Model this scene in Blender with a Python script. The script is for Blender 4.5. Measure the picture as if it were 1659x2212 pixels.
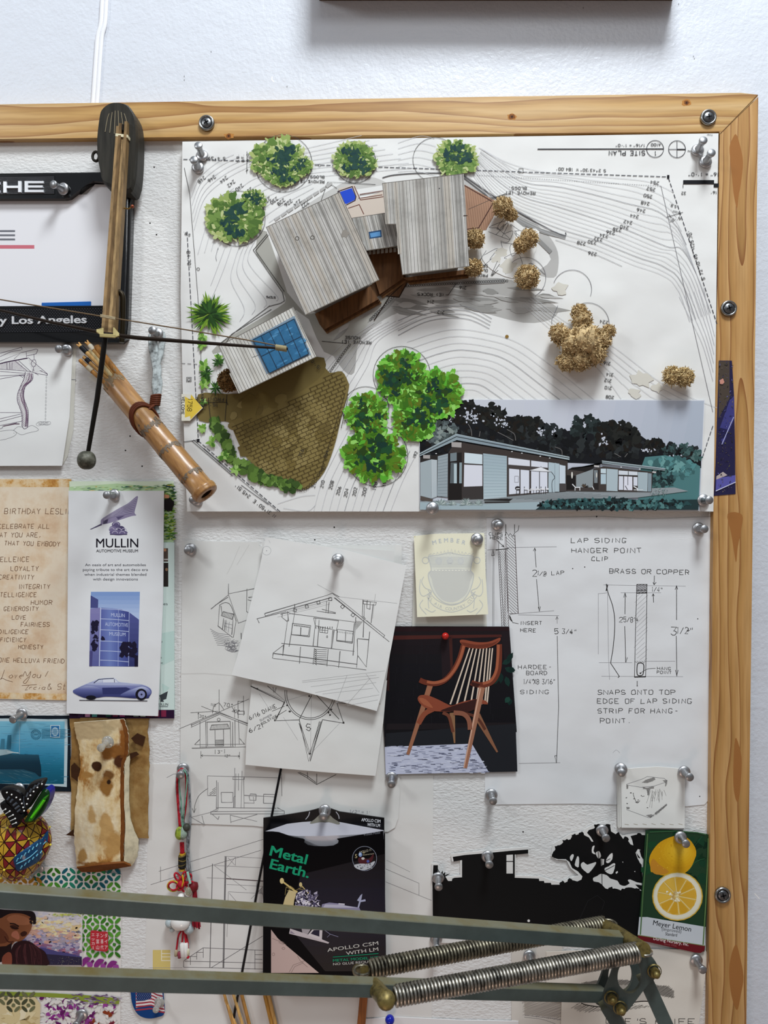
import bpy, math, random
from mathutils import Vector, Matrix
sc = bpy.context.scene
for o in list(bpy.data.objects): bpy.data.objects.remove(o)
R = random.Random(7)
PI = math.pi
# ---------------------------------------------------------------- camera
FPX = 1580.0                      # focal length in pixels of the 1659 x 2212 frame
CAM = Vector((0.0, -0.70, 1.45))  # 0.7 m in front of the wall (wall plane is y = 0)
YAW = math.radians(1.3)
cd = bpy.data.cameras.new('camera'); cam = bpy.data.objects.new('camera', cd)
sc.collection.objects.link(cam); sc.camera = cam
cam.location = CAM; cam.rotation_euler = (PI/2, 0, YAW)
cd.sensor_fit = 'VERTICAL'; cd.sensor_height = 36.0; cd.lens = FPX/2212*36.0
cd.clip_start = 0.01; cd.clip_end = 50
cd.dof.use_dof = True; cd.dof.focus_distance = 0.675; cd.dof.aperture_fstop = cd.lens/2.6
# ---------------------------------------------------------------- world and lamps
w = bpy.data.worlds.new('room_light'); sc.world = w; w.use_nodes = True
nt = w.node_tree; nt.nodes.clear()
tc = nt.nodes.new('ShaderNodeTexCoord'); sp = nt.nodes.new('ShaderNodeSeparateXYZ')
rp = nt.nodes.new('ShaderNodeValToRGB'); mr = nt.nodes.new('ShaderNodeMapRange')
bg = nt.nodes.new('ShaderNodeBackground'); wo = nt.nodes.new('ShaderNodeOutputWorld')
nt.links.new(tc.outputs['Generated'], sp.inputs[0])
mr.inputs['From Min'].default_value = -1; mr.inputs['From Max'].default_value = 1
nt.links.new(sp.outputs['Z'], mr.inputs['Value']); nt.links.new(mr.outputs[0], rp.inputs[0])
e = rp.color_ramp.elements
e[0].position = 0.0; e[0].color = (0.62, 0.47, 0.40, 1)
e[1].position = 1.0; e[1].color = (0.74, 0.86, 1.0, 1)
k = rp.color_ramp.elements.new(0.42); k.color = (0.46, 0.40, 0.375, 1)
k = rp.color_ramp.elements.new(0.62); k.color = (0.42, 0.44, 0.47, 1)
nt.links.new(rp.outputs[0], bg.inputs[0]); bg.inputs[1].default_value = 0.42
nt.links.new(bg.outputs[0], wo.inputs[0])
def area(name, loc, target, sx, sy, power, col):
    l = bpy.data.lights.new(name, 'AREA'); l.shape = 'RECTANGLE'; l.size = sx; l.size_y = sy
    l.energy = power; l.color = col
    o = bpy.data.objects.new(name, l); sc.collection.objects.link(o); o.location = loc
    o.rotation_euler = (Vector(target)-Vector(loc)).to_track_quat('-Z', 'Y').to_euler()
    return o
area('skylight', (0.30, -0.80, 3.05), (0.05, 0, 1.5), 0.46, 0.36, 34.0, (0.90, 0.96, 1.0))
area('side_window', (-1.30, -1.0, 2.35), (0, 0, 1.45), 0.20, 0.30, 5.5, (0.95, 0.98, 1.0))
area('clerestory_window', (0.28, -1.9, 2.95), (0.05, 0, 1.6), 0.8, 0.5, 6.0, (0.93, 0.97, 1.0))
l = bpy.data.lights.new('desk_bounce_fill', 'POINT'); l.energy = 2.6; l.color = (1.0, 0.74, 0.62); l.shadow_soft_size = 0.09
o = bpy.data.objects.new('desk_bounce_fill', l); sc.collection.objects.link(o); o.location = (-0.12, -0.62, 0.66)   # added warm fill out of frame, standing in for desk lamp bounce
sc.view_settings.view_transform = 'Standard'; sc.view_settings.look = 'None'
sc.view_settings.gamma = 1.0; sc.view_settings.exposure = 0.0
sc.view_settings.use_curve_mapping = False
sc.cycles.use_denoising = True
# ---------------------------------------------------------------- pixel <-> place on a plane parallel to the wall
CY, SY = math.cos(YAW), math.sin(YAW)
def ray(px, py):
    a = (px-829.5)/FPX; b = -(py-1106.0)/FPX
    return Vector((CY*a-SY, SY*a+CY, b))
def P(px, py, d=0.0):
    """point seen at photo position (px, py) lying d metres in front of the wall"""
    v = ray(px, py); t = (-d-CAM.y)/v.y
    return CAM+t*v
MM = 0.443e-3                     # metres per photo pixel on the wall
# ---------------------------------------------------------------- materials
def lin(h):
    h = h.lstrip('#'); c = [int(h[i:i+2], 16)/255 for i in (0, 2, 4)]
    return tuple(x/12.92 if x <= 0.04045 else ((x+0.055)/1.055)**2.4 for x in c)+(1,)
MC = {}
def M(h, rough=0.62, metal=0.0, spec=0.15, kind=None, coat=0.0, trans=0.0):
    key = (h, rough, metal, spec, kind, coat, trans)
    if key in MC: return MC[key]
    m = bpy.data.materials.new((kind or 'ink')+'_'+h.strip('#')); m.use_nodes = True
    n = m.node_tree; p = n.nodes['Principled BSDF']
    p.inputs['Base Color'].default_value = lin(h); p.inputs['Roughness'].default_value = rough
    p.inputs['Metallic'].default_value = metal; p.inputs['Specular IOR Level'].default_value = spec
    p.inputs['Coat Weight'].default_value = coat; p.inputs['Transmission Weight'].default_value = trans
    N = n.nodes.new; L = n.links.new
    def noise(scale, detail=3, coord='Object', stretch=None, rough_=0.5):
        t = N('ShaderNodeTexCoord'); q = N('ShaderNodeTexNoise')
        q.inputs['Scale'].default_value = scale; q.inputs['Detail'].default_value = detail
        q.inputs['Roughness'].default_value = rough_
        if stretch:
            mp = N('ShaderNodeMapping'); mp.inputs['Scale'].default_value = stretch
            L(t.outputs[coord], mp.inputs[0]); L(mp.outputs[0], q.inputs['Vector'])
        else: L(t.outputs[coord], q.inputs['Vector'])
        return q
    def bump(src, strength, dist, prev=None):
        b = N('ShaderNodeBump'); b.inputs['Strength'].default_value = strength
        b.inputs['Distance'].default_value = dist; L(src, b.inputs['Height'])
        if prev: L(prev, b.inputs['Normal'])
        L(b.outputs[0], p.inputs['Normal']); return b.outputs[0]
    def ramp(src, stops):
        r = N('ShaderNodeValToRGB'); els = r.color_ramp.elements
        els[0].position, els[0].color = stops[0][0], lin(stops[0][1])
        els[1].position, els[1].color = stops[-1][0], lin(stops[-1][1])
        for s in stops[1:-1]:
            x = els.new(s[0]); x.color = lin(s[1])
        L(src, r.inputs[0]); return r.outputs[0]
    def shade(hexs, amt):          # mixes a slightly darker/lighter version
        c = lin(hexs); return '#'+''.join('%02x' % max(0, min(255, int(int(hexs[1+2*i:3+2*i], 16)*amt))) for i in range(3))
    if kind == 'paper':
        b1 = bump(noise(11, 2).outputs[0], 0.42, 0.012)
        bump(noise(60, 3).outputs[0], 0.10, 0.002, b1)
    elif kind == 'wall':
        b1 = bump(noise(330, 2).outputs[0], 0.30, 0.0012)
        bump(noise(40, 2).outputs[0], 0.12, 0.006, b1)
        p.inputs['Roughness'].default_value = 0.38; p.inputs['Specular IOR Level'].default_value = 0.5
    elif kind == 'board':
        b1 = bump(noise(420, 3, stretch=(0.7, 1, 1.35)).outputs[0], 0.55, 0.0013)
        bump(noise(28, 2, stretch=(0.6, 1, 1.2)).outputs[0], 0.14, 0.006, b1)
    elif kind == 'mottle':
        q = noise(70, 6, rough_=0.7)
        L(ramp(q.outputs[0], [(0.30, shade(h, 0.80)), (0.5, h), (0.68, shade(h, 1.08))]), p.inputs['Base Color'])
    elif kind == 'lichen':
        q = noise(400, 4, rough_=0.7)
        L(ramp(q.outputs[0], [(0.30, shade(h, 0.72)), (0.5, h), (0.7, shade(h, 1.2))]), p.inputs['Base Color'])
    elif kind == 'grain':
        q = noise(60, 4, stretch=(6, 6, 0.6), rough_=0.6)
        L(ramp(q.outputs[0], [(0.30, shade(h, 0.75)), (0.5, h), (0.68, shade(h, 1.12))]), p.inputs['Base Color'])
    elif kind == 'weather':        # grey stained boards printed on the model roofs
        q = noise(38, 5, rough_=0.65)
        L(ramp(q.outputs[0], [(0.28, shade(h, 0.84)), (0.48, h), (0.7, shade(h, 1.07))]), p.inputs['Base Color'])
    elif kind == 'bark':
        q = noise(22, 8, stretch=(1.3, 1, 0.7), rough_=0.68)
        L(ramp(q.outputs[0], [(0.30, '#7a4a1e'), (0.41, '#a8763a'), (0.48, '#d6bc8c'), (0.60, '#e6d8b8'), (0.75, '#bf9a64')]), p.inputs['Base Color'])
        bump(noise(45, 5).outputs[0], 0.6, 0.003)
    elif kind == 'barkdark':
        q = noise(20, 8, rough_=0.65)
        L(ramp(q.outputs[0], [(0.30, '#5a3517'), (0.45, '#8d6a3b'), (0.58, '#a88a58'), (0.72, '#8a6231')]), p.inputs['Base Color'])
        bump(noise(45, 5).outputs[0], 0.6, 0.003)
    elif kind == 'parchment':
        q = noise(26, 7, rough_=0.65)
        L(ramp(q.outputs[0], [(0.30, '#cdab8a'), (0.43, '#dcc4a6'), (0.55, '#e5d6bf'), (0.7, '#dfcab0')]), p.inputs['Base Color'])
    elif kind == 'rust':
        q = noise(60, 7, rough_=0.7)
        L(ramp(q.outputs[0], [(0.32, '#a5672c'), (0.43, '#c99650'), (0.52, '#dfc296'), (0.66, '#e6d8bc')]), p.inputs['Base Color'])
    elif kind == 'bamboo':
        t = N('ShaderNodeTexCoord'); q = noise(30, 4, stretch=(9, 9, 0.5), rough_=0.6)
        mp_ = q.inputs['Vector'].links[0].from_node; mp_.vector_type = 'TEXTURE'; mp_.inputs['Scale'].default_value = (1/9, 1/9, 2.2); mp_.inputs['Rotation'].default_value = (0, math.radians(-39.7), 0)
        L(ramp(q.outputs[0], [(0.28, '#7d5630'), (0.48, '#9c7143'), (0.7, '#b08552')]), p.inputs['Base Color'])
        bump(q.outputs[0], 0.12, 0.001)
    elif kind == 'lamp':
        q = noise(26, 5, rough_=0.65)
        g = N('ShaderNodeNewGeometry'); s = N('ShaderNodeSeparateXYZ'); L(g.outputs['Normal'], s.inputs[0])
        mr_ = N('ShaderNodeMapRange'); mr_.inputs['From Min'].default_value = 0.3; mr_.inputs['From Max'].default_value = 0.95
        L(s.outputs['Z'], mr_.inputs['Value'])         # settled dust lies on the upward faces
        mx = N('ShaderNodeMix'); mx.data_type = 'RGBA'
        L(mr_.outputs[0], mx.inputs[0])
        L(ramp(q.outputs[0], [(0.3, '#3a4340'), (0.5, '#434d4a'), (0.7, '#4b5653')]), mx.inputs[6])
        L(ramp(q.outputs[0], [(0.32, '#63562c'), (0.5, '#6a6751'), (0.7, '#6c6e62')]), mx.inputs[7])
        L(mx.outputs[2], p.inputs['Base Color'])
    elif kind == 'stone':
        q = noise(90, 6, rough_=0.7)
        L(ramp(q.outputs[0], [(0.3, '#23231e'), (0.5, '#4a4a40'), (0.66, '#77766a')]), p.inputs['Base Color'])
        bump(noise(120, 4).outputs[0], 0.4, 0.002)
    elif kind == 'tarnish':
        q = noise(150, 5, rough_=0.7)
        L(ramp(q.outputs[0], [(0.35, shade(h, 0.55)), (0.5, h), (0.68, shade(h, 1.15))]), p.inputs['Base Color'])
    MC[key] = m; return m
def barkmat(name, base, spots, origin):
    """pale bark with stains: spots are (centre in the world, radius x, radius z, colour)"""
    m = M(base, .8, kind='bark').copy(); m.name = name; n = m.node_tree; p = n.nodes['Principled BSDF']; N = n.nodes.new; L = n.links.new
    t = N('ShaderNodeTexCoord'); nz = N('ShaderNodeTexNoise'); nz.inputs['Scale'].default_value = 48; nz.inputs['Detail'].default_value = 7
    L(t.outputs['Object'], nz.inputs['Vector']); cur = p.inputs['Base Color'].links[0].from_socket
    for c, rx, rz, col in spots:
        q = c-origin; mp = N('ShaderNodeMapping'); mp.vector_type = 'TEXTURE'; mp.inputs['Location'].default_value = q; mp.inputs['Scale'].default_value = (rx, 10, rz)
        L(t.outputs['Object'], mp.inputs[0]); ln = N('ShaderNodeVectorMath'); ln.operation = 'LENGTH'; L(mp.outputs[0], ln.inputs[0])
        ad = N('ShaderNodeMath'); ad.operation = 'MULTIPLY_ADD'; ad.inputs[1].default_value = 3.0; ad.inputs[2].default_value = -1.5; L(nz.outputs[0], ad.inputs[0])
        sm_ = N('ShaderNodeMath'); sm_.operation = 'ADD'; L(ln.outputs['Value'], sm_.inputs[0]); L(ad.outputs[0], sm_.inputs[1])
        mr_ = N('ShaderNodeMapRange'); mr_.inputs['From Min'].default_value = 1.15; mr_.inputs['From Max'].default_value = .8; L(sm_.outputs[0], mr_.inputs['Value'])
        mx = N('ShaderNodeMix'); mx.data_type = 'RGBA'; mx.inputs[7].default_value = lin(col); L(mr_.outputs[0], mx.inputs[0]); L(cur, mx.inputs[6]); cur = mx.outputs[2]
    L(cur, p.inputs['Base Color']); return m
def woodmat(name, axis, off, light='#cdaa76', mid='#c2995c', dark='#986a3a', scale=34.0):
    m = bpy.data.materials.new(name); m.use_nodes = True; n = m.node_tree; p = n.nodes['Principled BSDF']
    N = n.nodes.new; L = n.links.new
    t = N('ShaderNodeTexCoord'); mp = N('ShaderNodeMapping'); L(t.outputs['Object'], mp.inputs[0])
    mp.inputs['Location'].default_value = off
    nz = N('ShaderNodeTexNoise'); nz.inputs['Scale'].default_value = 1.0; nz.inputs['Detail'].default_value = 2
    m2 = N('ShaderNodeMapping'); m2.inputs['Scale'].default_value = (3.2, 6, 16) if axis == 'X' else (16, 6, 3.2)
    L(t.outputs['Object'], m2.inputs[0]); L(m2.outputs[0], nz.inputs['Vector'])
    sb = N('ShaderNodeVectorMath'); sb.operation = 'SUBTRACT'; sb.inputs[1].default_value = (0.5, 0.5, 0.5)
    L(nz.outputs['Color'], sb.inputs[0])
    sl = N('ShaderNodeVectorMath'); sl.operation = 'SCALE'; sl.inputs['Scale'].default_value = 0.045
    L(sb.outputs[0], sl.inputs[0])
    ad = N('ShaderNodeVectorMath'); ad.operation = 'ADD'; L(mp.outputs[0], ad.inputs[0]); L(sl.outputs[0], ad.inputs[1])
    wv = N('ShaderNodeTexWave'); wv.wave_type = 'RINGS'; wv.rings_direction = axis; wv.wave_profile = 'SAW'
    wv.inputs['Scale'].default_value = scale; wv.inputs['Distortion'].default_value = 0.6
    wv.inputs['Detail'].default_value = 2; wv.inputs['Detail Scale'].default_value = 0.6
    L(ad.outputs[0], wv.inputs['Vector'])
    r = N('ShaderNodeValToRGB'); els = r.color_ramp.elements
    els[0].position, els[0].color = 0.0, lin(light); els[1].position, els[1].color = 1.0, lin(dark)
    x = els.new(0.55); x.color = lin(mid); x = els.new(0.82); x.color = lin('#b0854c')
    L(wv.outputs['Fac'], r.inputs[0])
    fb = N('ShaderNodeTexNoise'); fb.inputs['Scale'].default_value = 1.0; fb.inputs['Detail'].default_value = 4
    m3 = N('ShaderNodeMapping'); m3.inputs['Scale'].default_value = (18, 300, 420) if axis == 'X' else (420, 300, 18)
    L(t.outputs['Object'], m3.inputs[0]); L(m3.outputs[0], fb.inputs['Vector'])
    mx = N('ShaderNodeMix'); mx.data_type = 'RGBA'; mx.blend_type = 'MULTIPLY'; mx.inputs[0].default_value = 0.55
    rr = N('ShaderNodeValToRGB'); rr.color_ramp.elements[0].position = 0.3; rr.color_ramp.elements[0].color = (0.62, 0.55, 0.45, 1)
    rr.color_ramp.elements[1].position = 0.6; rr.color_ramp.elements[1].color = (1, 1, 1, 1)
    L(fb.outputs[0], rr.inputs[0]); L(r.outputs[0], mx.inputs[6]); L(rr.outputs[0], mx.inputs[7])
    L(mx.outputs[2], p.inputs['Base Color']); p.inputs['Roughness'].default_value = 0.42
    return m
# ---------------------------------------------------------------- object helpers
WL = {}
def link(name, me, loc, parent):
    o = bpy.data.objects.new(name, me); sc.collection.objects.link(o)
    WL[o.name] = Vector(loc)
    if parent is not None:
        o.parent = parent; o.location = Vector(loc)-WL[parent.name]
    else: o.location = loc
    return o
def tag(o, label=None, cat=None, group=None, kind=None):
    if label: o['label'] = label
    if cat: o['category'] = cat
    if group: o['group'] = group
    if kind: o['kind'] = kind
    return o
def thing(name, loc, label, cat, group=None):
    return tag(link(name, None, loc, None), label, cat, group)
class MB:
    """collects world-space geometry of ONE part and links it as one mesh"""
    def __init__(s): s.v = []; s.f = []; s.mi = []; s.mats = []; s.sm = []
    def mat(s, m):
        if m not in s.mats: s.mats.append(m)
        return s.mats.index(m)
    def add(s, vs, fs, m, smooth=False):
        b = len(s.v); s.v += [tuple(x) for x in vs]; i = s.mat(m)
        for f in fs: s.f.append([b+j for j in f]); s.mi.append(i); s.sm.append(smooth)
    def prism(s, front, back, m, mside=None, mback=None):
        n = len(front)
        s.add(list(front), [list(range(n))], m)
        s.add(list(back), [list(range(n))[::-1]], mback or mside or m)
        s.add(list(front)+list(back), [[i, n+i, n+(i+1) % n, (i+1) % n] for i in range(n)], mside or m)
    def slab(s, px, d1, d0, m, mside=None):
        f = [P(x, y, d1) for x, y in px]; b = [Vector((q.x, -d0, q.z)) for q in f]
        s.prism(f, b, m, mside)
    def tube(s, pts, rad, m, seg=10, caps=True, closed=False, flat=1.0, smooth=True):
        pts = [Vector(q) for q in pts]; n = len(pts)
        if not hasattr(rad, '__len__'): rad = [rad]*n
        vs = []; up = None
        for i in range(n):
            if closed: t = pts[(i+1) % n]-pts[i-1]
            else: t = pts[min(i+1, n-1)]-pts[max(i-1, 0)]
            t.normalize()
            if up is None:
                up = Vector((0, 1, 0)) if abs(t.y) < 0.8 else Vector((0, 0, 1))
            a = (up-t*up.dot(t)).normalized(); b = t.cross(a); up = a
            for k in range(seg):
                g = 2*PI*k/seg
                vs.append(pts[i]+(a*math.cos(g)*flat+b*math.sin(g))*rad[i])
        fs = []
        for i in range(n if closed else n-1):
            for k in range(seg):
                j = (i+1) % n
                fs.append([i*seg+k, i*seg+(k+1) % seg, j*seg+(k+1) % seg, j*seg+k])
        s.add(vs, fs, m, smooth)
        if caps and not closed:
            s.add(vs[:seg], [list(range(seg))[::-1]], m); s.add(vs[-seg:], [list(range(seg))], m)
    def lathe(s, o, ax, prof, m, seg=20, smooth=True):
        """prof: (radius, distance along ax)"""
        o = Vector(o); ax = Vector(ax).normalized()
        u = Vector((0, 0, 1)) if abs(ax.z) < 0.8 else Vector((1, 0, 0))
        a = (u-ax*u.dot(ax)).normalized(); b = ax.cross(a)
        vs = [o+ax*h+(a*math.cos(2*PI*k/seg)+b*math.sin(2*PI*k/seg))*r for r, h in prof for k in range(seg)]
        fs = [[i*seg+k, i*seg+(k+1) % seg, (i+1)*seg+(k+1) % seg, (i+1)*seg+k] for i in range(len(prof)-1) for k in range(seg)]
        s.add(vs, fs, m, smooth)
    def ball(s, c, r, m, n=14, rx=None, warp=None):
        c = Vector(c); rx = rx or (r, r, r); vs = []; fs = []; k = n*2
        for i in range(n+1):
            for j in range(k):
                a = PI*i/n; b = 2*PI*j/k
                q = Vector((math.sin(a)*math.cos(b)*rx[0], math.sin(a)*math.sin(b)*rx[1], math.cos(a)*rx[2]))
                if warp: q = q*warp(a, b)
                vs.append(c+q)
        for i in range(n):
            for j in range(k): fs.append([i*k+j, i*k+(j+1) % k, (i+1)*k+(j+1) % k, (i+1)*k+j])
        s.add(vs, fs, m, True)
    def box8(s, c, m):
        s.add(c, [[0, 1, 2, 3], [7, 6, 5, 4], [0, 4, 5, 1], [1, 5, 6, 2], [2, 6, 7, 3], [3, 7, 4, 0]], m)
    def build(s, name, parent=None, origin=None):
        vs = [Vector(q) for q in s.v]
        if origin is None:
            lo = [min(q[i] for q in vs) for i in range(3)]; hi = [max(q[i] for q in vs) for i in range(3)]
            origin = Vector([(a+b)/2 for a, b in zip(lo, hi)])
        me = bpy.data.meshes.new(name); me.from_pydata([q-origin for q in vs], [], s.f)
        for m in s.mats: me.materials.append(m)
        me.polygons.foreach_set('material_index', s.mi); me.polygons.foreach_set('use_smooth', s.sm)
        me.update()
        return link(name, me, origin, parent)
def smooth(pts, n=6, closed=False):
    """Catmull-Rom through 2D or 3D points"""
    p = [Vector(q) for q in pts]; out = []; m = len(p)
    rng = range(m) if closed else range(m-1)
    for i in rng:
        if closed: a, b, c, d = p[i-1], p[i], p[(i+1) % m], p[(i+2) % m]
        else: a, b, c, d = p[max(i-1, 0)], p[i], p[i+1], p[min(i+2, m-1)]
        for k in range(n):
            t = k/n
            out.append(0.5*((2*b)+(c-a)*t+(2*a-5*b+4*c-d)*t*t+(3*b-a-3*c+d)*t**3))
    if not closed: out.append(p[-1])
    return out
# ---------------------------------------------------------------- single-stroke hand lettering
G = {'A': '00 26 40|12 32', 'B': '00 06 36 45 44 33 03|33 42 41 30 00', 'C': '45 36 16 05 01 10 30 41', 'D': '00 06 26 44 42 20 00',
 'E': '40 00 06 46|03 33', 'F': '00 06 46|03 33', 'G': '45 36 16 05 01 10 30 42 22', 'H': '00 06|40 46|03 43', 'I': '20 26', 'J': '02 01 10 20 31 36',
 'K': '00 06|46 03 40', 'L': '06 00 40', 'M': '00 06 23 46 40', 'N': '00 06 40 46', 'O': '16 05 01 10 30 41 45 36 16', 'P': '00 06 36 45 44 33 03',
 'Q': '16 05 01 10 30 41 45 36 16|22 40', 'R': '00 06 36 45 44 33 03|23 40', 'S': '45 36 16 05 04 13 33 42 41 30 10 01', 'T': '06 46|26 20',
 'U': '06 01 10 30 41 46', 'V': '06 20 46', 'W': '06 10 24 30 46', 'X': '00 46|06 40', 'Y': '06 23 46|23 20', 'Z': '06 46 00 40',
 '0': '16 05 01 10 30 41 45 36 16', '1': '15 26 20', '2': '05 16 36 45 44 00 40', '3': '06 46 23 33 42 41 30 10 01', '4': '30 36 02 42',
 '5': '46 06 03 34 42 41 30 10 01', '6': '36 14 02 01 10 30 41 42 33 13 02', '7': '06 46 10', '8': '13 04 05 16 36 45 44 33 13 02 01 10 30 41 42 33',
 '9': '10 32 44 45 36 16 05 04 13 33 44', '-': '13 33', '.': '20 21', ',': '21 10', '"': '14 16|34 36', "'": '24 26', '/': '00 46', '=': '02 42|04 44',
 '(': '36 24 22 30', ')': '16 24 22 10', '!': '26 22|20 21', '+': '03 43|21 25', '~': '04 14 33 43|02 12 31 41', '^': '15 26 35 24 15', '&': '40 05 16 26 04 01 10 20 42',
 'o': '13 02 01 10 20 31 32 23 13', 'l': '16 10 20', 'v': '03 10 23', 'e': '02 22 23 13 02 01 10 20', 'u': '03 01 10 20 31 33|33 30', 'r': '00 03|02 13 23',
 'i': '13 10|15 15', 'c': '23 13 02 01 10 20', 'a': '33 13 02 01 10 30|33 30', 't': '16 10 20|04 24', 's': '33 13 02 31 10 00', 'n': '00 03|02 13 23 32 30'}
TCACHE = {}
def glyphs(text, bold=0.0):
    key = (text, bold)
    if key in TCACHE: return TCACHE[key]
    c = bpy.data.curves.new('lettering', 'FONT'); c.body = text; c.size = 1.0; c.offset = bold; c.resolution_u = 3
    o = bpy.data.objects.new('lettering', c); sc.collection.objects.link(o)
    me = o.evaluated_get(bpy.context.evaluated_depsgraph_get()).to_mesh()
    vs = [(q.co.x, q.co.y) for q in me.vertices]; fs = [list(q.vertices) for q in me.polygons]
    o.evaluated_get(bpy.context.evaluated_depsgraph_get()).to_mesh_clear()
    bpy.data.objects.remove(o); bpy.data.curves.remove(c)
    if vs:
        x0 = min(q[0] for q in vs); x1 = max(q[0] for q in vs)
    else: x0, x1 = 0, 1
    TCACHE[key] = ([(x-x0, y) for x, y in vs], fs, x1-x0); return TCACHE[key]
# ---------------------------------------------------------------- a printed / drawn sheet: one mesh, base slab plus ink
class Sheet(MB):
    def __init__(s, d, tilt=(0, 0), anchor=(830, 1106), eps=15e-6):
        super().__init__(); s.d = d; s.a, s.b = tilt; q = P(anchor[0], anchor[1], d); s.x0, s.z0 = q.x, q.z
        s.h = 0.0; s.mc = 0; s.lc = 0; s.eps = eps; s.ox = s.oy = 0.0; s.k = 1.0
    def at(s, ox, oy, k): s.ox, s.oy, s.k = ox, oy, k; return s
    def flush(s):
        if s.mc: s.h += min(s.mc, 50)*3e-6+3e-6; s.mc = 0
    def up(s, n=1): s.flush(); s.h += s.eps*n; return s
    def pt(s, x, y, raw=False, h=None):
        px, py = (x, y) if raw else (s.ox+x/s.k, s.oy+y/s.k)
        v = ray(px, py); d = s.d+(s.h if h is None else h)
        t = (-(d+s.a*(CAM.x-s.x0)+s.b*(s.z0-CAM.z))-CAM.y)/(v.y+s.a*v.x-s.b*v.z)
        return CAM+t*v
    def base(s, px, m, thick=0.0004, mside=None):
        f = [s.pt(x, y, True, 0.0) for x, y in px]; s.prism(f, [q+Vector((0, thick, 0)) for q in f], m, mside); s.h = s.eps
        return s
    def poly(s, pts, col, rough=0.62, kind=None, micro=False):
        if micro: s.mc += 1; h = s.h+(s.mc % 50)*3e-6
        else: s.flush(); s.h += 3e-6; h = s.h
        m = col if not isinstance(col, str) else M(col, rough, kind=kind)
        s.add([s.pt(x, y, h=h) for x, y in pts], [list(range(len(pts)))], m); return s
    def grad(s, pts, stops, ang=90.0, n=14, **k):
        """printed colour blend: bands across the outline; ang 90 runs down the picture"""
        c, q = math.cos(math.radians(ang)), math.sin(math.radians(ang)); pr = [x*c+y*q for x, y in pts]; lo, hi = min(pr), max(pr)
        def cut(pl, lim, sg):
            out = []
            for i in range(len(pl)):
                a, b = pl[i-1], pl[i]; da, db = sg*(a[0]*c+a[1]*q-lim), sg*(b[0]*c+b[1]*q-lim)
                if (da < 0) != (db < 0): t = da/(da-db); out.append((a[0]+(b[0]-a[0])*t, a[1]+(b[1]-a[1])*t))
                if db >= 0: out.append((b[0], b[1]))
            return out
        s.flush(); s.h += 3e-6; hh = s.h
        for i in range(n):
            t = (i+.5)/n; l, h_ = lo+(hi-lo)*i/n, lo+(hi-lo)*(i+1)/n
            for (t0, c0), (t1, c1) in zip(stops, stops[1:]):
                if t0 <= t <= t1: f = (t-t0)/max(1e-6, t1-t0); break
            hx = '#'+''.join('%02x' % int(int(c0[1+2*j:3+2*j], 16)*(1-f)+int(c1[1+2*j:3+2*j], 16)*f) for j in range(3))
            pl = cut(cut([tuple(p) for p in pts], l, 1), h_, -1)
            if len(pl) > 2: s.add([s.pt(x, y, h=hh) for x, y in pl], [list(range(len(pl)))], M(hx, k.get('rough', .5)))
        return s
    def rect(s, x0, y0, x1, y1, col, **k): return s.poly([(x0, y0), (x1, y0), (x1, y1), (x0, y1)], col, **k)
    def line(s, pts, wd, col, closed=False):
        s.flush(); s.lc = (s.lc+1) % 10; lh = s.h+1.5e-6+1.2e-6*s.lc
        if wd > 4: s.h += 3e-6; lh = s.h
        q = [Vector((p[0], p[1])) for p in pts]
        r = [q[0]]
        for p in q[1:]:
            if (p-r[-1]).length > 1e-4: r.append(p)
        n = len(r); hw = wd*0.5*s.k
        if n < 2: return s
        L_, R_ = [], []
        for i in range(n):
            a = r[i-1] if (i or closed) else None; b = r[(i+1) % n] if (i < n-1 or closed) else None
            ta = (r[i]-a).normalized() if a is not None else None; tb = (b-r[i]).normalized() if b is not None else None
            if ta is None: t = tb; sc_ = 1
            elif tb is None: t = ta; sc_ = 1
            else:
                t = ta+tb
                if t.length < 1e-3: t = ta
                t.normalize(); sc_ = min(1.6, 1/max(0.4, abs(t.dot(ta))))
            nn = Vector((-t.y, t.x))*hw*sc_
            L_.append(r[i]+nn); R_.append(r[i]-nn)
        vs = [s.pt(p.x, p.y, h=lh) for p in L_+R_]
        fs = [[i, (i+1) % n, n+(i+1) % n, n+i] for i in range(n if closed else n-1)]
        s.add(vs, fs, M(col) if isinstance(col, str) else col); return s
    def curve(s, pts, wd, col, n=6, closed=False): return s.line(smooth(pts, n, closed), wd, col, closed)
    def lines(s, segs, wd, col):
        for g in segs: s.line(g, wd, col)
        return s
    def dash(s, a, b, wd, col, on=8, off=5):
        a, b = Vector(a), Vector(b); L_ = (b-a).length; t = (b-a)/max(L_, 1e-6); x = 0; on *= s.k; off *= s.k
        while x < L_:
            s.line([a+t*x, a+t*min(L_, x+on)], wd, col); x += on+off
        return s
    def ell(s, cx, cy, rx, ry, col, rot=0, n=24, **k):
        c, q = math.cos(rot), math.sin(rot)
        return s.poly([(cx+rx*math.cos(a)*c-ry*math.sin(a)*q, cy+rx*math.cos(a)*q+ry*math.sin(a)*c) for a in [2*PI*i/n for i in range(n)]], col, **k)
    def ring(s, cx, cy, rx, wd, col, ry=None, a0=0, a1=360, n=36):
        ry = ry or rx; full = abs(a1-a0) >= 360
        pts = [(cx+rx*math.cos(math.radians(a0+(a1-a0)*i/n)), cy+ry*math.sin(math.radians(a0+(a1-a0)*i/n))) for i in range(n if full else n+1)]
        return s.line(pts, wd, col, full)
    def blob(s, cx, cy, r, col, rough_=0.25, n=14, ry=None, rot=0, **k):
        pts = []; ry = ry or r; c, q = math.cos(rot), math.sin(rot)
        for i in range(n):
            a = 2*PI*i/n; f = 1+R.uniform(-rough_, rough_)
            x, y = r*f*math.cos(a), ry*f*math.sin(a); pts.append((cx+x*c-y*q, cy+x*q+y*c))
        return s.poly(pts, col, micro=True, **k)
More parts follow.
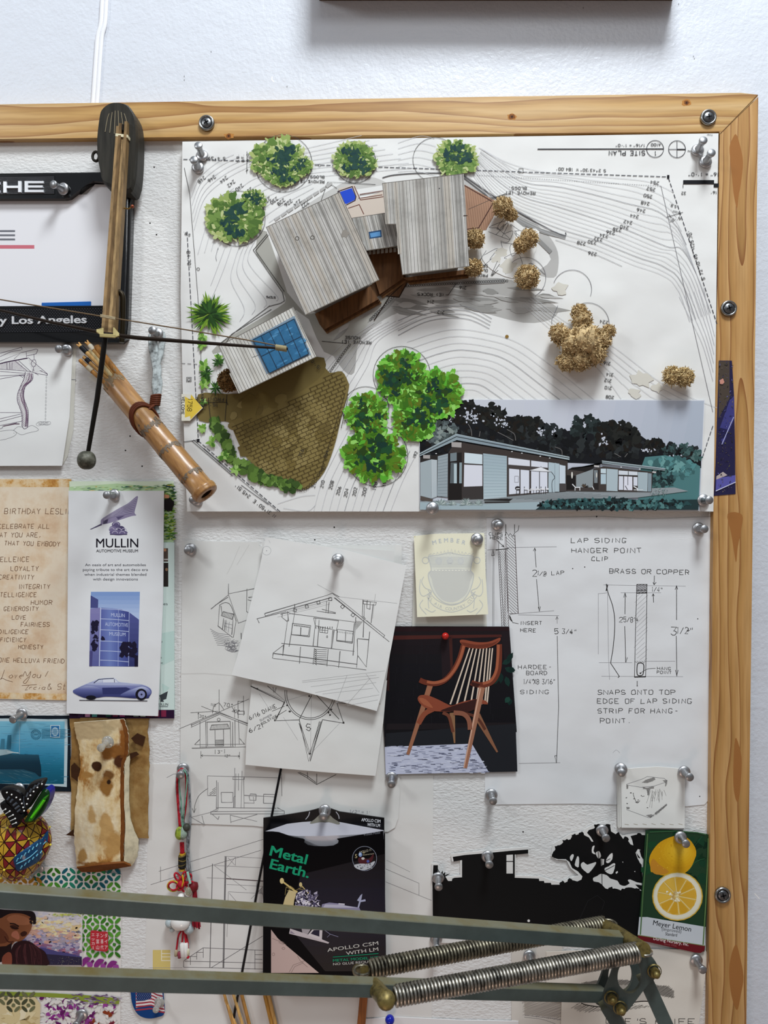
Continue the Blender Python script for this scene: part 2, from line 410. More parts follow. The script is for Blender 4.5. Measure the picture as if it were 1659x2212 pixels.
    def leaf(s, x, y, ln, wd, a, col):
        c, q = math.cos(a), math.sin(a); pr = [(0, 0), (0.3, 0.42), (0.65, 0.40), (1, 0), (0.65, -0.40), (0.3, -0.42)]
        return s.poly([(x+u*ln*c-v*wd*q, y+u*ln*q+v*wd*c) for u, v in pr], col, micro=True)
    def hatch(s, pts, ang, gap, wd, col, jit=0.0):
        """parallel strokes clipped to a convex or concave outline"""
        c, q = math.cos(ang), math.sin(ang); gap *= s.k
        rot = [(x*c+y*q, -x*q+y*c) for x, y in pts]; y = min(p[1] for p in rot)+gap*0.5; ym = max(p[1] for p in rot)
        while y < ym:
            xs = []
            for i in range(len(rot)):
                (x1, y1), (x2, y2) = rot[i-1], rot[i]
                if (y1 < y) != (y2 < y): xs.append(x1+(y-y1)/(y2-y1)*(x2-x1))
            xs.sort()
            for a, b in zip(xs[::2], xs[1::2]):
                j1, j2 = R.uniform(-jit, jit)*s.k, R.uniform(-jit, jit)*s.k
                if jit < 0: j1 = j2 = 0
                s.line([((a+j1)*c-y*q, (a+j1)*q+y*c), ((b+j2)*c-(y+j1*.3)*q, (b+j2)*q+(y+j1*.3)*c)], wd, R.choice(col) if isinstance(col, list) else col)
            y += gap
        return s
    def hand(s, text, x, y, hgt, wd, col, rot=0.0, adv=None, xs=1.0, jit=0.25, slant=0.0):
        """hand lettering; (x, y) is the left end of the base line, hgt cap height in drawing units"""
        u = hgt/6.0; c, q = math.cos(math.radians(rot)), math.sin(math.radians(rot)); cx = 0.0
        for ch in text:
            if ch == ' ': cx += (adv or 6.0)*0.75*u*xs; continue
            sh = 1.2 if ch in 'I1' else 0
            for st in G.get(ch, '').split('|'):
                if not st: continue
                pts = []
                for g in st.split():
                    gx = (int(g[0])-sh+R.uniform(-jit, jit))*u*xs+cx; gy = (int(g[1])+R.uniform(-jit, jit))*u
                    gx += gy*slant
                    pts.append((x+gx*c+gy*q, y+gx*q-gy*c))
                if len(pts) == 2 and pts[0] == pts[1]: pts[1] = (pts[0][0]+wd*s.k, pts[0][1])
                s.line(pts, wd, col)
            narrow = ch in "I1.,'!\"il"
            cx += (adv or 6.0)*(0.62 if narrow else (0.75 if ch.islower() else 1.0))*u*xs
        return s
    def text(s, t, x, y, hgt, col, rot=0.0, width=None, align='l', bold=0.0, xs=1.0, skew=0.0):
        """type; hgt cap height, width forces the total width; all in drawing units"""
        s.flush(); vs, fs, w_ = glyphs(t, 0.0)
        if not fs: return s
        ky = hgt/0.73; kx = ky*xs
        if width: kx = width/w_
        tot = w_*kx; off = {'l': 0, 'c': -tot/2, 'r': -tot}[align]
        c, q = math.cos(math.radians(rot)), math.sin(math.radians(rot)); m = M(col)
        e = bold*hgt*1.3
        for n, (dx, dy) in enumerate([(0, 0)] if not bold else [(0, 0), (-e, -e*.5), (e, e*.5), (-e, e*.5), (e, -e*.5)]):
            out = []
            for a, b in vs:
                X, Y = a*kx+off+dx, b*ky+dy; Y += X*skew
                out.append(s.pt(x+X*c+Y*q, y+X*q-Y*c, h=s.h+2e-6*(n+1)))
            s.add(out, fs, m)
        return s
def resheet(d, px, m, thick=0.0004, tilt=(0, 0), anchor=None, mside=None):
    a = anchor or px[0]
    return Sheet(d, tilt, a).base(px, m, thick, mside)
PAPER = M('#e2e2e0', 0.75, kind='paper'); PAPER2 = M('#dadad7', 0.75, kind='paper'); CREAM = M('#e6e1c6', 0.75, kind='paper')
# ================================================================ wall, pinboard
mb = MB(); mb.add([(-1.4, 0, 0), (1.4, 0, 0), (1.4, 0, 2.7), (-1.4, 0, 2.7), (-1.4, 0.1, 0), (1.4, 0.1, 0), (1.4, 0.1, 2.7), (-1.4, 0.1, 2.7)],
    [[0, 1, 2, 3], [7, 6, 5, 4], [0, 4, 5, 1], [2, 6, 7, 3], [1, 5, 6, 2], [3, 7, 4, 0]], M('#d3d7df', kind='wall'))
wall = tag(mb.build('wall_back'), 'smooth white painted wall behind the pinboard', 'wall', kind='structure')
DB, DF = 0.012, 0.019            # board face, frame face (metres off the wall)
pb = thing('pinboard', P(900, 2400, DB), 'white textured pinboard in a pale pine frame hung on the white wall', 'pinboard')
mb = MB(); mb.slab([(-420, 298), (1562, 275), (1538, 2700), (-420, 2700)], DB, 0.0005, M('#dedddb', 0.85, kind='board'))
mb.build('board_panel', pb)
mb = MB(); mb.slab([(-420, 232), (1600, 200.5), (1637, 204.5), (1637, 208), (1556, 290), (1553, 284), (900, 291), (0, 300), (-420, 304)], DF, 0.0004, woodmat('pine_top', 'X', (0, 0.016, -1.8262)))
rail = mb.build('frame_rail', pb, origin=Vector((0, 0, 0)))
mb = MB(); mb.slab([(1638, 209), (1625, 1220), (1606, 2700), (1524, 2700), (1530, 2212), (1541, 1105), (1555, 291)], DF, 0.0004, woodmat('pine_side', 'Z', (-0.318, 0.014, 0), '#c79d66', '#b98b52', '#8c572a', 38))
mb.build('frame_rail', pb, origin=Vector((0, 0, 0)))
# knots set into the rails
for x, y, r in ((1106, 252, 7), (1483, 222, 6), (494, 294, 6)):
    s = Sheet(DF+0.00003).at(0, 0, 1); s.blob(x, y, r+5, '#b27a3c', .3, 12, ry=r+1).up(); s.blob(x, y, r, '#7d4b22', .2, 12, ry=r-1).up(); s.blob(x, y, r*.4, '#3f2412', .2)
    s.build('wood_knot', pb)
for pts in ([(1590, 290), (1598, 312), (1605, 350), (1600, 400), (1596, 420), (1592, 450), (1585, 420), (1583, 400), (1578, 350), (1576, 318), (1582, 300)],
            [(1572, 1110), (1603, 1112), (1600, 1150), (1594, 1180), (1590, 1215), (1584, 1180), (1579, 1150)],
            [(1588, 1595), (1600, 1625), (1602, 1660), (1596, 1728), (1588, 1722), (1584, 1680)],
            [(1590, 2040), (1598, 2065), (1606, 2110), (1600, 2150), (1592, 2182), (1580, 2150), (1575, 2100), (1580, 2062)]):
    s = Sheet(DF+0.00003).at(0, 0, 1); s.poly(smooth(pts, 4, True), '#9c6838').up(); s.build('wood_streak', pb)
s = Sheet(DF+0.00003).at(0, 0, 1); s.line([(1637, 205), (1556, 289)], 1.6, '#5a3c1c'); s.build('mitre_joint', pb)
ST = M('#9a9a98', 0.28, 1.0, 0.5, 'steel'); DK = M('#2c2c2e', 0.4, 0.9, 0.5, 'darksteel')
def screw(x, y, rot):
    o = P(x, y, DF); ax = (0, -1, 0)
    m = MB(); m.lathe(o, ax, [(0.0052, 0), (0.0074, 0.0002), (0.0075, 0.0012), (0.0070, 0.0024), (0.0060, 0.0027), (0.0050, 0.0016), (0.0049, 0.0004)], ST, 28)
    wsh = m.build('screw_washer', pb)
    m = MB(); m.lathe(o, ax, [(0.0048, 0.0004), (0.0047, 0.0021), (0.0040, 0.0027), (0.0, 0.0030)], M('#77787a', 0.35, 1.0, 0.5, 'steel'), 24)
    for a in (rot, rot+PI/2):
        u = Vector((math.cos(a), 0, math.sin(a))); v = Vector((-math.sin(a), 0, math.cos(a)))
        c = o+Vector((0, -0.00305, 0)); m.add([c+u*.0026+v*.0006, c-u*.0026+v*.0006, c-u*.0026-v*.0006, c+u*.0026-v*.0006], [[0, 1, 2, 3]], M('#101012'))
    m.build('screw_head', wsh)
screw(447, 267, 0.5); screw(1529, 255, 0.15); screw(1573, 667, 0.3); screw(1560, 1932, 0.25)
# pin holes and specks in the board face
for x, y in [(333, 361), (338, 507), (324, 482), (271, 973), (307, 1007), (281, 942), (722, 1139), (680, 1166), (1289, 1116), (672, 2166), (674, 2172), (740, 2173), (345, 2208), (390, 2206), (426, 2207), (316, 2207), (570, 2206), (640, 1900), (1130, 1797)]:
    s = Sheet(DB+0.00004).at(0, 0, 1); s.ell(x, y, 1.8, 1.8, '#2a2826', n=8); s.build('pin_hole', pb)
# marks on the wall
for p in ([(588, 165), (587, 172), (592, 177)], [(1476, 122), (1482, 128)], [(1630, 1930), (1641, 1942)]): s = Sheet(0.00005).at(0, 0, 1); s.line(p, 2.2, '#f2f2f2'); s.build('scuff', wall)
for x, y in [(398, 165), (398, 173), (456, 112), (620, 187), (1498, 122), (1500, 127), (1260, 17), (1466, 9)]: s = Sheet(0.00005).at(0, 0, 1); s.ell(x, y, 1.3, 2.2, '#9d9fa3', n=8); s.build('scuff', wall)
# cable
mb = MB(); cpts = [(240, -900), (232, -400), (226, -60), (221, 0), (218, 50), (211, 80), (207, 130), (203, 190), (200, 232)]
mb.tube([P(x, y, 0.0016) for x, y in smooth(cpts, 5)], 0.0021, M('#e9eaee', 0.4), 10, flat=0.55)
mb.tube([P(x+9, y, 0.0016) for x, y in smooth(cpts, 5)], 0.0021, M('#e9eaee', 0.4), 10, flat=0.55)
tag(mb.build('cable'), 'flat white cable running down the wall to the frame', 'cable')
# wall-hung box at the top edge
mb = MB(); a = P(690, 2, 0); b = P(1452, 2, 0)
c8 = [(a.x, -0.036, a.z), (b.x, -0.036, b.z), (b.x, -0.036, b.z+.30), (a.x, -0.036, a.z+.30), (a.x, -.0005, a.z), (b.x, -.0005, b.z), (b.x, -.0005, b.z+.30), (a.x, -.0005, a.z+.30)]
mb.box8([Vector(q) for q in c8], M('#4a3526', 0.5, kind='grain'))
tag(mb.build('wall_cabinet'), 'dark brown wooden box hung on the wall at the top edge', 'cabinet')
# ================================================================ sheets, back to front, left column
K = '#26221f'; INK = '#2e2c2b'; PEN = '#3c3a39'; GR = '#77767a'; LG = '#a6a6a8'
# licence plate frame
lp = thing('license_plate_frame', P(130, 560, DB), 'glossy black license plate frame around a white plate at the left edge', 'license plate frame')
s = resheet(DB+0.0022, [(-300, 425), (188, 420), (205, 398), (262, 400), (262, 668), (-300, 668)], M('#e4e3e6', 0.45), 0.0012)
s.at(0, 360, 3.318)
for y in (462, 492, 522): s.rect(-500, y-7, 108, y+7, '#6d6f76')
s.rect(-500, 562, 246, 588, '#c9707c'); s.up(); s.build('plate_insert', lp)
s = Sheet(DB+0.0030).base([(90, 654), (196, 651), (196, 662), (90, 664)], M('#1c5fae', 0.4), 0.0008); s.build('blue_tab', lp)
BK = M('#0b0c0e', 0.16, 0, 0.5, 'plastic', 0.4)
mb = MB()
mb.slab([(-300, 378), (228, 372), (262, 372), (276, 380), (283, 395), (285, 420), (281, 560), (277, 700), (274, 730), (262, 740), (-300, 737), (-300, 663), (238, 660), (248, 655), (254, 640), (258, 560), (262, 420), (260, 395), (200, 391), (188, 398), (150, 427), (140, 429), (-300, 430)], DB+0.0075, DB+0.0002, BK)
fr = mb.build('plate_frame', lp)
mb = MB(); mb.tube([P(x, y, DB+0.0078) for x, y in [(276, 385), (279, 420), (276, 560), (271, 690), (268, 720), (258, 732)]], 0.0022, BK, 10); mb.build('frame_bead', lp)
# ribbed panels with lettering
mb = MB(); mb.slab([(-300, 384), (118, 379), (118, 419), (-300, 424)], DB+0.0079, DB+0.0074, M('#121316', 0.3))
for i in range(13):
    y = 384+i*2.9
    for x0, x1 in ((-20, 117),): mb.tube([P(x0, y+.6, DB+0.0080), P(x1, y-1.6, DB+0.0080)], 0.00028, M('#8b8d92', 0.25, 0.8), 5)
mb.build('name_panel', lp)
mb = MB(); mb.slab([(-300, 667), (246, 663), (246, 716), (-300, 722)], DB+0.0079, DB+0.0074, M('#101114', 0.3))
for i in range(15):
    for k in range(44):
        x = -8+k*5.8+(i % 2)*2.9; y = 669+i*3.4-x*.012
        q = P(x, y, DB+0.0080); mb.add([q+Vector((-.0009, 0, 0)), q+Vector((0, -.0002, .0004)), q+Vector((.0009, 0, 0)), q+Vector((0, 0, -.0004))], [[0, 1, 2, 3]], M('#5d5f66', 0.3, 0.6))
mb.build('name_panel', lp)
def raised(txt, x, y, hgt, col, par, d, t, bold=0.0, width=None, rot=0, rough=0.3, metal=0.6, align='l', xs=1.0):
    vs, fs, w_ = glyphs(txt, bold); ky = hgt/0.73; kx = width/w_ if width else ky*xs
    c, q = math.cos(math.radians(rot)), math.sin(math.radians(rot)); m = MB(); mt = M(col, rough, metal)
    off = {'l': 0, 'c': -w_*kx/2, 'r': -w_*kx}[align]
    f = [P(x+(a*kx+off)*c+b*ky*q, y+(a*kx+off)*q-b*ky*c, d) for a, b in vs]
    m.add(f, fs, mt); m.add([v+Vector((0, t, 0)) for v in f], [g[::-1] for g in fs], mt)
    ed = {}
    for g in fs:
        for i in range(len(g)): ed[(g[i], g[(i+1) % len(g)])] = 1
    m.add(f+[v+Vector((0, t, 0)) for v in f], [[a, len(f)+a, len(f)+b, b] for (a, b) in ed if (b, a) not in ed], mt)
    return m.build('lettering', par)
def bar_letters():
    m = MB(); mt = M('#e6e7ea', 0.3, 0.5)
    def bar(x0, y0, x1, y1): m.slab([(x0, y0), (x1, y0), (x1, y1), (x0, y1)], DB+0.0094, DB+0.0078, mt)
    bar(-12, 393, 0, 398); bar(-12, 411, 0, 416)
    bar(7, 392, 14, 416); bar(39, 391, 46, 415); bar(14, 401, 39, 406)
    bar(53, 391, 60, 415); bar(60, 391, 94, 395.5); bar(60, 400.5, 92, 405); bar(60, 410, 94, 415)
    m.build('lettering', lp)
bar_letters()
raised('Industry Los Angeles'[5:], 187, 697.5, 17, '#e8e8ea', lp, DB+0.0092, 0.0012, 0.018, width=213, align='r', rot=-.7)
# ink sketch of a porch post
PUR = '#4a3550'
s = resheet(DB+0.0006, [(-200, 732), (165, 737), (163, 800), (158, 930), (146, 985), (136, 1003), (-200, 1003)], M('#dedcd2', 0.75, kind='paper'), 0.0004)
s.at(0, 740, 8.194).line([(1255, 657), (1350, 660)], 1.5, GR)
tag(s.build('drawing_sheet'), 'pale blank sheet showing behind the purple-ink porch sketch', 'paper')
s = resheet(DB+0.0016, [(-200, 735), (158, 738), (156, 775), (150, 900), (134, 1006), (-200, 1007)], PAPER, 0.0005, (0.0, 0.03), (0, 740))
s.at(0, 740, 8.194)
for p in ([(0, 190), (385, 85), (390, 130)], [(0, 330), (370, 180), (250, 290)], [(375, 180), (640, 115), (670, 130), (640, 200)], [(0, 250), (200, 160), (370, 130)], [(640, 200), (480, 235)],
          [(465, 170), (470, 260)], [(330, 320), (550, 520), (720, 560), (840, 580), (840, 555), (500, 265)], [(120, 340), (125, 470)], [(170, 350), (175, 475)], [(215, 350), (210, 480)],
          [(0, 470), (480, 505), (600, 530), (680, 575)], [(0, 510), (440, 545)], [(0, 645), (190, 610), (320, 590), (440, 575)], [(270, 330), (480, 500)], [(700, 490), (840, 560)], [(0, 590), (440, 570)],
          [(600, 210), (605, 310)], [(575, 310), (625, 305), (640, 360), (620, 420), (575, 425), (550, 375), (575, 310)], [(595, 430), (590, 470), (570, 510), (600, 500), (592, 470)], [(340, 575), (400, 615), (430, 590)],
          [(0, 1238), (375, 1240)], [(0, 1350), (370, 1265)], [(0, 1400), (400, 1295)], [(0, 1470), (395, 1390)], [(0, 1530), (45, 1510), (50, 1480), (300, 1420)]):
    s.line(p, 1.0, PUR)
s.line([(0, 375), (110, 345), (490, 275)], 2.4, '#3a2440'); s.line([(60, 1480), (260, 1440), (345, 1440)], 2.2, '#5a4050')
s.hatch([(0, 380), (120, 350), (300, 320), (470, 490), (0, 460)], -0.7, 2.2, 0.6, '#7a6078', 1)
s.hatch([(490, 270), (640, 400), (800, 540), (560, 500)], 0.1, 3.2, 0.5, '#8a8088', 1)
lft = [(450, 520), (420, 650), (360, 780), (310, 920), (310, 1040), (350, 1150), (390, 1290), (390, 1480)]; rgt = [(580, 550), (570, 660), (450, 780), (420, 900), (430, 1010), (470, 1120), (500, 1240), (490, 1500)]
s.curve(lft, 1.3, PUR); s.curve(rgt, 1.3, PUR)
for f in (0.25, 0.5, 0.62, 0.74, 0.85): s.curve([(a[0]*(1-f)+b[0]*f+R.uniform(-12, 12), a[1]*(1-f)+b[1]*f) for a, b in zip(lft, rgt)], 1.3 if f > .5 else .7, '#6c5068')
s.hatch(lft+rgt[::-1], -0.9, 2.6, 0.6, '#7c6478', 2)
s.curve([(390, 1480), (430, 1530), (490, 1500)], 1.2, PUR)
s.curve([(240, 1550), (320, 1490), (400, 1500)], .8, GR); s.curve([(500, 1490), (580, 1470), (680, 1550), (500, 1600), (370, 1630), (240, 1550)], .8, GR)
s.curve([(0, 1570), (210, 1550), (290, 1600), (240, 1660), (100, 1710), (0, 1730)], .8, GR)
for i in range(13): s.ring(822-i*1.5, 610+i*62, 9, .6, GR, 22, n=10)
for i in range(7): s.ring(680+i*30, 1430+R.uniform(-25, 20), 40, .6, GR, 30, n=12)
s.ell(248, 1602, 6, 6, INK, n=8)
tag(s.build('drawing_sheet'), 'purple ink sketch of a porch roof and crooked tree post, left edge', 'drawing')
# parchment birthday card
s = resheet(DB+0.0012, [(-200, 1035), (152, 1034), (150, 1513), (-200, 1506)], M('#e4cfae', 0.7, kind='parchment'), 0.0005)
s.at(0, 1030, 4.1475); s.rect(-400, 22, 640, 92, M('#c98a3c', 0.7, kind='rust')); s.poly([(-400, 1925), (640, 1945), (640, 2003), (-400, 1975)], M('#c98a3c', 0.7, kind='rust')); s.up()
BR = '#6f4a30'
for t, x, y, h, sp in (('BIRTHDAY LESLIE', 38, 332, 48, 1), ('CELEBRATE ALL', -16, 464, 40, 1), ('AT YOU ARE,', -2, 541, 40, 1), ('L THAT YOU EMBODY', -22, 612, 38, 1), ('CELLENCE', -36, 760, 42, 1), ('LOYALTY', 96, 842, 40, 1),
                      ('CREATIVITY', -10, 918, 38, 1), ('INTEGRITY', 168, 1003, 38, 1), ('NTELLIGENCE', -34, 1075, 38, 1), ('HUMOR', 276, 1145, 38, 1.15), ('GENEROSITY', 34, 1200, 36, 1), ('LOVE', 108, 1278, 36, 1), ('FAIRNESS', 186, 1342, 38, 1),
                      ('DILIGENCE', -10, 1406, 36, 1), ('FFICIENCY', -30, 1478, 36, 1), ('HONESTY', 164, 1543, 36, 1), ('ONE HELLUVA FRIEND', -12, 1660, 38, 1)):
    s.hand(t, x, y, h, 1.15, BR, 1 if y > 1600 or 560 < y < 700 else 0, xs=0.92*sp, jit=.3, slant=.08)
for p in ([(40, 1730), (20, 1790), (5, 1815), (20, 1805), (60, 1822), (115, 1838)], [(205, 1790), (225, 1745), (245, 1785), (275, 1745), (262, 1800), (230, 1850), (210, 1838), (260, 1790)]): s.curve(p, 1.0, BR)
s.hand('ove', 78, 1805, 60, 1.0, BR, jit=.3, slant=.35); s.hand('ou', 285, 1800, 58, 1.0, BR, jit=.3, slant=.35); s.line([(432, 1740), (405, 1790)], 1.0, BR)
s.line([(195, 1870), (330, 1862)], 1, BR); s.line([(262, 1865), (225, 1912), (248, 1908)], 1, BR); s.hand('rcia', 262, 1905, 44, .9, BR, jit=.4, slant=.3, xs=1.2); s.hand('& Sto', 425, 1905, 50, .9, BR, jit=.4, slant=.2)
tag(s.build('greeting_card'), 'brown parchment birthday card with hand lettered words', 'card')
# green brochure behind the white one
s = resheet(DB+0.0020, [(150, 1041), (374, 1039), (377, 1545), (376, 1550), (150, 1552)], M('#cfe0da', 0.35), 0.0012)
s.at(0, 1030, 4.1475)
s.rect(620, 40, 1555, 585, '#b9d3a4'); s.up(); s.poly([(625, 90), (1050, 60), (1400, 90), (1555, 60), (1555, 40), (620, 40)], '#dbe8cf'); s.up()
for i in range(260):
    x, y = R.uniform(1440, 1550), R.uniform(70, 570); s.leaf(x, y, R.uniform(15, 60), R.uniform(5, 14), R.uniform(-.4, .3), R.choice(['#5c8a2a', '#7fa437', '#3f6e2b', '#a5b84a', '#2f5330'] if y > 180 else ['#2f5330', '#1f4a4c', '#6d9a4c', '#a6b85c']))
    if i % 26 == 0: s.up()
for i in range(60):
    x = R.uniform(650, 1550); y = 108-(x-650)*.02+R.uniform(-16, 20); s.leaf(x, y, R.uniform(20, 80), R.uniform(3, 9), R.uniform(-.15, .05), R.choice(['#24474f', '#7fa060', '#c9a64a', '#3e7a4e', '#e6efe0']))
s.up(); s.blob(1510, 250, 48, '#1a1416', .15, ry=60).up(); s.blob(1490, 175, 30, '#c98f6a', .2, ry=18)
s.rect(1440, 590, 1562, 2090, '#cfe0da').rect(1460, 640, 1506, 760, '#54463e').rect(1460, 770, 1508, 985, '#2a2422'); s.up()
s.ell(1478, 655, 12, 14, '#c08a68').ell(1492, 830, 12, 14, '#8a6a50').rect(1470, 735, 1505, 745, '#c9c4c0')
for p in ([(1455, 1400), (1562, 1380), (1562, 1640), (1450, 1690)], [(1450, 1850), (1520, 1890), (1460, 1950)]): s.poly(p, '#bdd6cf')
s.up(); s.text('s', 1448, 1068, 22, '#444c50').text('des', 1440, 1150, 26, '#444c50', width=62).text('e', 1444, 1485, 22, '#444c50').text('s', 1440, 1628, 22, '#444c50').text('ne', 1432, 1675, 22, '#444c50')
s.poly([(1425, 1960), (1504, 1920), (1490, 1990), (1460, 2000), (1470, 2016), (1435, 2016), (1440, 1985)], '#3c4246').text('ULLIN', 1506, 2050, 24, '#20242a', width=82, align='r', bold=.01).rect(1425, 2056, 1505, 2062, '#555b60')
s.rect(620, 2088, 1562, 2165, '#2a1230'); s.up()
for i, c in enumerate(['#3a1f48', '#d79ac6', '#5fb6b0', '#25112c', '#1f5a45', '#8a2f50', '#b0438a', '#24102a', '#7a8a86', '#a8bcb0', '#5c1730', '#6d1c38', '#7d2644']):
    s.rect(700+i*62, 2092, 745+i*62, 2150, c)
tag(s.build('brochure'), 'green landscape brochure half hidden behind the white museum brochure', 'brochure')
# white museum brochure
s = resheet(DB+0.0042, [(148, 1060), (354, 1060), (352, 1300), (341, 1547), (144, 1541)], M('#e4e5e6', 0.3, spec=.5, kind='paper'), 0.0014, (0, 0.012), (150, 1060))
s.at(0, 1030, 4.1475)
LV = '#8d84a0'
s.poly(smooth([(1232, 170), (1225, 240), (1205, 320), (1222, 345), (1180, 352), (1100, 378), (1030, 400), (960, 420), (905, 430), (860, 455), (805, 470), (860, 445), (900, 425), (905, 385), (960, 345), (1060, 285), (1150, 235)], 3, True), LV).up()
for i in range(16): s.curve([(1225-i*3, 190+i*9), (1130-i*8, 255+i*7), (1010-i*5, 320+i*5), (930, 365+i*3)], .7, '#5d5478' if i % 2 else '#b9b2c6')
s.poly([(905, 420), (805, 470), (815, 473), (915, 432)], '#4d4560')
s.poly([(925, 395), (970, 380), (960, 415), (925, 425)], '#4d4560'); s.poly([(1040, 360), (1120, 345), (1060, 385)], '#574e70').up()
s.ell(1040, 430, 38, 30, '#5d5478').ell(1010, 470, 34, 30, '#7a7092').ell(1085, 470, 34, 30, '#4d4566').up().ell(1062, 500, 82, 24, '#6a6084').up()
for x, y, r in ((1040, 430, 26), (1000, 475, 24), (1060, 480, 26), (1110, 480, 22), (1030, 506, 24), (1095, 508, 24)): s.ring(x, y, r, 1.4, '#b5aec4', r*.8, 180, 360, 12)
s.rect(985, 513, 1140, 520, '#3d3656')
s.text('MULLIN', 862, 632, 84, '#16131f', width=376, bold=0.008).text('AUTOMOTIVE MUSEUM', 862, 676, 27, '#16131f', width=374, bold=.008)
for t, y, wd in (('An oasis of art and automobiles', 800, 545), ('paying tribute to the art deco era', 843, 584), ('when industrial themes blended', 886, 556), ('with design innovations', 928, 402)): s.text(t, 1034, y, 25, '#4a4a52', width=wd, align='c')
# building photo on the brochure
s.grad([(815, 1030), (1253, 1030), (1237, 1700), (800, 1697)], [(0, '#7f9cd0'), (.3, '#b4c6e8'), (1, '#b4c6e8')], 90, 18).up()
s.poly([(812, 1062), (880, 1100), (878, 1175), (810, 1175)], '#4a4f86'); s.grad([(809, 1180), (900, 1172), (890, 1697), (800, 1697)], [(0, '#8a86b8'), (1, '#5f649e')], 90, 10); s.grad([(1155, 1212), (1245, 1280), (1237, 1700), (1150, 1700)], [(0, '#565c98'), (1, '#33386a')], 90, 10)
s.grad([(900, 1172), (1000, 1178), (1090, 1188), (1155, 1212), (1150, 1700), (890, 1697)], [(0, '#5a62a4'), (.35, '#7486c2'), (.6, '#5e6cae'), (1, '#3f4788')], 0, 16).up()
for y in (1182, 1272, 1370, 1470, 1558, 1642): s.curve([(898, y), (1000, y+4), (1080, y+10), (1155, y+26) if y < 1200 else (1155, y+16)], 1.2, '#c3cdea')
s.line([(902, 1172), (890, 1697)], 1.8, '#c9d2ec').line([(1062, 1186), (1058, 1697)], .9, '#aab6de').line([(1157, 1214), (1152, 1697)], 1.2, '#aab6de')
for t, y, x, wd in (('Mullin', 1255, 1056, 122), ('Automotive', 1340, 1044, 205), ('Museum', 1425, 1052, 145)): s.text(t.upper(), x, y, 34, '#c3cdea', width=wd, align='c', skew=-.05)
for i in range(45):
    s.blob(max(832, R.gauss(846, 18)), R.uniform(1300, 1560), R.uniform(10, 20), '#1e1a34', .4, 9)
    s.blob(min(1212, R.gauss(1165, 38)), R.uniform(1490, 1600), R.uniform(14, 24), '#1c1830', .4, 9)
s.rect(1205, 1600, 1236, 1700, '#1c1830').poly([(802, 1560), (830, 1560), (822, 1697), (800, 1697)], '#4c4a80'); s.up()
# car on the brochure
s.line([(710, 2002), (1320, 2008)], 1.6, '#3b3a44')
s.grad([tuple(p) for p in smooth([(652, 1920), (700, 1890), (770, 1858), (850, 1825), (905, 1808), (1020, 1805), (1065, 1838), (1150, 1850), (1270, 1862), (1340, 1892), (1358, 1930), (1340, 1965), (1320, 1985), (1200, 1985), (1080, 1975), (950, 1970), (870, 1980), (780, 1985), (700, 1960)], 4, True)], [(0, '#d4d8ea'), (.25, '#a4abd0'), (.5, '#7278ac'), (.75, '#4a5088'), (1, '#2c3060')], 90, 18).up()
s.grad([tuple(p) for p in smooth([(655, 1918), (760, 1875), (850, 1880), (910, 1905), (920, 1950), (880, 1978), (780, 1985), (690, 1955)], 4, True)], [(0, '#a9b0d2'), (.3, '#666da4'), (1, '#272b58')], 90, 12)
s.grad([tuple(p) for p in smooth([(1080, 1950), (1180, 1905), (1270, 1880), (1330, 1900), (1352, 1940), (1310, 1960), (1200, 1960), (1110, 1965)], 4, True)], [(0, '#c6cce6'), (.4, '#8c94c0'), (1, '#4a5088')], 90, 10)
s.poly([(915, 1890), (1130, 1885), (1170, 1900), (1080, 1950), (920, 1950)], '#33386a'); s.poly(smooth([(770, 1858), (860, 1842), (1060, 1840), (1270, 1866), (1100, 1868), (900, 1866)], 3, True), '#aeb5d6').up()
s.poly([(845, 1845), (880, 1818), (918, 1815), (916, 1842)], '#c9cfe2').poly([(922, 1814), (1020, 1810), (1060, 1842), (922, 1843)], '#dfe3ee').line([(1024, 1812), (1026, 1842)], 1.2, '#23264a').line([(840, 1848), (885, 1814), (1020, 1806)], 1.6, '#23264a')
s.ell(1265, 1950, 52, 52, '#16151f').up().ell(1268, 1950, 32, 34, '#8a90bc').up().ell(1268, 1950, 9, 9, '#22243c').ell(815, 1978, 45, 20, '#16151f')
tag(s.build('brochure'), 'white museum brochure with winged emblem, purple building and vintage car', 'brochure')
# ================================================================ site plan model board
DS = 0.0205
sm = thing('site_model', P(975, 1105, DS), 'large site plan board with small model houses and lichen trees on it', 'architectural model')
s = resheet(DS, [(394, 306), (1552, 288), (1550, 420), (1546, 780), (1541, 1105), (404, 1105), (396, 900), (390, 640)], M('#e3e2df', 0.7, kind='paper'), 0.0083, mside=M('#cfcabd'))
s.at(0, 0, 1)
def fam(a, b, n, wd=0.75, col='#bebec1', skip=(), dark=()):
    A = smooth(a, 8); B = smooth(b, 8); N_ = 40
    def rs(p): return [p[min(len(p)-1, int(i*(len(p)-1)/(N_-1)))] for i in range(N_)]
    A, B = rs(A), rs(B)
    for i in range(n):
        if i in skip: continue
        f = i/max(1, n-1); s.line([u*(1-f)+v*f for u, v in zip(A, B)], wd*(1.35 if i in dark else 1), '#98989c' if i in dark else col)
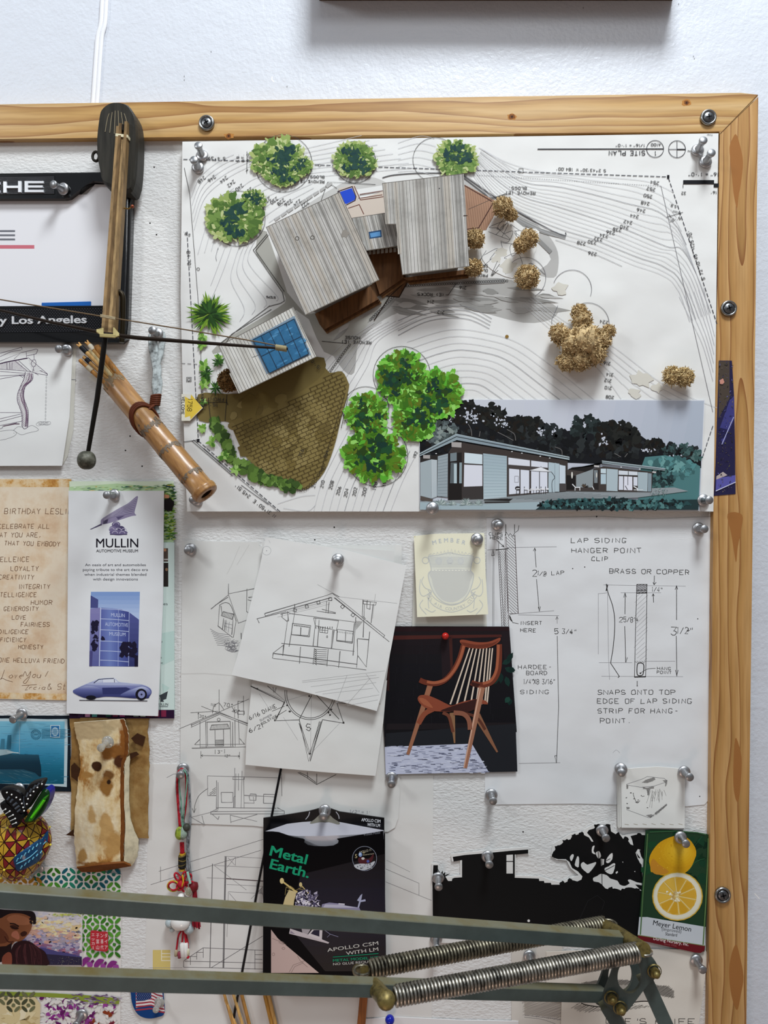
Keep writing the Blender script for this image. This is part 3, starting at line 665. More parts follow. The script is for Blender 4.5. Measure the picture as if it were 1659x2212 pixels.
# --- marker washes drawn on the sheet, plus painted shade by the big roof
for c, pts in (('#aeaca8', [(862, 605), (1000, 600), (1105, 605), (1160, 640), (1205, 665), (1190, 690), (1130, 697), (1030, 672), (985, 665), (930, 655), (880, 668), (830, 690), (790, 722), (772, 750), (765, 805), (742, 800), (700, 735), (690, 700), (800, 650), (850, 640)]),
               ('#a9a79f', [(576, 500), (552, 540), (572, 575), (610, 630), (616, 648), (600, 665), (470, 745), (480, 760), (640, 670), (700, 760), (760, 760), (800, 690), (870, 620), (870, 590), (660, 680)]),  # left of the big roof this wash doubles as its cast shadow
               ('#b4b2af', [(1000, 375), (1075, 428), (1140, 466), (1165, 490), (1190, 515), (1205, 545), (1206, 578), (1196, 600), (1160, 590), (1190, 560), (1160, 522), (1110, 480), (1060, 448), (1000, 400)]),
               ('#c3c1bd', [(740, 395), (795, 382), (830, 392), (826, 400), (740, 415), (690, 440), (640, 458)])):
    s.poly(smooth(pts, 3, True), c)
s.up()
for i in range(70):
    x = R.uniform(720, 1180); y = 640+max(0, (840-x)*.55)+R.uniform(-22, 34); a = -.7 if x < 840 else R.uniform(-.05, .25)
    s.leaf(x, y, R.uniform(30, 90), R.uniform(6, 16), a, R.choice(['#9c9a96', '#a5a39f', '#bab8b4', '#8f8d89']))
    if i % 12 == 0: s.up()
for p in ([(1062, 442), (1110, 470), (1168, 498), (1222, 512)], [(1085, 462), (1140, 498), (1190, 545)], [(870, 610), (930, 606), (1010, 610), (1090, 606)]): s.curve(p, 9, '#8f8e8c')
s.up()
for p in ([(1000, 378), (1075, 430), (1140, 470), (1214, 508), (1222, 502)], [(1002, 384), (1072, 438), (1080, 442)], [(826, 384), (850, 378), (905, 374), (995, 374)]): s.curve(p, 2.2, '#5d5c5e')
for p, c in (([(1060, 468), (1085, 455), (1130, 490), (1165, 500), (1150, 560), (1120, 600), (1075, 590), (1042, 560), (1040, 510)], '#e6e5e2'),): s.poly(smooth(p, 3, True), c)
s.up()
for i in range(16):
    x, y = R.uniform(1050, 1140), R.uniform(480, 590)
    s.curve([(x, y), (x+R.uniform(-20, 20), y+R.uniform(-16, 16)), (x+R.uniform(-30, 30), y+R.uniform(-26, 26)), (x+R.uniform(-38, 38), y+R.uniform(-30, 30))], 1, '#57565a')
# --- contour lines
A252 = [(1040, 322), (1085, 352), (1125, 378), (1200, 382), (1291, 399), (1377, 415), (1440, 446), (1462, 470)]
A240 = [(1030, 345), (1075, 390), (1130, 425), (1200, 445), (1255, 462), (1344, 492), (1440, 532), (1472, 537), (1504, 590), (1535, 676)]
A228 = [(1020, 375), (1060, 430), (1120, 475), (1200, 510), (1266, 530), (1363, 570), (1452, 608), (1490, 695)]
fam(A252, A240, 8, dark=(2, 7)); fam(A240, A228, 8, skip=(0,), dark=(5,))
fam([(1034, 318), (1100, 352), (1180, 372), (1300, 382), (1400, 392), (1455, 415)], A252, 3)
s.curve([(1200, 518), (1283, 548), (1344, 575)], .9, LG)
s.at(860, 640, 2.076)
fam([(40, 205), (230, 150), (400, 165), (560, 220), (760, 370), (1000, 560)], [(150, 470), (260, 425), (340, 420), (390, 445), (440, 480)], 10, dark=(3, 8))
fam([(0, 110), (130, 60), (300, 45), (420, 100)], [(0, 175), (140, 110), (300, 100), (410, 145)], 4, 1.0, '#8b8b8f')
fam([(600, 0), (760, 120), (950, 215), (1200, 400), (1430, 500)], [(560, 40), (720, 180), (900, 330), (1000, 460)], 6)
fam([(1260, 0), (1320, 120), (1370, 230), (1412, 380)], [(1370, -40), (1395, 80), (1420, 180)], 6)
s.at(380, 280, 3.19)
fam([(105, 465), (165, 330), (285, 225), (400, 170)], [(125, 690), (200, 470), (360, 330), (545, 235)], 5)
fam([(150, 860), (230, 600), (300, 480), (400, 400)], [(385, 800), (330, 960), (260, 1130), (200, 1240)], 6, dark=(3,))
fam([(440, 800), (405, 900), (380, 1040), (470, 1230), (440, 1320)], [(560, 740), (500, 860), (520, 950), (690, 1140), (690, 1180)], 4)
fam([(430, 420), (560, 330), (900, 250)], [(640, 640), (760, 560), (960, 430)], 7)
fam([(890, 130), (1280, 40)], [(900, 330), (1660, 260)], 8)
s.at(860, 280, 3.19); fam([(0, 90), (150, 45), (250, 60)], [(0, 290), (120, 285), (300, 330)], 6)
s.at(380, 640, 3.19)
fam([(1000, 480), (1150, 330), (1370, 180)], [(1190, 700), (1320, 480), (1400, 300), (1660, 160)], 7)
fam([(1190, 920), (1080, 1130), (1000, 1300), (950, 1480)], [(1660, 1080), (1560, 1280), (1480, 1480)], 11, dark=(4, 9))
fam([(700, 1430), (860, 1380), (960, 1370)], [(740, 1460), (900, 1480), (960, 1440)], 2)
s.at(0, 0, 1)
# --- property and setback lines
hc = s.h+1e-5
def chain(a, b, wd=1.5, col='#33353f'): s.dash(a, b, wd, col, 9, 3.5)
chain((396, 344), (580, 349)); chain((680, 356), (1445, 382)); chain((1444, 384), (1549, 700)); chain((1540, 920), (1510, 1010)); s.dash((1030, 378), (1428, 402), .8, GR, 3, 2); s.line([(1428, 402), (1540, 890)], .8, GR)
chain((404, 500), (428, 945)); s.line([(398, 362), (410, 420), (432, 700), (436, 850)], .9, PEN); chain((428, 952), (605, 1105)); s.dash((392, 785), (428, 787), 1, PEN); s.line([(396, 955), (428, 950)], 1.2, PEN)
s.lines([[(418, 950), (500, 1022), (545, 985)], [(414, 952), (502, 1028)], [(521, 1048), (580, 1090)]], 1.2, '#3a3a40'); s.line([(440, 968), (600, 1105)], .9, '#4a4a50')
s.rect(1441, 378, 1446, 386, '#15151a'); s.rect(425, 948, 431, 955, '#15151a'); s.ring(690, 357, 2.5, .8, PEN); s.line([(1121, 364), (1130, 364), (1130, 373), (1121, 373), (1121, 364)], 1, PEN)
s.ring(428, 581, 3, 1, PEN); s.ring(408, 820, 3, 1, PEN); s.line([(403, 815), (413, 815), (413, 824), (403, 824), (403, 815)], 1, PEN)
for c in ((612, 353, 62), (767, 350, 45), (513, 472, 60), (940, 345, 48), (868, 810, 62), (815, 985, 66), (790, 885, 50)): s.ring(c[0], c[1], c[2], .9, PEN)
for a in ([1135, 600, 44, 190, 420], [1236, 625, 42, 200, 380], [1270, 700, 46, 250, 380]): s.ring(a[0], a[1], a[2], 1, GR, None, a[3], a[4])
s.line([(1205, 660), (1192, 690), (1192, 700)], 1, GR)
# walls and drive edges drawn on the plan
for p in ([(577, 505), (547, 540), (610, 632), (614, 650), (606, 655)], [(580, 507), (552, 541), (614, 630)], [(583, 660), (475, 742)], [(586, 668), (500, 722), (483, 748), (481, 770)], [(606, 655), (580, 662)]): s.line(p, 1.2, '#4c4b48')
for i in range(9): s.poly([(592+i*14+R.uniform(-2, 2), 472-i*9), (604+i*14, 465-i*9), (606+i*14, 470-i*9), (595+i*14, 478-i*9)], '#b3b1ae')
for a, b in (((755, 745), (700, 820)), ((700, 820), (602, 880)), ((800, 690), (870, 622)), ((870, 618), (1100, 606))):
    n = int((Vector(a)-Vector(b)).length/5)
    for i in range(n): s.ring(a[0]+(b[0]-a[0])*i/n, a[1]+(b[1]-a[1])*i/n, 2.4, .8, '#3c3a38', n=8)
s.up()
# --- courtyards, decks and paving printed on the plan
s.poly([(731, 408), (765, 399), (776, 424), (772, 432), (830, 412), (833, 475), (758, 480), (745, 445)], '#cdbfb2').up()
s.poly([(730, 416), (760, 406), (768, 425), (766, 432), (748, 441), (740, 436)], '#2149c4').up(); s.line([(729, 414), (761, 403), (769, 425), (767, 433), (748, 443)], 2.2, '#3a2b33')
s.lines([[(765, 402), (779, 432), (828, 425)], [(777, 420), (827, 412)], [(779, 428), (826, 421)], [(752, 450), (776, 442), (786, 463)]], 1.8, '#6b4136')
s.poly([(1002, 398), (1082, 440), (1050, 497), (1003, 502)], '#a47f67').up(); s.hatch([(1002, 398), (1082, 440), (1050, 497), (1003, 502)], 1.45, 5, .7, '#7d5c48'); s.line([(1002, 400), (1066, 437), (1034, 492), (1004, 496)], 2.2, '#4a2c24'); s.line([(1012, 452), (1075, 425), (1095, 417)], 1, PEN)
s.poly([(792, 542), (862, 538), (870, 592), (882, 606), (862, 642), (820, 638), (780, 660), (700, 705), (690, 690), (818, 604)], '#6b4c33').up(); s.hatch([(794, 545), (862, 540), (870, 592), (880, 606), (862, 640), (822, 636)], 1.5, 9, .7, '#4a3320')
s.ell(843, 613, 13, 13, '#54351f').up().ell(843, 613, 8, 8, '#8a4a22').up().ell(843, 613, 3, 3, '#c07a3a'); s.lines([[(882, 606), (862, 642), (822, 638)], [(808, 692), (842, 640), (872, 612)]], 2, '#2c2018')
# paved forecourt
drv = smooth([(428, 852), (490, 851), (560, 845), (640, 815), (690, 785), (712, 805), (738, 802), (752, 825), (753, 842), (738, 900), (722, 965), (700, 1020), (670, 1052), (650, 1056), (600, 1040), (555, 1010), (530, 985), (512, 950), (498, 918), (484, 910), (430, 908)], 3, True)
s.poly(drv, '#7d6d3f').up()
s.poly(smooth([(428, 853), (490, 852), (520, 848), (680, 770), (700, 805), (640, 852), (580, 880), (510, 905), (430, 907)], 3, True), '#75663b').up()
for i in range(140):
    x, y = R.uniform(440, 735), R.uniform(858, 1040)
    if (x-605)**2/112**2+(y-930)**2/88**2 < 1: s.blob(x, y, R.uniform(8, 18), R.choice(['#857546', '#736336', '#8d7d4e', '#6b5c33']), .3, 9)
    if i % 20 == 0: s.up()
s.up()
brick = [(498, 918), (540, 905), (600, 882), (660, 845), (712, 806), (736, 804), (750, 828), (736, 905), (716, 975), (690, 1030), (655, 1050), (600, 1036), (555, 1005), (525, 965)]
ang = -0.42; s.hatch(brick, ang, 8.2, .95, '#4b3d22')
c_, q_ = math.cos(ang), math.sin(ang)
def inside(x, y, pl):
    r = False
    for i in range(len(pl)):
        (x1, y1), (x2, y2) = pl[i-1], pl[i]
        if (y1 < y) != (y2 < y) and x < x1+(y-y1)/(y2-y1)*(x2-x1): r = not r
    return r
row = 0
ymin = min(-x*q_+y*c_ for x, y in brick)
for row in range(36):
    yy = ymin+8.2*(row+.5)
    for k_ in range(-10, 80):
        xx = 60+k_*15.5+(row % 2)*7.7
        X, Y = xx*c_-yy*q_, xx*q_+yy*c_; X2, Y2 = xx*c_-(yy+8.2)*q_, xx*q_+(yy+8.2)*c_
        if inside(X, Y, brick) and inside(X2, Y2, brick): s.line([(X, Y), (X2, Y2)], 1.1, '#4b3d22')
for p in ([(700, 1010), (660, 1056), (625, 1050), (605, 1046)],): 
    q = smooth(p, 8)
    for v in q: s.ring(v.x, v.y, 3, 1, '#3c3526', n=8)
s.lines([[(752, 858), (737, 925)], [(728, 930), (752, 850)], [(690, 1025), (722, 925), (745, 850)]], 1.2, '#3f3622')
s.lines([[(428, 869), (490, 869)], [(488, 863), (492, 875)], [(450, 860), (455, 910)], [(490, 852), (486, 910)]], 1.1, INK)
# hedge row
s.up()
hz = smooth([(463, 915), (480, 940), (492, 965), (510, 1000), (535, 1012), (560, 1030), (600, 1045), (640, 1050)], 10)
for i, v in enumerate(hz*3):
    s.blob(v.x+R.uniform(-9, 6), v.y+R.uniform(-9, 9), R.uniform(4, 10), R.choice(['#4d6a2c', '#5d7d35', '#3d5626', '#6c8c42', '#324a20']), .4, 9)
    if i % 40 == 0: s.up()
for x, y, r in ((440, 868, 10), (438, 925, 13), (457, 955, 15), (483, 985, 15), (510, 1015, 14), (437, 745, 14), (438, 728, 12), (440, 790, 17), (446, 812, 18), (440, 830, 14), (474, 775, 14)):
    for i in range(14): a = R.uniform(0, 6.28); s.leaf(x, y, r*R.uniform(.6, 1.1), r*.5, a, R.choice(['#6d9a3a', '#86b050', '#4d7a2c', '#9abf6a']))
s.up(2)
# watercolour trees
def wtree(cx, cy, r, lt, md, dk, lobes=1, ry=None):
    ry = ry or r
    for n_, cols, rr, sz in ((150, lt, 1.0, .40), (105, md, .93, .34)):
        s.up(2)
        for i in range(n_):
            a = R.uniform(0, 6.28); f = rr*math.sqrt(R.uniform(0.02, 1)); x, y = cx+r*f*math.cos(a), cy+ry*f*math.sin(a)
            ln = r*sz*R.uniform(.25, .6); s.blob(x, y, ln, R.choice(cols), .42, 10, ry=ln*R.uniform(.35, .8), rot=a+R.uniform(-1, 1))
    s.up(2)
    for k in range(9):
        a = R.uniform(0, 6.28); f = R.uniform(.1, .72); x, y = cx+r*f*math.cos(a), cy+ry*f*math.sin(a)
        for i in range(6): ln = r*R.uniform(.07, .17); s.blob(x+R.gauss(0, r*.12), y+R.gauss(0, r*.1), ln, R.choice(dk), .4, 10, ry=ln*R.uniform(.4, .8), rot=R.uniform(0, 3.1))
    for i in range(30):
        a = R.uniform(0, 6.28); f = math.sqrt(R.uniform(.02, .9)); ln = r*R.uniform(.05, .13); s.blob(cx+r*f*math.cos(a), cy+ry*f*math.sin(a), ln, R.choice(lt+md), .4, 9, ry=ln*.5, rot=R.uniform(0, 3.1))
LT, MD, DG = ['#a3b06c', '#8fa35a', '#b5bf86'], ['#5c7a38', '#6f8c46', '#4d6b30'], ['#1f4038', '#2a4a36', '#24443e', '#17383a']
base_h = s.h
for t in ((600, 342, 56, 44), (648, 358, 26, 20), (610, 375, 36, 24), (767, 345, 45, 36), (985, 342, 44, 38), (508, 470, 60, 52), (548, 432, 26, 22)):
    s.h = base_h; wtree(t[0], t[1], t[2], LT, MD, DG, ry=t[3])
LT2, MD2, DG2 = ['#7ec24a', '#6fb53c', '#95cf66', '#58a82e'], ['#45781c', '#3a6a18', '#557f1e', '#5f6e1c'], ['#1b3d22', '#1f4a2a', '#16362c', '#284016']
for t in ((868, 808, 50, 50), (945, 850, 54, 50), (895, 905, 48, 44), (792, 893, 46, 44), (808, 982, 66, 54), (862, 830, 46, 40)):
    s.h = base_h; wtree(t[0], t[1], t[2], LT2, MD2, DG2, ry=t[3])
s.h = base_h
for i in range(150):
    a = R.uniform(0, 6.28); ln = R.uniform(22, 46) if i < 90 else R.uniform(12, 30); st = R.uniform(0, 12)
    s.leaf(453+st*math.cos(a), 678+st*math.sin(a), ln, R.uniform(3.5, 6.5), a+R.uniform(-.15, .15), R.choice(['#6b8f2a', '#547d24', '#8aa83e', '#39601c']) if i < 90 else R.choice(['#24431a', '#1c3616', '#2f5420']))
    if i % 30 == 29: s.up()
for x, y in ((472, 784), (446, 806), (466, 838)):
    for i in range(18): s.leaf(x, y, R.uniform(10, 20), 3.5, R.uniform(0, 6.28), R.choice(['#2f5420', '#466f2c', '#1f3b1a']))
s.h = base_h+s.eps*16
# --- lettering on the plan (the sheet is pinned upside down)
s.flush(); htop = s.h; s.h = hc
s.at(1200, 280, 3.614)
s.line([(-140, 152), (845, 150)], 2, '#1c1c22'); s.ring(778, 150, 66, 1.2, '#2c2c34'); s.ring(949, 152, 66, 1.2, '#2c2c34'); s.line([(883, 154), (1015, 154)], 1.1, '#2c2c34').line([(949, 87), (949, 218)], 1.1, '#2c2c34').line([(949, 154), (1013, 154)], 2.2, '#15151a')
s.hand('SITE PLAN', 697, 166, 33, 1.5, '#1c1c22', 180, jit=0, xs=1.05); s.hand('1', 783, 168, 32, 1.4, '#1c1c22', 180, jit=0); s.hand('A100', 820, 108, 20, 1.1, '#1c1c22', 180, jit=0, xs=1.1); s.hand('1/16" = 1\'-0"', 694, 113, 20, 1.1, '#1c1c22', 180, jit=0, xs=1.1)
s.hand('Z', 1036, 162, 15, 1.1, '#1c1c22', 90, jit=0); s.hand("16\" = 1'-0\"", 1272, 336, 26, 1.2, '#1c1c22', 180, jit=0, xs=1.05)
s.rect(997, 394, 1238, 425, '#17171b').rect(1238, 420, 1275, 450, '#17171b').line([(996, 425), (996, 454)], 1, INK).line([(1237, 425), (1237, 450)], 1, INK)
s.hand("32", 1018, 486, 20, 1.1, INK, 180, jit=0); s.hand("16'", 1256, 480, 20, 1.1, INK, 180, jit=0)
s.hand("S 2^43'30\" W", 392, 311, 20, 1.1, INK, 182, jit=0, xs=1.1); s.hand("184.00'", 133, 300, 21, 1.1, INK, 182, jit=0, xs=1.05)
for i, (x, y, t) in enumerate(((808, 407, '254'), (780, 458, '252'), (756, 512, '250'), (735, 568, '248'), (702, 624, '246'), (650, 668, '244'), (600, 716, '242'), (572, 755, '240'), (515, 775, '238'), (464, 797, '236'), (412, 822, '234'), (368, 848, '232'), (320, 873, '230'), (236, 880, '228'), (322, 962, '226'), (412, 1495, '224'))):
    s.hand(t, x, y, 23, 1.15, INK, 190, jit=.1, xs=1.05)
s.hand("S.B.", 945, 592, 18, 1, INK, 195, jit=0); s.hand("INT.", 950, 636, 15, 1, INK, 195, jit=0); s.hand("5'-0\"", 972, 680, 20, 1, INK, 165, jit=0); s.lines([[(865, 684), (995, 645)], [(885, 660), (905, 690)], [(955, 640), (975, 668)]], 1, INK)
s.hand("125.70'", 1085, 915, 24, 1.1, INK, 258, jit=0, xs=.95); s.hand("S 72^10'45\" W", 1168, 1168, 24, 1.1, INK, 251, jit=0, xs=1.0); s.text('Design', 1225, 36, 12, INK, rot=180)
s.at(380, 280, 3.19)
for x, y, t in ((192, 318, '248'), (262, 312, '246'), (345, 318, '244'), (396, 345, '242'), (452, 372, '240'), (516, 396, '238'), (566, 440, '236'), (600, 455, '234'), (642, 462, '232'), (692, 462, '230'), (740, 472, '228'), (790, 478, '226'), (852, 478, '224'), (905, 488, '222'), (890, 545, '220')):
    s.hand(t, x, y, 22, 1.15, INK, 141, jit=.1, xs=.95)
s.hand("S 4^39' W", 340, 190, 18, 1.1, INK, 182, jit=0, xs=1.2); s.hand('REMOVE (E)', 1022, 350, 17, 1.1, INK, 181, jit=.1, xs=1.15); s.hand('BLDGS', 1022, 318, 17, 1.1, INK, 181, jit=.1, xs=1.2); s.hand('INT.', 470, 222, 16, 1, INK, 268, jit=0); s.hand('S.B.', 436, 222, 16, 1, INK, 268, jit=0); s.hand("84.70'", 74, 838, 22, 1.1, INK, 86, jit=0); s.hand("5'-0\"", 505, 218, 16, 1, INK, 268, jit=0); s.hand('S.B.', 100, 720, 16, 1, INK, 200, jit=0)
s.line([(490, 180), (488, 300)], 1, INK).line([(482, 215), (498, 205)], 1.2, INK).line([(482, 285), (498, 275)], 1.2, INK); s.line([(1045, 362), (1000, 490)], .9, INK).line([(1110, 405), (1045, 360), (1375, 378)], 1, INK); s.hand('STEPS', 685, 1150, 13, 1, INK, 184, jit=.1)
s.at(860, 280, 3.19)
s.hand('REMOVE (E)', 945, 428, 19, 1.1, INK, 181, jit=.1, xs=1.15); s.hand('BLDGS.', 885, 395, 19, 1.1, INK, 181, jit=.1, xs=1.15); s.hand('PROPOSED', 617, 995, 18, 1.1, INK, 181, jit=.1, xs=1.1); s.hand('OL', 617, 962, 18, 1.1, INK, 181, jit=.1); s.hand('GR', 617, 930, 18, 1.1, INK, 181, jit=.1)
s.hand('(E) ROCKS', 318, 1128, 19, 1.1, INK, 181, jit=.1, xs=1.15); s.line([(328, 1140), (345, 1140), (400, 1060)], 1.1, INK)
for x, y, t in ((470, 1080, '216'), (247, 1178, '214'), (318, 1250, '212')): s.hand(t, x, y, 20, 1.1, INK, 184, jit=.1)
s.line([(640, 1005), (685, 905)], 1, INK).line([(645, 1005), (700, 925)], 1, INK).line([(645, 1008), (690, 968)], 1, INK); s.line([(770, 440), (620, 475)], 1, INK)
s.at(380, 640, 3.19)
s.hand('REMOVE (E)', 1345, 310, 19, 1.1, INK, 182, jit=.1, xs=1.15); s.hand('HOUSE', 1268, 278, 19, 1.1, INK, 182, jit=.1, xs=1.15); s.line([(1175, 325), (1005, 310)], 1, INK)
s.h = htop
s.hand('FRONT S.B.', 330, 700, 22, 1.2, INK, 181, jit=.1, xs=1.1); s.hand("15'-0\"", 285, 736, 22, 1.2, INK, 181, jit=.1, xs=1.05); s.hand("15'-0\"", 1000, 492, 20, 1.1, INK, 225, jit=.1)
for x, y, t, r in ((872, 1108, '216', 290), (1045, 1115, '214', 290)): s.hand(t, x-8, y, 21, 1.15, INK, r, jit=.1, xs=1.05)
s.hand('DRIVEWAY', 195, 780, 17, 1.1, INK, 268, jit=.1); s.h = hc
for x, y, t, r in ((965, 1322, '212', 285), (1022, 1322, '210', 282), (1082, 1332, '208', 285), (1132, 1372, '206', 285), (1185, 1385, '204', 282), (1245, 1378, '202', 282), (1310, 1380, '200', 282), (1385, 1335, '198', 282), (1452, 1308, '196', 282), (1568, 1210, '194', 282)): s.hand(t, x-8, y, 21, 1.15, INK, r, jit=.1, xs=1.05)
s.hand("245.51'", 515, 1375, 22, 1.1, INK, 221, jit=0, xs=1.0); s.hand("N 31^50' E", 690, 1510, 22, 1.1, INK, 217, jit=0); s.hand('MIN', 255, 1020, 13, 1, INK, 262, jit=.1)
s.at(860, 640, 2.076)
for x, y, t in ((952, 296, '216'), (965, 346, '214'), (957, 373, '212'), (958, 406, '210'), (968, 448, '208')): s.hand(t, x, y, 13, 1.15, INK, 187, jit=.1)
s.hand('192', 78, 725, 12, 1.1, INK, 290, jit=.1); s.hand('194', 18, 785, 12, 1.1, INK, 290, jit=.1)
s.at(0, 0, 1)
for x, y, r in ((1210, 622, 16), (1385, 820, 22), (1420, 838, 12), (1370, 848, 14), (1082, 545, 13), (1072, 560, 10), (1098, 575, 18)): s.blob(x, y, r, '#d3cfc4', .35, 14, ry=r*.8)
s.ell(1095, 727, 4, 4, '#8a6a30', n=8)
s.build('plan_board', sm)
# --- model houses
WD, RS = M('#5b4128', 0.6, kind='grain'), '#b5b2ad'
def volume(name, wall_px, hb, ht, m, inset=0.004):
    mb = MB(); f = [P(x, y, DS+ht) for x, y in wall_px]; c = sum(f, Vector())/len(f)
    f = [q+(c-q).normalized()*inset for q in f]; mb.prism(f, [Vector((q.x, -DS-hb, q.z)) for q in f], m); return mb.build(name, sm)
def roofplate(name, px, ht, ang, gap, th=0.0016, extra=None, jit=0, pal=('#b5b2ad', '#aba8a2', '#bcb9b4', '#a19d97', '#aea79d', '#b7b4ae', '#989590')):
    s = Sheet(DS+ht).base(px, M(RS, 0.7, kind='weather'), th, M('#b8b2a4')); s.at(0, 0, 1)
    s.hatch(px, ang, gap, gap*1.02, [M(c, 0.7, kind='weather') for c in pal], -1).up(); s.hatch(px, ang, gap, .85, '#65615c', jit); s.line(px, 1.2, '#6d6862', True); s.up()
    if extra: extra(s)
    return s.build(name, sm)
# raised decks
for px, h in (([(680, 678), (800, 618), (812, 640), (818, 646), (700, 712), (690, 700)], 0.006), ([(792, 545), (860, 536), (872, 600), (820, 636)], 0.004), ([(872, 600), (1008, 582), (1006, 592), (880, 606)], 0.005)):
    mb = MB()
    for i in range(3):
        f = [P(x+i*3, y+i*4, DS+h-i*h/3) for x, y in px]; mb.prism(f, [Vector((q.x, -DS-h+(i+1)*h/3, q.z)) for q in f], M(['#6b4a2e', '#54371f', '#7a5a3a'][i], 0.6, kind='grain'))
    mb.build('deck', sm)
volume('house_wall', [(575, 491), (733, 416), (819, 604), (660, 680)], 0.0, 0.026, WD, 0.011)
volume('house_wall', [(826, 396), (999, 376), (1013, 574), (869, 592), (855, 484), (836, 484)], 0.0, 0.026, WD, 0.010)
volume('house_wall', [(757, 474), (835, 460), (858, 528), (794, 540)], 0.0, 0.018, WD, 0.004)
volume('house_wall', [(472, 748), (632, 664), (684, 770), (518, 849)], 0.0, 0.021, WD, 0.012)
mb = MB()
for i in range(7):
    x0 = 796+i*9; mb.slab([(x0, 541-i*.9), (x0+6, 540.4-i*.9), (x0+6, 549-i*.9), (x0, 550-i*.9)], DS+0.014, DS+0.0135, M('#a9a59c', .3))
mb.build('window_strip', sm)
def ex1(s):
    for x, y in ((642, 515), (675, 513)): s.ring(x, y, 4, 1.4, '#54504a', n=14)
    s.blob(745, 505, 9, '#8d877f', .3)
roofplate('roof', [(575, 491), (733.6, 415), (819, 604), (659.6, 680)], 0.030, math.atan2(189, 85.4), 7.9, extra=ex1)
def ex0(s):
    s.poly([(796, 501), (823.5, 496.5), (825, 512), (798.5, 516)], '#27476b').up(); s.poly([(799, 504), (821, 500), (822, 509.5), (801, 513)], '#5a8fc0')
roofplate('roof', [(755, 472), (833, 460), (839, 484), (853, 484), (859.7, 531), (792, 541)], 0.0195, math.atan2(70, 18), 8.2, extra=ex0)
def ex2(s): s.ell(949, 407, 1.5, 1.5, '#444444', n=6); s.line([(1001, 466), (1010, 466)], 2, '#3c2a22')
roofplate('roof', [(826, 396), (999.5, 375.6), (1006, 466), (1013.6, 574.7), (869.4, 592.8), (855, 484), (836, 484)], 0.030, math.atan2(199, 12), 7.6, extra=ex2)
def ex3(s):
    s.line([(545, 772), (562, 766)], 1, '#555555')
    s.poly([(540, 734), (636, 682), (672, 766), (576, 808)], '#7f93a4').up()
rf = roofplate('roof', [(472.5, 748), (632, 663.5), (684, 770), (518, 849)], 0.026, math.atan2(103, 49), 6.9, extra=ex3, pal=('#cccac3', '#c5c2ba', '#d0cec8', '#bfbcb4'))
def quad(a, b, c, d, u, v): return Vector(a)*(1-u)*(1-v)+Vector(b)*u*(1-v)+Vector(c)*u*v+Vector(d)*(1-u)*v
s = Sheet(DS+0.0268).base([(546, 734), (635.5, 688.6), (667, 764), (582, 806)], M('#35698f', 0.4, kind='mottle'), 0.0006, M('#3a4652')); s.at(0, 0, 1)
qd = ((546, 734), (635.5, 688.6), (667, 764), (582, 806))
for i in range(26):
    q = quad(*qd, R.uniform(.08, .92), R.uniform(.08, .92)); s.leaf(q.x, q.y, R.uniform(8, 22), R.uniform(3, 8), -.45, R.choice(['#3f7ba6', '#2f6089', '#4c86ae']))
s.up()
for i in range(6): s.line([quad(*qd, i/5, 0), quad(*qd, i/5, 1)], 1.5, '#23364a')
for v in (0, .5, 1): s.line([quad(*qd, 0, v), quad(*qd, 1, v)], 1.5, '#23364a')
sk = s.build('skylight', None); sk.parent = rf; sk.location = WL[sk.name]-WL[rf.name]
# --- lichen shrubs glued to the board
def shrub(name, lobes, col, n, ln=0.0026, label=None):
    mb = MB(); m = M(col, 0.9, kind='lichen')
    for (x, y, r, rz) in lobes:
        c = P(x, y, DS+0.004+rz*MM*0.5); rr = r*MM
        mb.ball(c, 0, m, 8, (rr*.82, rz*MM*.62, rr*.82), lambda a, b: 1+.16*math.sin(5*a+3*b)+.1*math.sin(9*b))
        for i in range(int(n*1.7)):
            a = R.uniform(0, 6.28); zz = R.uniform(-1, 0.25); h = math.sqrt(max(0, 1-zz*zz))
            d = Vector((h*math.cos(a), zz, h*math.sin(a))); f_ = R.uniform(.74, 1.0); p = c+Vector((d.x*rr*f_, d.y*rz*MM*.66*f_, d.z*rr*f_)); pts = [p]; d = d*.35+Vector((R.uniform(-1, 1), R.uniform(-.8, .4), R.uniform(-1, 1)))*.9
            for k in range(4):
                d = (d+Vector((R.uniform(-1, 1), R.uniform(-.8, .5), R.uniform(-1, 1)))*.75).normalized(); pts.append(pts[-1]+d*ln*R.uniform(.18, .36))
            mb.tube(pts, [.00050, .00048, .00044, .00038, .00028], m, 4, caps=False)
    o = mb.build(name, sm)
    if label: o['label'] = label
TAN = '#c2a97e'
shrub('lichen_shrub', [(1086, 448, 20, 26), (1104, 466, 10, 18)], TAN, 230)
shrub('lichen_shrub', [(1126, 530, 15, 22), (1142, 516, 18, 24)], TAN, 200)
shrub('lichen_shrub', [(1026, 517, 19, 24)], TAN, 260); shrub('lichen_shrub', [(1023, 579, 17, 22)], TAN, 240); shrub('lichen_shrub', [(1139, 599, 24, 28)], TAN, 330)
shrub('lichen_shrub', [(1256, 692, 21, 34), (1250, 668+6, 14, 26), (1262, 735, 38, 44), (1238, 742, 30, 38), (1207, 722, 20, 30), (1222, 782, 20, 28), (1252, 775, 26, 32), (1283, 762, 26, 34), (1296, 735, 22, 28), (1314, 716, 12, 20)], TAN, 170)
shrub('lichen_shrub', [(1452, 812, 19, 22), (1478, 815, 19, 22)], '#c6ae80', 200)
shrub('lichen_shrub', [(496, 822, 24, 26)], '#7d5f3a', 420, 0.002, 'dark brown rounded lichen shrub')
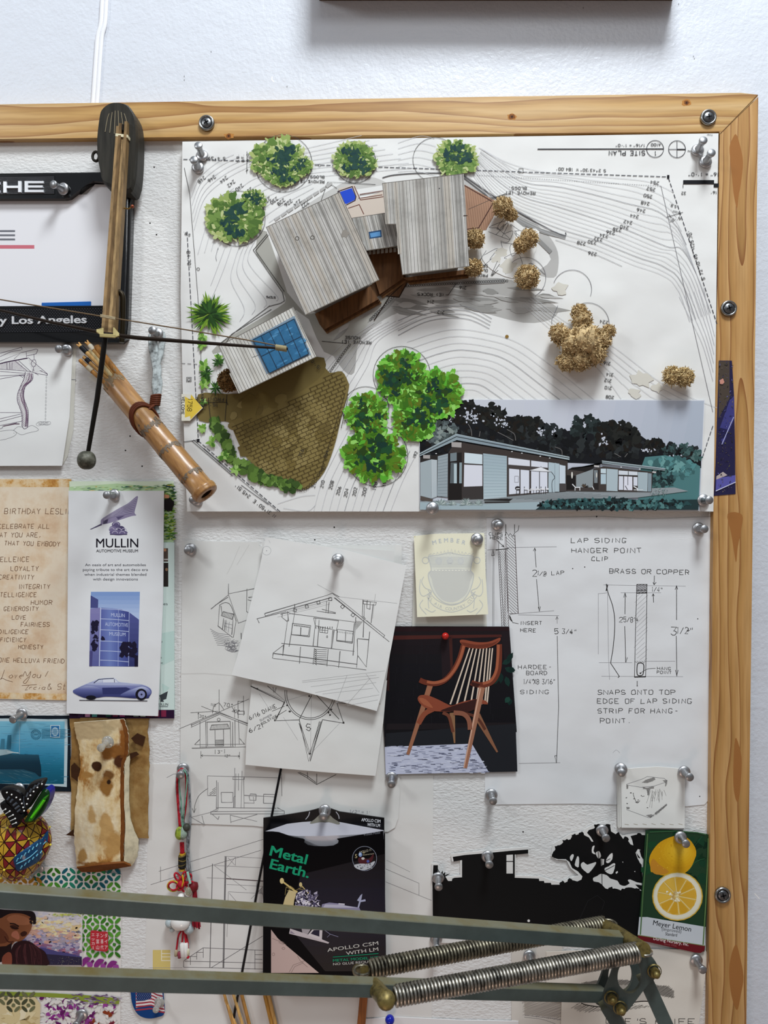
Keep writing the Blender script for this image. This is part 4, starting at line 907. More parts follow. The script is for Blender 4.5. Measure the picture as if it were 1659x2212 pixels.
# welcome arrow tag
s = Sheet(DS+0.0028).base([(392, 851), (411, 852), (438, 881), (410, 909), (392, 909)], M('#e3dfcf'), 0.0016, M('#b9b29c')); s.at(380, 640, 3.19)
s.poly([(62, 690), (98, 712), (105, 676), (182, 768), (100, 850), (97, 825), (62, 836)], '#e0c24a').up()
s.hand('1758', 84, 706, 30, 1.4, '#5a4c1c', 94, jit=.2, xs=.85); s.hand('WELCOME', 42, 694, 18, 1.3, '#3a3832', 92, jit=.2, xs=1.0)
o = s.build('arrow_sign', sm)
# ================================================================ photo of the built house
s = resheet(DS+0.0012, [(905.5, 863), (1522, 864), (1511, 1103), (906.5, 1102)], M('#d7dae2', 0.25, spec=.5), 0.0005)
s.at(900, 860, 5.027)
s.grad([(32, 18), (3120, 30), (3070, 1212), (34, 1212)], [(0, '#ccd0d8'), (.5, '#c6c9d3'), (1, '#acb4c2')], 12, 20).up()
def mass(cx, cy, rx, ry, n, r0, r1, cols):
    for i in range(n):
        a = R.uniform(0, 6.28); f = math.sqrt(R.uniform(0, 1)); s.blob(cx+rx*f*math.cos(a), cy+ry*f*math.sin(a), R.uniform(r0, r1), R.choice(cols), .5, 11)
BKS = ['#181a18', '#1c1712', '#121312', '#232421']
s.poly([(34, 330), (100, 120), (260, 130), (500, 60), (720, 90), (940, 190), (1320, 240), (1600, 360), (1900, 330), (2000, 260), (2400, 380), (2560, 500), (2900, 560), (3090, 600), (3090, 760), (34, 640)], '#15161a' ).up()
for i in range(260):
    x = R.uniform(60, 3050); s.blob(x, R.uniform(max(300, 180+x*.12), 640), R.uniform(14, 46), R.choice(['#15161a', '#1d1f20', '#101113', '#25282a', '#1a1614', '#2b2f30']), .5, 10)
mass(150, 190, 120, 110, 60, 16, 36, ['#4a5252', '#39403f', '#5b6464']); mass(500, 140, 240, 100, 110, 18, 44, BKS); mass(840, 200, 120, 130, 70, 18, 40, BKS); mass(1180, 320, 200, 120, 90, 18, 44, BKS); mass(1450, 400, 140, 110, 60, 16, 36, ['#23282a', '#2c3334', '#1c2020'])
mass(2000-160, 340, 150, 150, 90, 18, 40, ['#1d2424', '#2a3434', '#141818']); mass(2180, 420, 230, 170, 150, 20, 46, BKS); mass(2580, 380+140, 110, 70, 50, 14, 30, BKS); mass(2760, 560, 90, 60, 40, 14, 26, ['#2c3a3a', '#3c5352']); mass(2920, 570, 80, 80, 40, 14, 28, ['#2f4544', '#45615f']); mass(3050, 620, 50, 60, 24, 14, 26, ['#3c5a58', '#55716e']); s.up()
mass(240, 370, 200, 110, 110, 14, 36, ['#5d6869', '#4b5556', '#717d7c', '#39413f', '#88938f'])
for cx, cy, rx, ry, n in ((590, 200, 90, 80, 46), (380, 200, 50, 60, 14), (860, 230, 80, 90, 14), (960, 290, 60, 60, 14), (1350, 370, 60, 40, 16), (1500, 360, 60, 30, 12), (2020, 480, 60, 60, 14), (2520, 560, 80, 20, 12), (2800, 640, 100, 30, 10)):
    for i in range(n): s.blob(R.gauss(cx, rx*.5), R.gauss(cy, ry*.5), R.uniform(4, 13), '#c3c7d2', .5, 8)
for p in ([(880, 370), (960, 410), (1050, 460)], [(980, 340), (1060, 390), (1075, 460)], [(560, 280), (590, 340), (600, 410)], [(690, 360), (680, 420)], [(1500, 530), (1570, 560), (1580, 620)], [(2150, 600), (2220, 640)], [(2290, 600), (2260, 640)]): s.curve(p, 1.4, '#6d6a68')
s.up()
s.poly([(2480, 640), (2700, 620), (2960, 680), (3080, 740), (3060, 1212), (2400, 1212), (2420, 800)], '#4e7a7b'); mass(2760, 760, 260, 110, 120, 14, 40, ['#55898a', '#4a7576', '#6d9c9a', '#3d6263']); mass(2620, 880, 180, 90, 130, 12, 34, ['#27383a', '#34504f', '#1c2a2c', '#456a68']); s.up()
# left pavilion
s.poly([(340, 600), (420, 470), (1640, 680), (1640, 1010), (980, 1075), (720, 1100), (340, 1110)], '#3f3734').poly([(38, 640), (340, 600), (340, 1080), (38, 1050)], '#2c2826').up()
s.poly([(40, 700), (160, 665), (158, 1090), (40, 1060)], '#a5b0b4').poly([(160, 665), (222, 672), (220, 1070), (160, 1090)], '#b9c2c6').poly([(230, 632), (340, 602), (336, 1078), (222, 1062)], '#9aa5aa')
s.poly([(342, 600), (490, 590), (490, 1110), (345, 1105)], '#211d1c').up(); s.poly([(365, 600), (435, 590), (435, 680), (365, 688)], '#768186').poly([(370, 700), (438, 700), (438, 925), (362, 925)], '#5a6266').poly([(405, 712), (436, 712), (436, 925), (405, 925)], '#b5c6cc').poly([(465, 700), (492, 700), (490, 925), (462, 925)], '#8fa0a6')
s.poly([(520, 592), (714, 612), (714, 718), (518, 706)], '#d3e0e6').poly([(516, 722), (714, 730), (714, 955), (512, 962)], '#dedfe8').poly([(496, 965), (720, 958), (720, 1100), (495, 1105)], '#3d3837').grad([(722, 600), (980, 630), (978, 1072), (726, 1098)], [(0, '#a2b4bc'), (1, '#b8c8ce')], 90, 8).up()
for i in range(14): s.line([(724, 622+i*34), (978, 650+i*31)], .6, '#94a6ae'); s.line([(230, 650+i*32), (338, 625+i*34)], .5, '#84929a')
s.poly([(985, 632), (1430, 696), (1428, 1030), (988, 1070)], '#4a4442').up(); s.poly([(996, 645), (1230, 676), (1230, 740), (996, 722)], '#dcdfe8').poly([(1244, 678), (1424, 700), (1424, 756), (1244, 742)], '#dcdfe8')
for a, b in ((1004, 1116), (1128, 1222), (1244, 1330), (1338, 1420)): s.poly([(a, 765+(a-1000)*.09), (b, 765+(b-1000)*.09), (b, 1040-(b-1000)*.05), (a, 1046-(a-1000)*.05)], '#dde0ea')
s.poly([(1432, 696), (1550, 712), (1548, 1018), (1430, 1024)], '#b3c3ca').poly([(1552, 722), (1616, 738), (1616, 930), (1552, 926)], '#cfdbe4').poly([(1552, 930), (1628, 934), (1628, 1010), (1552, 1016)], '#4c4746').up(); s.line([(1552, 790), (1616, 796)], 1, INK); s.line([(1065, 848), (1105, 848), (1105, 914), (1065, 914), (1065, 848)], .8, GR)
# roof fascia, left pavilion
s.grad([(34, 600), (430, 388), (1660, 640), (1660, 672), (435, 455), (34, 632)], [(0, '#98a6aa'), (.5, '#8796a0'), (1, '#a8b6ba')], 0, 12).up(); s.line([(34, 615), (432, 418), (1658, 652)], 1.6, '#2f3436'); s.line([(34, 600), (430, 390), (1658, 640)], 1, '#bccbd0')
s.poly([(378, 478), (488, 482), (486, 538), (380, 530)], '#a9a3a0').poly([(70, 618), (146, 618), (146, 658), (72, 655)], '#a9a3a0')
for x, y in ((1035, 580), (1143, 598), (1342, 632), (1445, 650), (212, 602)): s.ell(x, y, 9, 5, '#f0f0f0', n=10)
# umbrella, chairs, table
s.poly([(1225, 785), (1350, 750), (1462, 800), (1350, 796)], '#e8e9ec').up(); s.line([(1225, 787), (1350, 797), (1462, 802)], .9, '#4a4a4e').curve([(1462, 800), (1500, 860), (1470, 910), (1472, 1025)], 1.1, '#3d3f42').line([(1334, 798), (1334, 1000)], 1, '#3d3f42').line([(1350, 740), (1350, 752)], 1, '#3d3f42')
for x in (1085, 1170, 1240, 1300, 1350, 1400): s.line([(x, 960), (x, 1045)], 1.3, '#2f2d2e').line([(x, 1000), (x+30, 1000), (x+30, 1045)], 1.1, '#2f2d2e').line([(x-4, 985), (x+32, 982)], 1.6, '#f0f0f2')
s.ell(1098, 978, 30, 22, '#3a3638').line([(1190, 1000), (1430, 990)], 2, '#e6e6e8')
# deck, steps, planting
s.poly([(726, 1098), (980, 1072), (1640, 1010), (2800, 970), (2950, 1010), (2400, 1080), (1500, 1120), (34, 1212), (34, 1120)], '#92999c').up()
for i in range(7): s.line([(900+i*90, 1092+i*2), (1640+i*90, 1015+i*8)], .7, '#6b7073')
s.poly([(730, 1100), (1050, 1088), (1010, 1118), (730, 1112)], '#23201f').poly([(735, 1122), (1008, 1120), (1010, 1138), (738, 1140)], '#2d2928').line([(740, 1150), (1080, 1140)], 1.2, '#444444')
s.poly([(38, 1130), (720, 1150), (1480, 1120), (1300, 1212), (34, 1212)], '#a3b4ba').poly([(40, 1060), (180, 1100), (170, 1125), (40, 1110)], '#574e48').up()
for x, r in ((265, 75), (390, 50), (540, 75), (670, 60)):
    for i in range(80): a = R.uniform(3.0, 6.4); s.leaf(x, 1160, r*R.uniform(.5, 1.15), 6, a, R.choice(['#a9b8b6', '#8d9c9a', '#c3cecb', '#71807e']))
s.up(); s.poly([(1290, 1212), (1360, 1160), (1480, 1110), (1700, 1090), (2100, 1090), (2600, 1110), (3060, 1100), (3060, 1214)], '#26393b').up()
mass(2150, 1150, 850, 55, 260, 8, 28, ['#2c4a4c', '#3d6566', '#1b292b', '#557f7e', '#17191a']); s.up()
# right pavilion
s.at(1200, 860, 4.1475)
s.poly([(100, 640), (290, 650), (340, 635), (430, 610), (870, 660), (862, 838), (390, 835), (100, 830)], '#453e3b').poly([(150, 620), (400, 600), (420, 575), (280, 660), (110, 640)], '#211e1d').up()
s.poly([(185, 690), (338, 636), (334, 800), (185, 800)], '#8f979a').poly([(405, 632), (452, 632), (452, 675), (405, 672)], '#c8d8de').poly([(405, 680), (452, 680), (452, 770), (405, 770)], '#b5c9d2').poly([(458, 632), (560, 640), (556, 834), (456, 830)], '#b0bfc5').poly([(566, 648), (735, 660), (735, 692), (566, 686)], '#d6dbe2').poly([(738, 662), (826, 668), (822, 836), (738, 832)], '#aab9bf').poly([(828, 672), (860, 676), (858, 836), (826, 836)], '#8b9aa2').poly([(568, 698), (606, 700), (606, 822), (566, 822)], '#d9dce6').poly([(614, 700), (688, 704), (688, 826), (612, 824)], '#e2e2ec').poly([(698, 706), (734, 708), (734, 786), (698, 784)], '#d9dce6').poly([(36, 600), (88, 606), (88, 765), (36, 765)], '#cdd7e0').poly([(36, 768), (96, 768), (96, 832), (36, 836)], '#4c4746').poly([(-4, 580), (34, 590), (34, 838), (-4, 838)], '#b3c3ca')
s.poly([(340, 640), (388, 640), (386, 820), (340, 815)], '#2b2625').poly([(344, 645), (378, 645), (376, 760), (346, 760)], '#7d8488').poly([(100, 690), (180, 695), (180, 820), (100, 820)], '#1d1a1a').up(); s.ell(148, 690, 7, 30, '#e6e3da').ell(368, 690, 5, 24, '#d6d3ca').line([(566, 690), (736, 696)], 2, '#3b3634').line([(652, 655), (652, 690)], 1.4, '#3b3634').line([(648, 700), (648, 780)], 1.2, '#444444')
s.poly([(415, 560), (985, 630), (980, 650), (418, 585)], '#93a1a6').up(); s.line([(416, 572), (982, 640)], 1.1, '#33383a').line([(416, 561), (985, 631)], .9, '#c3d0d4'); s.poly([(345, 600), (392, 604), (390, 620), (346, 616)], '#c9c5c2').poly([(868, 655), (902, 658), (900, 672), (868, 668)], '#c9c5c2'); s.ell(588, 618, 8, 4, '#f2f2f2', n=8).ell(755, 636, 8, 4, '#f2f2f2', n=8)
for i in range(16): s.leaf(262, 800, R.uniform(25, 42), 9, R.uniform(3.2, 6.2), R.choice(['#3a322c', '#57493c', '#241f1c']))
s.line([(150, 770), (180, 800), (222, 800)], 2, '#e3e4e6').line([(175, 802), (175, 828)], 1.6, '#e3e4e6').line([(218, 800), (218, 828)], 1.6, '#e3e4e6').line([(330, 790), (345, 820)], 1.6, '#e3e4e6').line([(700, 790), (735, 812), (735, 830)], 2, '#eceef0').line([(625, 785), (645, 820)], 1.2, '#222222').line([(700, 822), (785, 822)], 1.6, '#dfe2e4')
for i in range(50): s.leaf(R.uniform(850, 1000), R.uniform(820, 880), R.uniform(10, 30), 4, R.uniform(-2.4, -.6), R.choice(['#6d8886', '#8ea5a2', '#3d5554', '#a9bab6']))
tag(s.build('photo_print'), 'wide teal tinted photo of a low modern house pinned over the site plan', 'photo')
# narrow dark photo strip over the frame
s = Sheet(DF+0.0004).base([(1553, 779), (1581, 779), (1586, 860), (1589, 1067), (1542, 1071), (1546, 1000)], M('#2a2746', 0.3), 0.0003); s.at(1200, 860, 4.1475)
def clipq(x, y): return 1446 < x < 1606
for c, pts in (('#4a4038', [(1462, -330), (1560, -330), (1560, 0), (1462, 180)]), ('#3d3c78', [(1560, 20), (1600, -20), (1604, 180), (1500, 420), (1460, 300)]), ('#23214a', [(1455, 260), (1540, 280), (1550, 330), (1470, 380)]), ('#5957a0', [(1440, 720), (1612, 690), (1612, 760), (1436, 830)]), ('#b5a7a4', [(1442, 700), (1500, 660), (1540, 690), (1440, 730)])): s.poly(pts, c)
s.up()
for i in range(150):
    y = R.uniform(-320, 830); x = R.uniform(1468 if y < 300 else 1450, 1585); s.leaf(x, y, R.uniform(6, 26), R.uniform(3, 8), R.uniform(0, 6.28), R.choice(['#2c2a30', '#5d5560', '#3b3a6a', '#7d6f62', '#4b4d2c', '#1b1a22', '#6a68a8'] if y < 300 or y > 650 else ['#2d2a24', '#54503a', '#77793a', '#1c1a1c', '#4a3f44']))
    if i % 30 == 0: s.up()
s.up().line([(1596, 170), (1490, 415)], 1.6, '#aeb0d6').line([(1436, 832), (1614, 752)], 1.8, '#c9c9dc').blob(1490, 120-270, 22, '#c48a7a', .3)
tag(s.build('photo_print'), 'narrow dark blue photo strip lapping over the right frame rail', 'photo')
# ================================================================ middle column of loose drawings
D0 = DB+0.0004
def pencil(s, segs, wd=1.1, col='#575554', rep=1, jit=1.5):
    for g in segs:
        for r in range(rep): s.line([(x+R.uniform(-jit, jit), y+R.uniform(-jit, jit)) for x, y in g], wd, col)
# large plan sheet at the back
s = resheet(D0, [(321, 1650), (390, 1650), (936, 1660), (934, 2150), (930, 2260), (300, 2260), (314, 2100)], M('#dedcd8', 0.8, kind='paper'), 0.0003)
s.at(300, 1780, 5.122)
pencil(s, [[(220, 525), (1375, 170)], [(130, 672), (1350, 290)], [(240, 470), (240, 640)]], 1.0, '#716e6f', 1, 0)
s.lines([[(815, 440), (785, 1590)], [(965, 360), (940, 1590)], [(955, 360), (930, 1590)]], 1.6, '#5d5a5c'); s.lines([[(945, 358), (1070, 362), (1068, 460)], [(835, 458), (1375, 485)], [(750, 594), (970, 603)], [(970, 668), (1375, 690)], [(990, 750), (1375, 770)], [(835, 460), (1190, 730)], [(975, 480), (1066, 368)], [(985, 372), (1062, 455)], [(990, 750), (985, 900)], [(1000, 765), (1090, 870)], [(1375, 690), (1240, 830)], [(980, 1100), (1190, 1105)], [(980, 1100), (975, 1250)], [(1075, 362), (1375, 380)]], .9, '#8a8788')
s.line([(965, 604), (1375, 632)], 2.2, '#5a4c4e'); s.lines([[(495, 1585), (790, 1590), (1370, 1605)], [(495, 1515), (495, 1585)], [(495, 1515), (710, 1370), (1370, 1398)], [(505, 1518), (1370, 1538)], [(1283, 1395), (1283, 1610)], [(1283, 1445), (1366, 1445)], [(1283, 1495), (1366, 1498)], [(712, 1370), (712, 1480)], [(640, 1420), (640, 1500)], [(640, 1420), (712, 1420)], [(800, 1590), (1370, 1240)], [(570, 1460), (570, 1560)], [(570, 1466), (640, 1466)], [(1305, 640), (1300, 760)]], 1.2, '#6b686a')
s.line([(970, 1100), (1180, 1108)], 1.6, '#4a4848')
for i in range(16): s.line([(1310+i*4, 760+R.uniform(-6, 6)), (1375, 690+i*9)], .7, '#9a9798')
s.lines([[(110, 1590), (480, 1590)], [(1440+1300, 400), (1440+1560, 530)]], .8, '#9a9798')
s.at(0, 0, 1); s.lines([[(833, 1877), (905, 1908), (905, 1935)], [(833, 1905), (932, 1945)], [(360, 1680), (375, 1672), (395, 1672)]], 1, '#8a8788')
s.rect(330, 2052, 368, 2120, '#d9c479').up(); s.lines([[(349, 2052), (349, 2075), (368, 2075)], [(349, 2060), (368, 2060)], [(349, 2067), (368, 2067)]], 1.6, '#f0ead6')
tag(s.build('drawing_sheet'), 'large pencil plan sheet hanging behind the boxed kit and red knot charm', 'drawing')
# left cottage sheet (two folds)
s = resheet(D0+0.0008, [(394, 1168), (560, 1171), (560, 1180), (868, 1177), (867, 1230), (846, 1232), (864, 1700), (860, 1768), (853, 1788), (838, 1797), (600, 1790), (548, 1784), (412, 1779), (388, 1776)], M('#dddcd8', 0.8, kind='paper'), 0.0004)
s.at(380, 1120, 3.19)
s.poly([(28, 1068), (200, 1064), (520, 1090), (520, 1096), (200, 1072), (28, 1076)], '#cfcdc9').up()
pencil(s, [[(365, 450), (362, 520)], [(362, 520), (430, 720)], [(362, 520), (540, 484)], [(362, 525), (240, 625)], [(270, 600), (360, 540)], [(430, 722), (520, 690)], [(300, 595), (290, 740)], [(310, 600), (318, 660)], [(290, 740), (390, 820)], [(395, 820), (415, 700)], [(490, 485), (488, 640), (505, 655)], [(500, 545), (540, 540)], [(495, 560), (540, 575)], [(330, 690), (320, 765)], [(345, 700), (335, 770)], [(395, 700), (385, 800)], [(450, 790), (450, 830)], [(325, 642), (400, 660), (388, 698), (312, 670), (325, 642)]], 1.0, '#716f6e', 2, 2.5)
s.curve([(300, 598), (335, 580), (370, 590), (395, 640), (415, 710)], 1.1, PEN)
s.hatch([(325, 642), (400, 660), (388, 698), (312, 670)], 1.9, 3, .9, PEN); s.lines([[(335, 700), (335, 768)], [(350, 706), (345, 775)], [(368, 712), (360, 785)], [(335, 720), (392, 735)], [(332, 740), (390, 760)]], .8, GR)
for i in range(8): s.curve([(235+i*7, 760+i*16), (290+i*9, 790+i*13), (360+i*10, 800+i*16)], .9, GR)
for i in range(26): s.ring(R.uniform(350, 430), R.uniform(840, 910), R.uniform(8, 22), .7, GR, R.uniform(8, 18), 0, R.uniform(180, 330), 10)
s.lines([[(440, 190), (380, 330), (350, 385)], [(505, 180), (420, 320)]], .8, '#c9c7c3')
# small elevation with dimension arrows
s.at(380, 1480, 3.19)
pencil(s, [[(20, 302), (298, 185), (500, 272)], [(105, 275), (298, 192), (498, 265)], [(105, 290), (300, 200), (495, 280)], [(165, 250), (165, 430)], [(205, 250), (208, 430)], [(216, 255), (218, 420)], [(375, 250), (378, 425)], [(390, 255), (392, 425)], [(408, 240), (408, 425)], [(432, 240), (436, 410)], [(110, 435), (480, 425)], [(130, 410), (475, 408)], [(130, 410), (165, 375)], [(470, 405), (440, 370)], [(270, 310), (272, 420)], [(328, 305), (328, 420)], [(245, 275), (355, 268), (370, 300), (235, 308), (245, 275)], [(210, 255), (375, 250)], [(110, 290), (105, 268)], [(428, 115), (430, 230)], [(465, 75), (465, 210)], [(425, 180), (472, 180), (472, 200), (425, 200), (425, 180)], [(425, 112), (465, 112)]], 1.0, '#6e6c6b', 2, 1.8)
s.hatch([(248, 275), (355, 270), (368, 300), (238, 308)], 1.7, 3, .8, PEN); s.ring(295, 238, 10, 1, PEN)
for i in range(8): s.rect(170+i*2.5, 430, 400, 420-i, '#bdbbb8') if i == 0 else s.line([(272, 372+i*7), (328, 370+i*7)], .9, PEN)
s.lines([[(298, 30), (298, 185)], [(175, 145), (298, 195)], [(298, 185), (505, 95)], [(100, 190), (290, 180)], [(175, 485), (438, 490)], [(172, 455), (172, 505)], [(438, 460), (438, 510)], [(185, 478), (175, 485), (185, 494)], [(428, 482), (438, 490), (428, 498)], [(155, 190), (155, 235)], [(150, 200), (155, 190), (160, 200)], [(405, 150), (405, 225)], [(270, 445), (270, 475)], [(335, 440), (335, 470)]], .9, PEN)
s.curve([(298, 120), (262, 145), (252, 195)], 1, PEN); s.curve([(300, 125), (318, 150), (330, 168)], 1, PEN); s.curve([(385, 150), (398, 168), (405, 190)], 1, PEN)
s.hand('110', 240, 142, 17, .9, PEN, 12); s.hand('70^', 328, 145, 24, 1, PEN, 8); s.hand('20^', 162, 222, 17, .9, PEN, 10); s.hand('40^', 385, 188, 20, 1, PEN, 4, slant=.1); s.hand('12"', 338, 496, 16, 1, PEN, 0); s.hand('3"', 288, 470, 20, 1, PEN, 0)
# bottom elevation
pencil(s, [[(218, 625), (730, 640)], [(218, 625), (218, 760), (278, 760)], [(280, 655), (278, 855)], [(290, 670), (290, 855)], [(312, 738), (392, 740), (390, 808), (314, 808), (312, 738)], [(405, 570), (400, 845)], [(412, 610), (408, 840)], [(432, 610), (430, 725)], [(455, 590), (450, 850)], [(466, 640), (470, 850)], [(392, 632), (470, 632), (470, 650), (392, 650), (392, 632)], [(505, 765), (515, 750), (553, 752), (550, 795), (508, 792), (505, 765)], [(535, 770), (540, 812), (470, 812)], [(604, 752), (680, 755), (678, 816), (604, 814), (604, 752)], [(280, 845), (690, 848)], [(240, 875), (290, 850)], [(240, 872), (748, 868), (748, 885), (240, 888), (240, 872)], [(700, 845), (748, 870)], [(470, 760), (690, 770)], [(728, 610), (730, 765)], [(395, 845), (400, 770), (408, 765)], [(105, 912), (290, 865)], [(105, 912), (195, 962)], [(180, 900), (195, 962)], [(250, 890), (290, 925), (298, 905)], [(375, 895), (378, 950)], [(375, 895), (560, 940)], [(380, 945), (560, 890)]], 1.0, '#888686', 2, 2)
s.hatch([(232, 740), (275, 700), (275, 748), (232, 758)], -.6, 3, .9, PEN); s.curve([(222, 710), (160, 760), (130, 830), (125, 880)], 1, PEN); s.line([(112, 850), (125, 880), (138, 850)], 1, PEN)
s.lines([[(840, 602), (905, 640), (970, 685), (1105, 615)], [(970, 610), (970, 685)], [(905, 600), (908, 638)], [(850, 600), (908, 628), (965, 672)]], 1.2, PEN)
s.hand("1/2\" = 1'", 1200, 880, 20, .9, GR, 4)
o = tag(s.build('drawing_sheet'), 'pencil sketches of cottage fronts, leftmost of the overlapping loose sheets', 'drawing')
# black rod passing between the sheets
mb = MB(); pts = [P(608, 1655, D0+0.0032), P(560, 1900, D0+0.0032), P(497, 2240, D0+0.0032)]
mb.tube(pts, [.0011, .0011, .0012], M('#101013', 0.35), 8)
tag(mb.build('rod'), 'thin straight black rod slanting down behind the boxed kit', 'rod')
# star compass drawing
s = resheet(D0+0.0054, [(546, 1455), (836, 1470), (828, 1560), (813, 1664), (811, 1676), (700, 1668), (610, 1660), (530, 1652), (532, 1600)], M('#dcdbd7', 0.8, kind='paper'), 0.0004, (0, 0.03), (680, 1460))
s.at(380, 1480, 3.19)
s.ring(925, 50, 175, 1.3, PEN, 188, 0, 185); s.ring(925, 50, 162, 1.3, PEN, 176, 0, 185)
for g in ([(515, 5), (755, 110), (630, 5)], [(515, 8), (750, 120), (680, 245), (850, 240), (915, 525), (1010, 238), (1155, 262), (1108, 120), (1170, 125)], [(848, 262), (918, 480), (1000, 250)], [(850, 245), (925, 470), (990, 250)], [(925, 525), (1008, 245)], [(935, 70), (848, 240)], [(960, 60), (1125, 235)], [(750, 110), (690, 240)]): s.line(g, 1.4, PEN)
s.lines([[(935, 60), (925, 520)], [(920, 60), (750, 110)], [(575, 60), (640, 160)], [(740, 220), (840, 380)], [(1130, 260), (940, 460)], [(980, 60), (1100, 120)]], .6, '#9a9899')
for x, y in ((560, 25), (682, 243), (768, 140), (784, 180), (1072, 168), (1062, 205), (1050, 188), (925, 472), (1155, 260), (918, 75)): s.blob(x, y, 7, PEN, .4, 8)
s.lines([[(662, 180), (748, 145)], [(680, 222), (762, 172)]], 1, PEN)
s.hand('W', 668, 50, 34, 1.3, PEN, 4, jit=.5); s.hand('S', 902, 312, 42, 1.4, PEN, -4, jit=.6); s.hand('6/16 DIANE', 510, 240, 26, 1.2, PEN, -25, jit=.3, xs=.9); s.hand('SUMMER', 582, 250, 13, .8, GR, -26, xs=1.2); s.hand('SOLSTICE', 592, 275, 15, .9, PEN, -28, xs=1.1); s.hand('6/21', 510, 328, 28, 1.3, PEN, -22, jit=.3, xs=1.1)
o = tag(s.build('drawing_sheet'), 'ink drawing of a sun compass star with dates below the bungalow sketch', 'drawing')
# sheet behind the bungalow
s = resheet(D0+0.0066, [(566, 1171), (852, 1190), (851, 1215), (870, 1222), (830, 1500), (822, 1520), (560, 1450)], PAPER2, 0.0004)
s.at(0, 0, 1); tag(s.build('drawing_sheet'), 'pale blank sheet whose corner shows behind the bungalow pencil sketch', 'paper')
# bungalow drawing
s = resheet(D0+0.0078, [(574, 1160), (740, 1187), (878, 1222), (870, 1262), (845, 1400), (822, 1508), (814, 1536), (640, 1490), (500, 1458), (512, 1420), (560, 1230)], M('#e1e0dd', 0.8, kind='paper'), 0.0004, (0, 0.045), (730, 1200))
s.at(380, 1120, 3.19)
pencil(s, [[(612, 655), (1035, 530), (1080, 515), (1125, 540)], [(617, 670), (1070, 545)], [(612, 655), (617, 672)], [(1080, 518), (1440, 808), (1430, 822)], [(1095, 545), (1428, 815)], [(560, 690), (760, 640)], [(558, 690), (575, 720)], [(1090, 545), (1470, 850)], [(735, 655), (730, 680), (770, 712)], [(770, 640), (775, 710)], [(720, 660), (780, 645)], [(818, 590), (815, 660), (780, 885)], [(770, 700), (735, 945)], [(1240, 680), (1220, 945)], [(1230, 720), (1215, 860)], [(950, 685), (1120, 705), (1105, 770), (960, 740), (950, 685)], [(965, 690), (945, 880), (1075, 895), (1090, 770)], [(985, 700), (975, 880)], [(1080, 770), (1070, 895)], [(805, 722), (930, 738), (920, 815), (795, 802), (805, 722)], [(812, 735), (920, 750), (912, 808), (800, 800)], [(862, 750), (858, 808)], [(1112, 765), (1225, 780), (1215, 860), (1108, 845), (1112, 765)], [(1170, 780), (1165, 850)], [(1110, 840), (1218, 852)], [(725, 862), (930, 880), (1230, 915)], [(745, 870), (670, 930)], [(670, 930), (1250, 1005)], [(668, 965), (1310, 1045)], [(670, 930), (665, 965)], [(740, 870), (735, 945)], [(858, 885), (850, 1000)], [(955, 895), (945, 1005)], [(1050, 900), (1042, 1018)], [(1132, 915), (1122, 1030)], [(1250, 830), (1252, 945), (1312, 1025), (1335, 780)], [(1252, 945), (1245, 1030)], [(1290, 560), (1285, 690)], [(1300, 590), (1290, 820)], [(1360, 590), (1345, 720)], [(1290, 568), (1380, 578), (1375, 598), (1292, 588), (1290, 568)], [(1318, 565), (1315, 620), (1338, 625), (1340, 575)], [(1250, 830), (1330, 835)], [(1005, 625), (1100, 650)], [(970, 640), (1100, 655)], [(1040, 570), (1035, 650)], [(1055, 575), (1050, 655)], [(780, 655), (1240, 715)]], 1.0, '#62605f', 2, 2.2)
s.lines([[(975, 455), (1130, 540)], [(1125, 540), (1525, 585)], [(1375, 520), (1355, 690)], [(870, 1120), (1440, 1050)], [(870, 1130), (1380, 1080)], [(930, 1160), (1400, 1095)], [(960, 1200), (1380, 1130)], [(1010, 1210), (1360, 1170)], [(1100, 1270), (1400, 1215)], [(1180, 1290), (1390, 1250)], [(1180, 1080), (1100, 1290)], [(1310, 1070), (1400, 1200)], [(1340, 1100), (1180, 1280)], [(780, 640), (1080, 560)], [(700, 680), (1060, 590)]], .7, '#9d9b9a')
for x, y, a in ((820, 632, .2), (902, 607, -.2), (982, 580, -.2), (1064, 556, 0), (1148, 608, .8), (1220, 665, .7)):
    c, q = math.cos(a)*10, math.sin(a)*10; s.line([(x-c+q, y-q-c), (x+c+q, y+q-c), (x+c-q, y+q+c), (x-c-q, y-q+c), (x-c+q, y-q-c)], 1.2, PEN)
for i in range(8): s.curve([(955, 900+i*14), (990, 903+i*14), (1040, 905+i*14)], 1, PEN); s.line([(952, 895+i*14), (970, 912+i*14)], 1.2, PEN)
for i in range(8): s.line([(965+i*16, 745), (965+i*16, 760)], 1.4, PEN)
s.hatch([(1240, 705), (1290, 710), (1240, 770)], .9, 2.4, 1, PEN); s.hatch([(1275, 660), (1360, 740), (1330, 720)], .7, 1.6, 1, PEN); s.hatch([(815, 730), (925, 745), (925, 755), (813, 742)], 1.5, 3.5, .8, PEN); s.hatch([(1115, 775), (1222, 788), (1222, 800), (1114, 786)], 1.5, 3.5, .8, PEN)
s.lines([[(990, 750), (992, 785), (1045, 790), (1048, 755)], [(992, 768), (1046, 772)], [(1010, 752), (1008, 786)], [(1028, 753), (1026, 788)]], 1, PEN); s.ring(1042, 815, 4, 1, PEN, 7); s.hatch([(625, 660), (1050, 545), (1060, 580), (780, 655)], -.28, 4, .6, '#a5a3a2', 12)
s.ring(625, 222, 30, .7, LG); s.ell(625, 222, 3, 3, GR, n=8); s.line([(650, 170), (640, 150)], .6, LG)
tag(s.build('drawing_sheet'), 'tilted pencil sketch of a gabled bungalow front, topmost of the loose sheets', 'drawing')
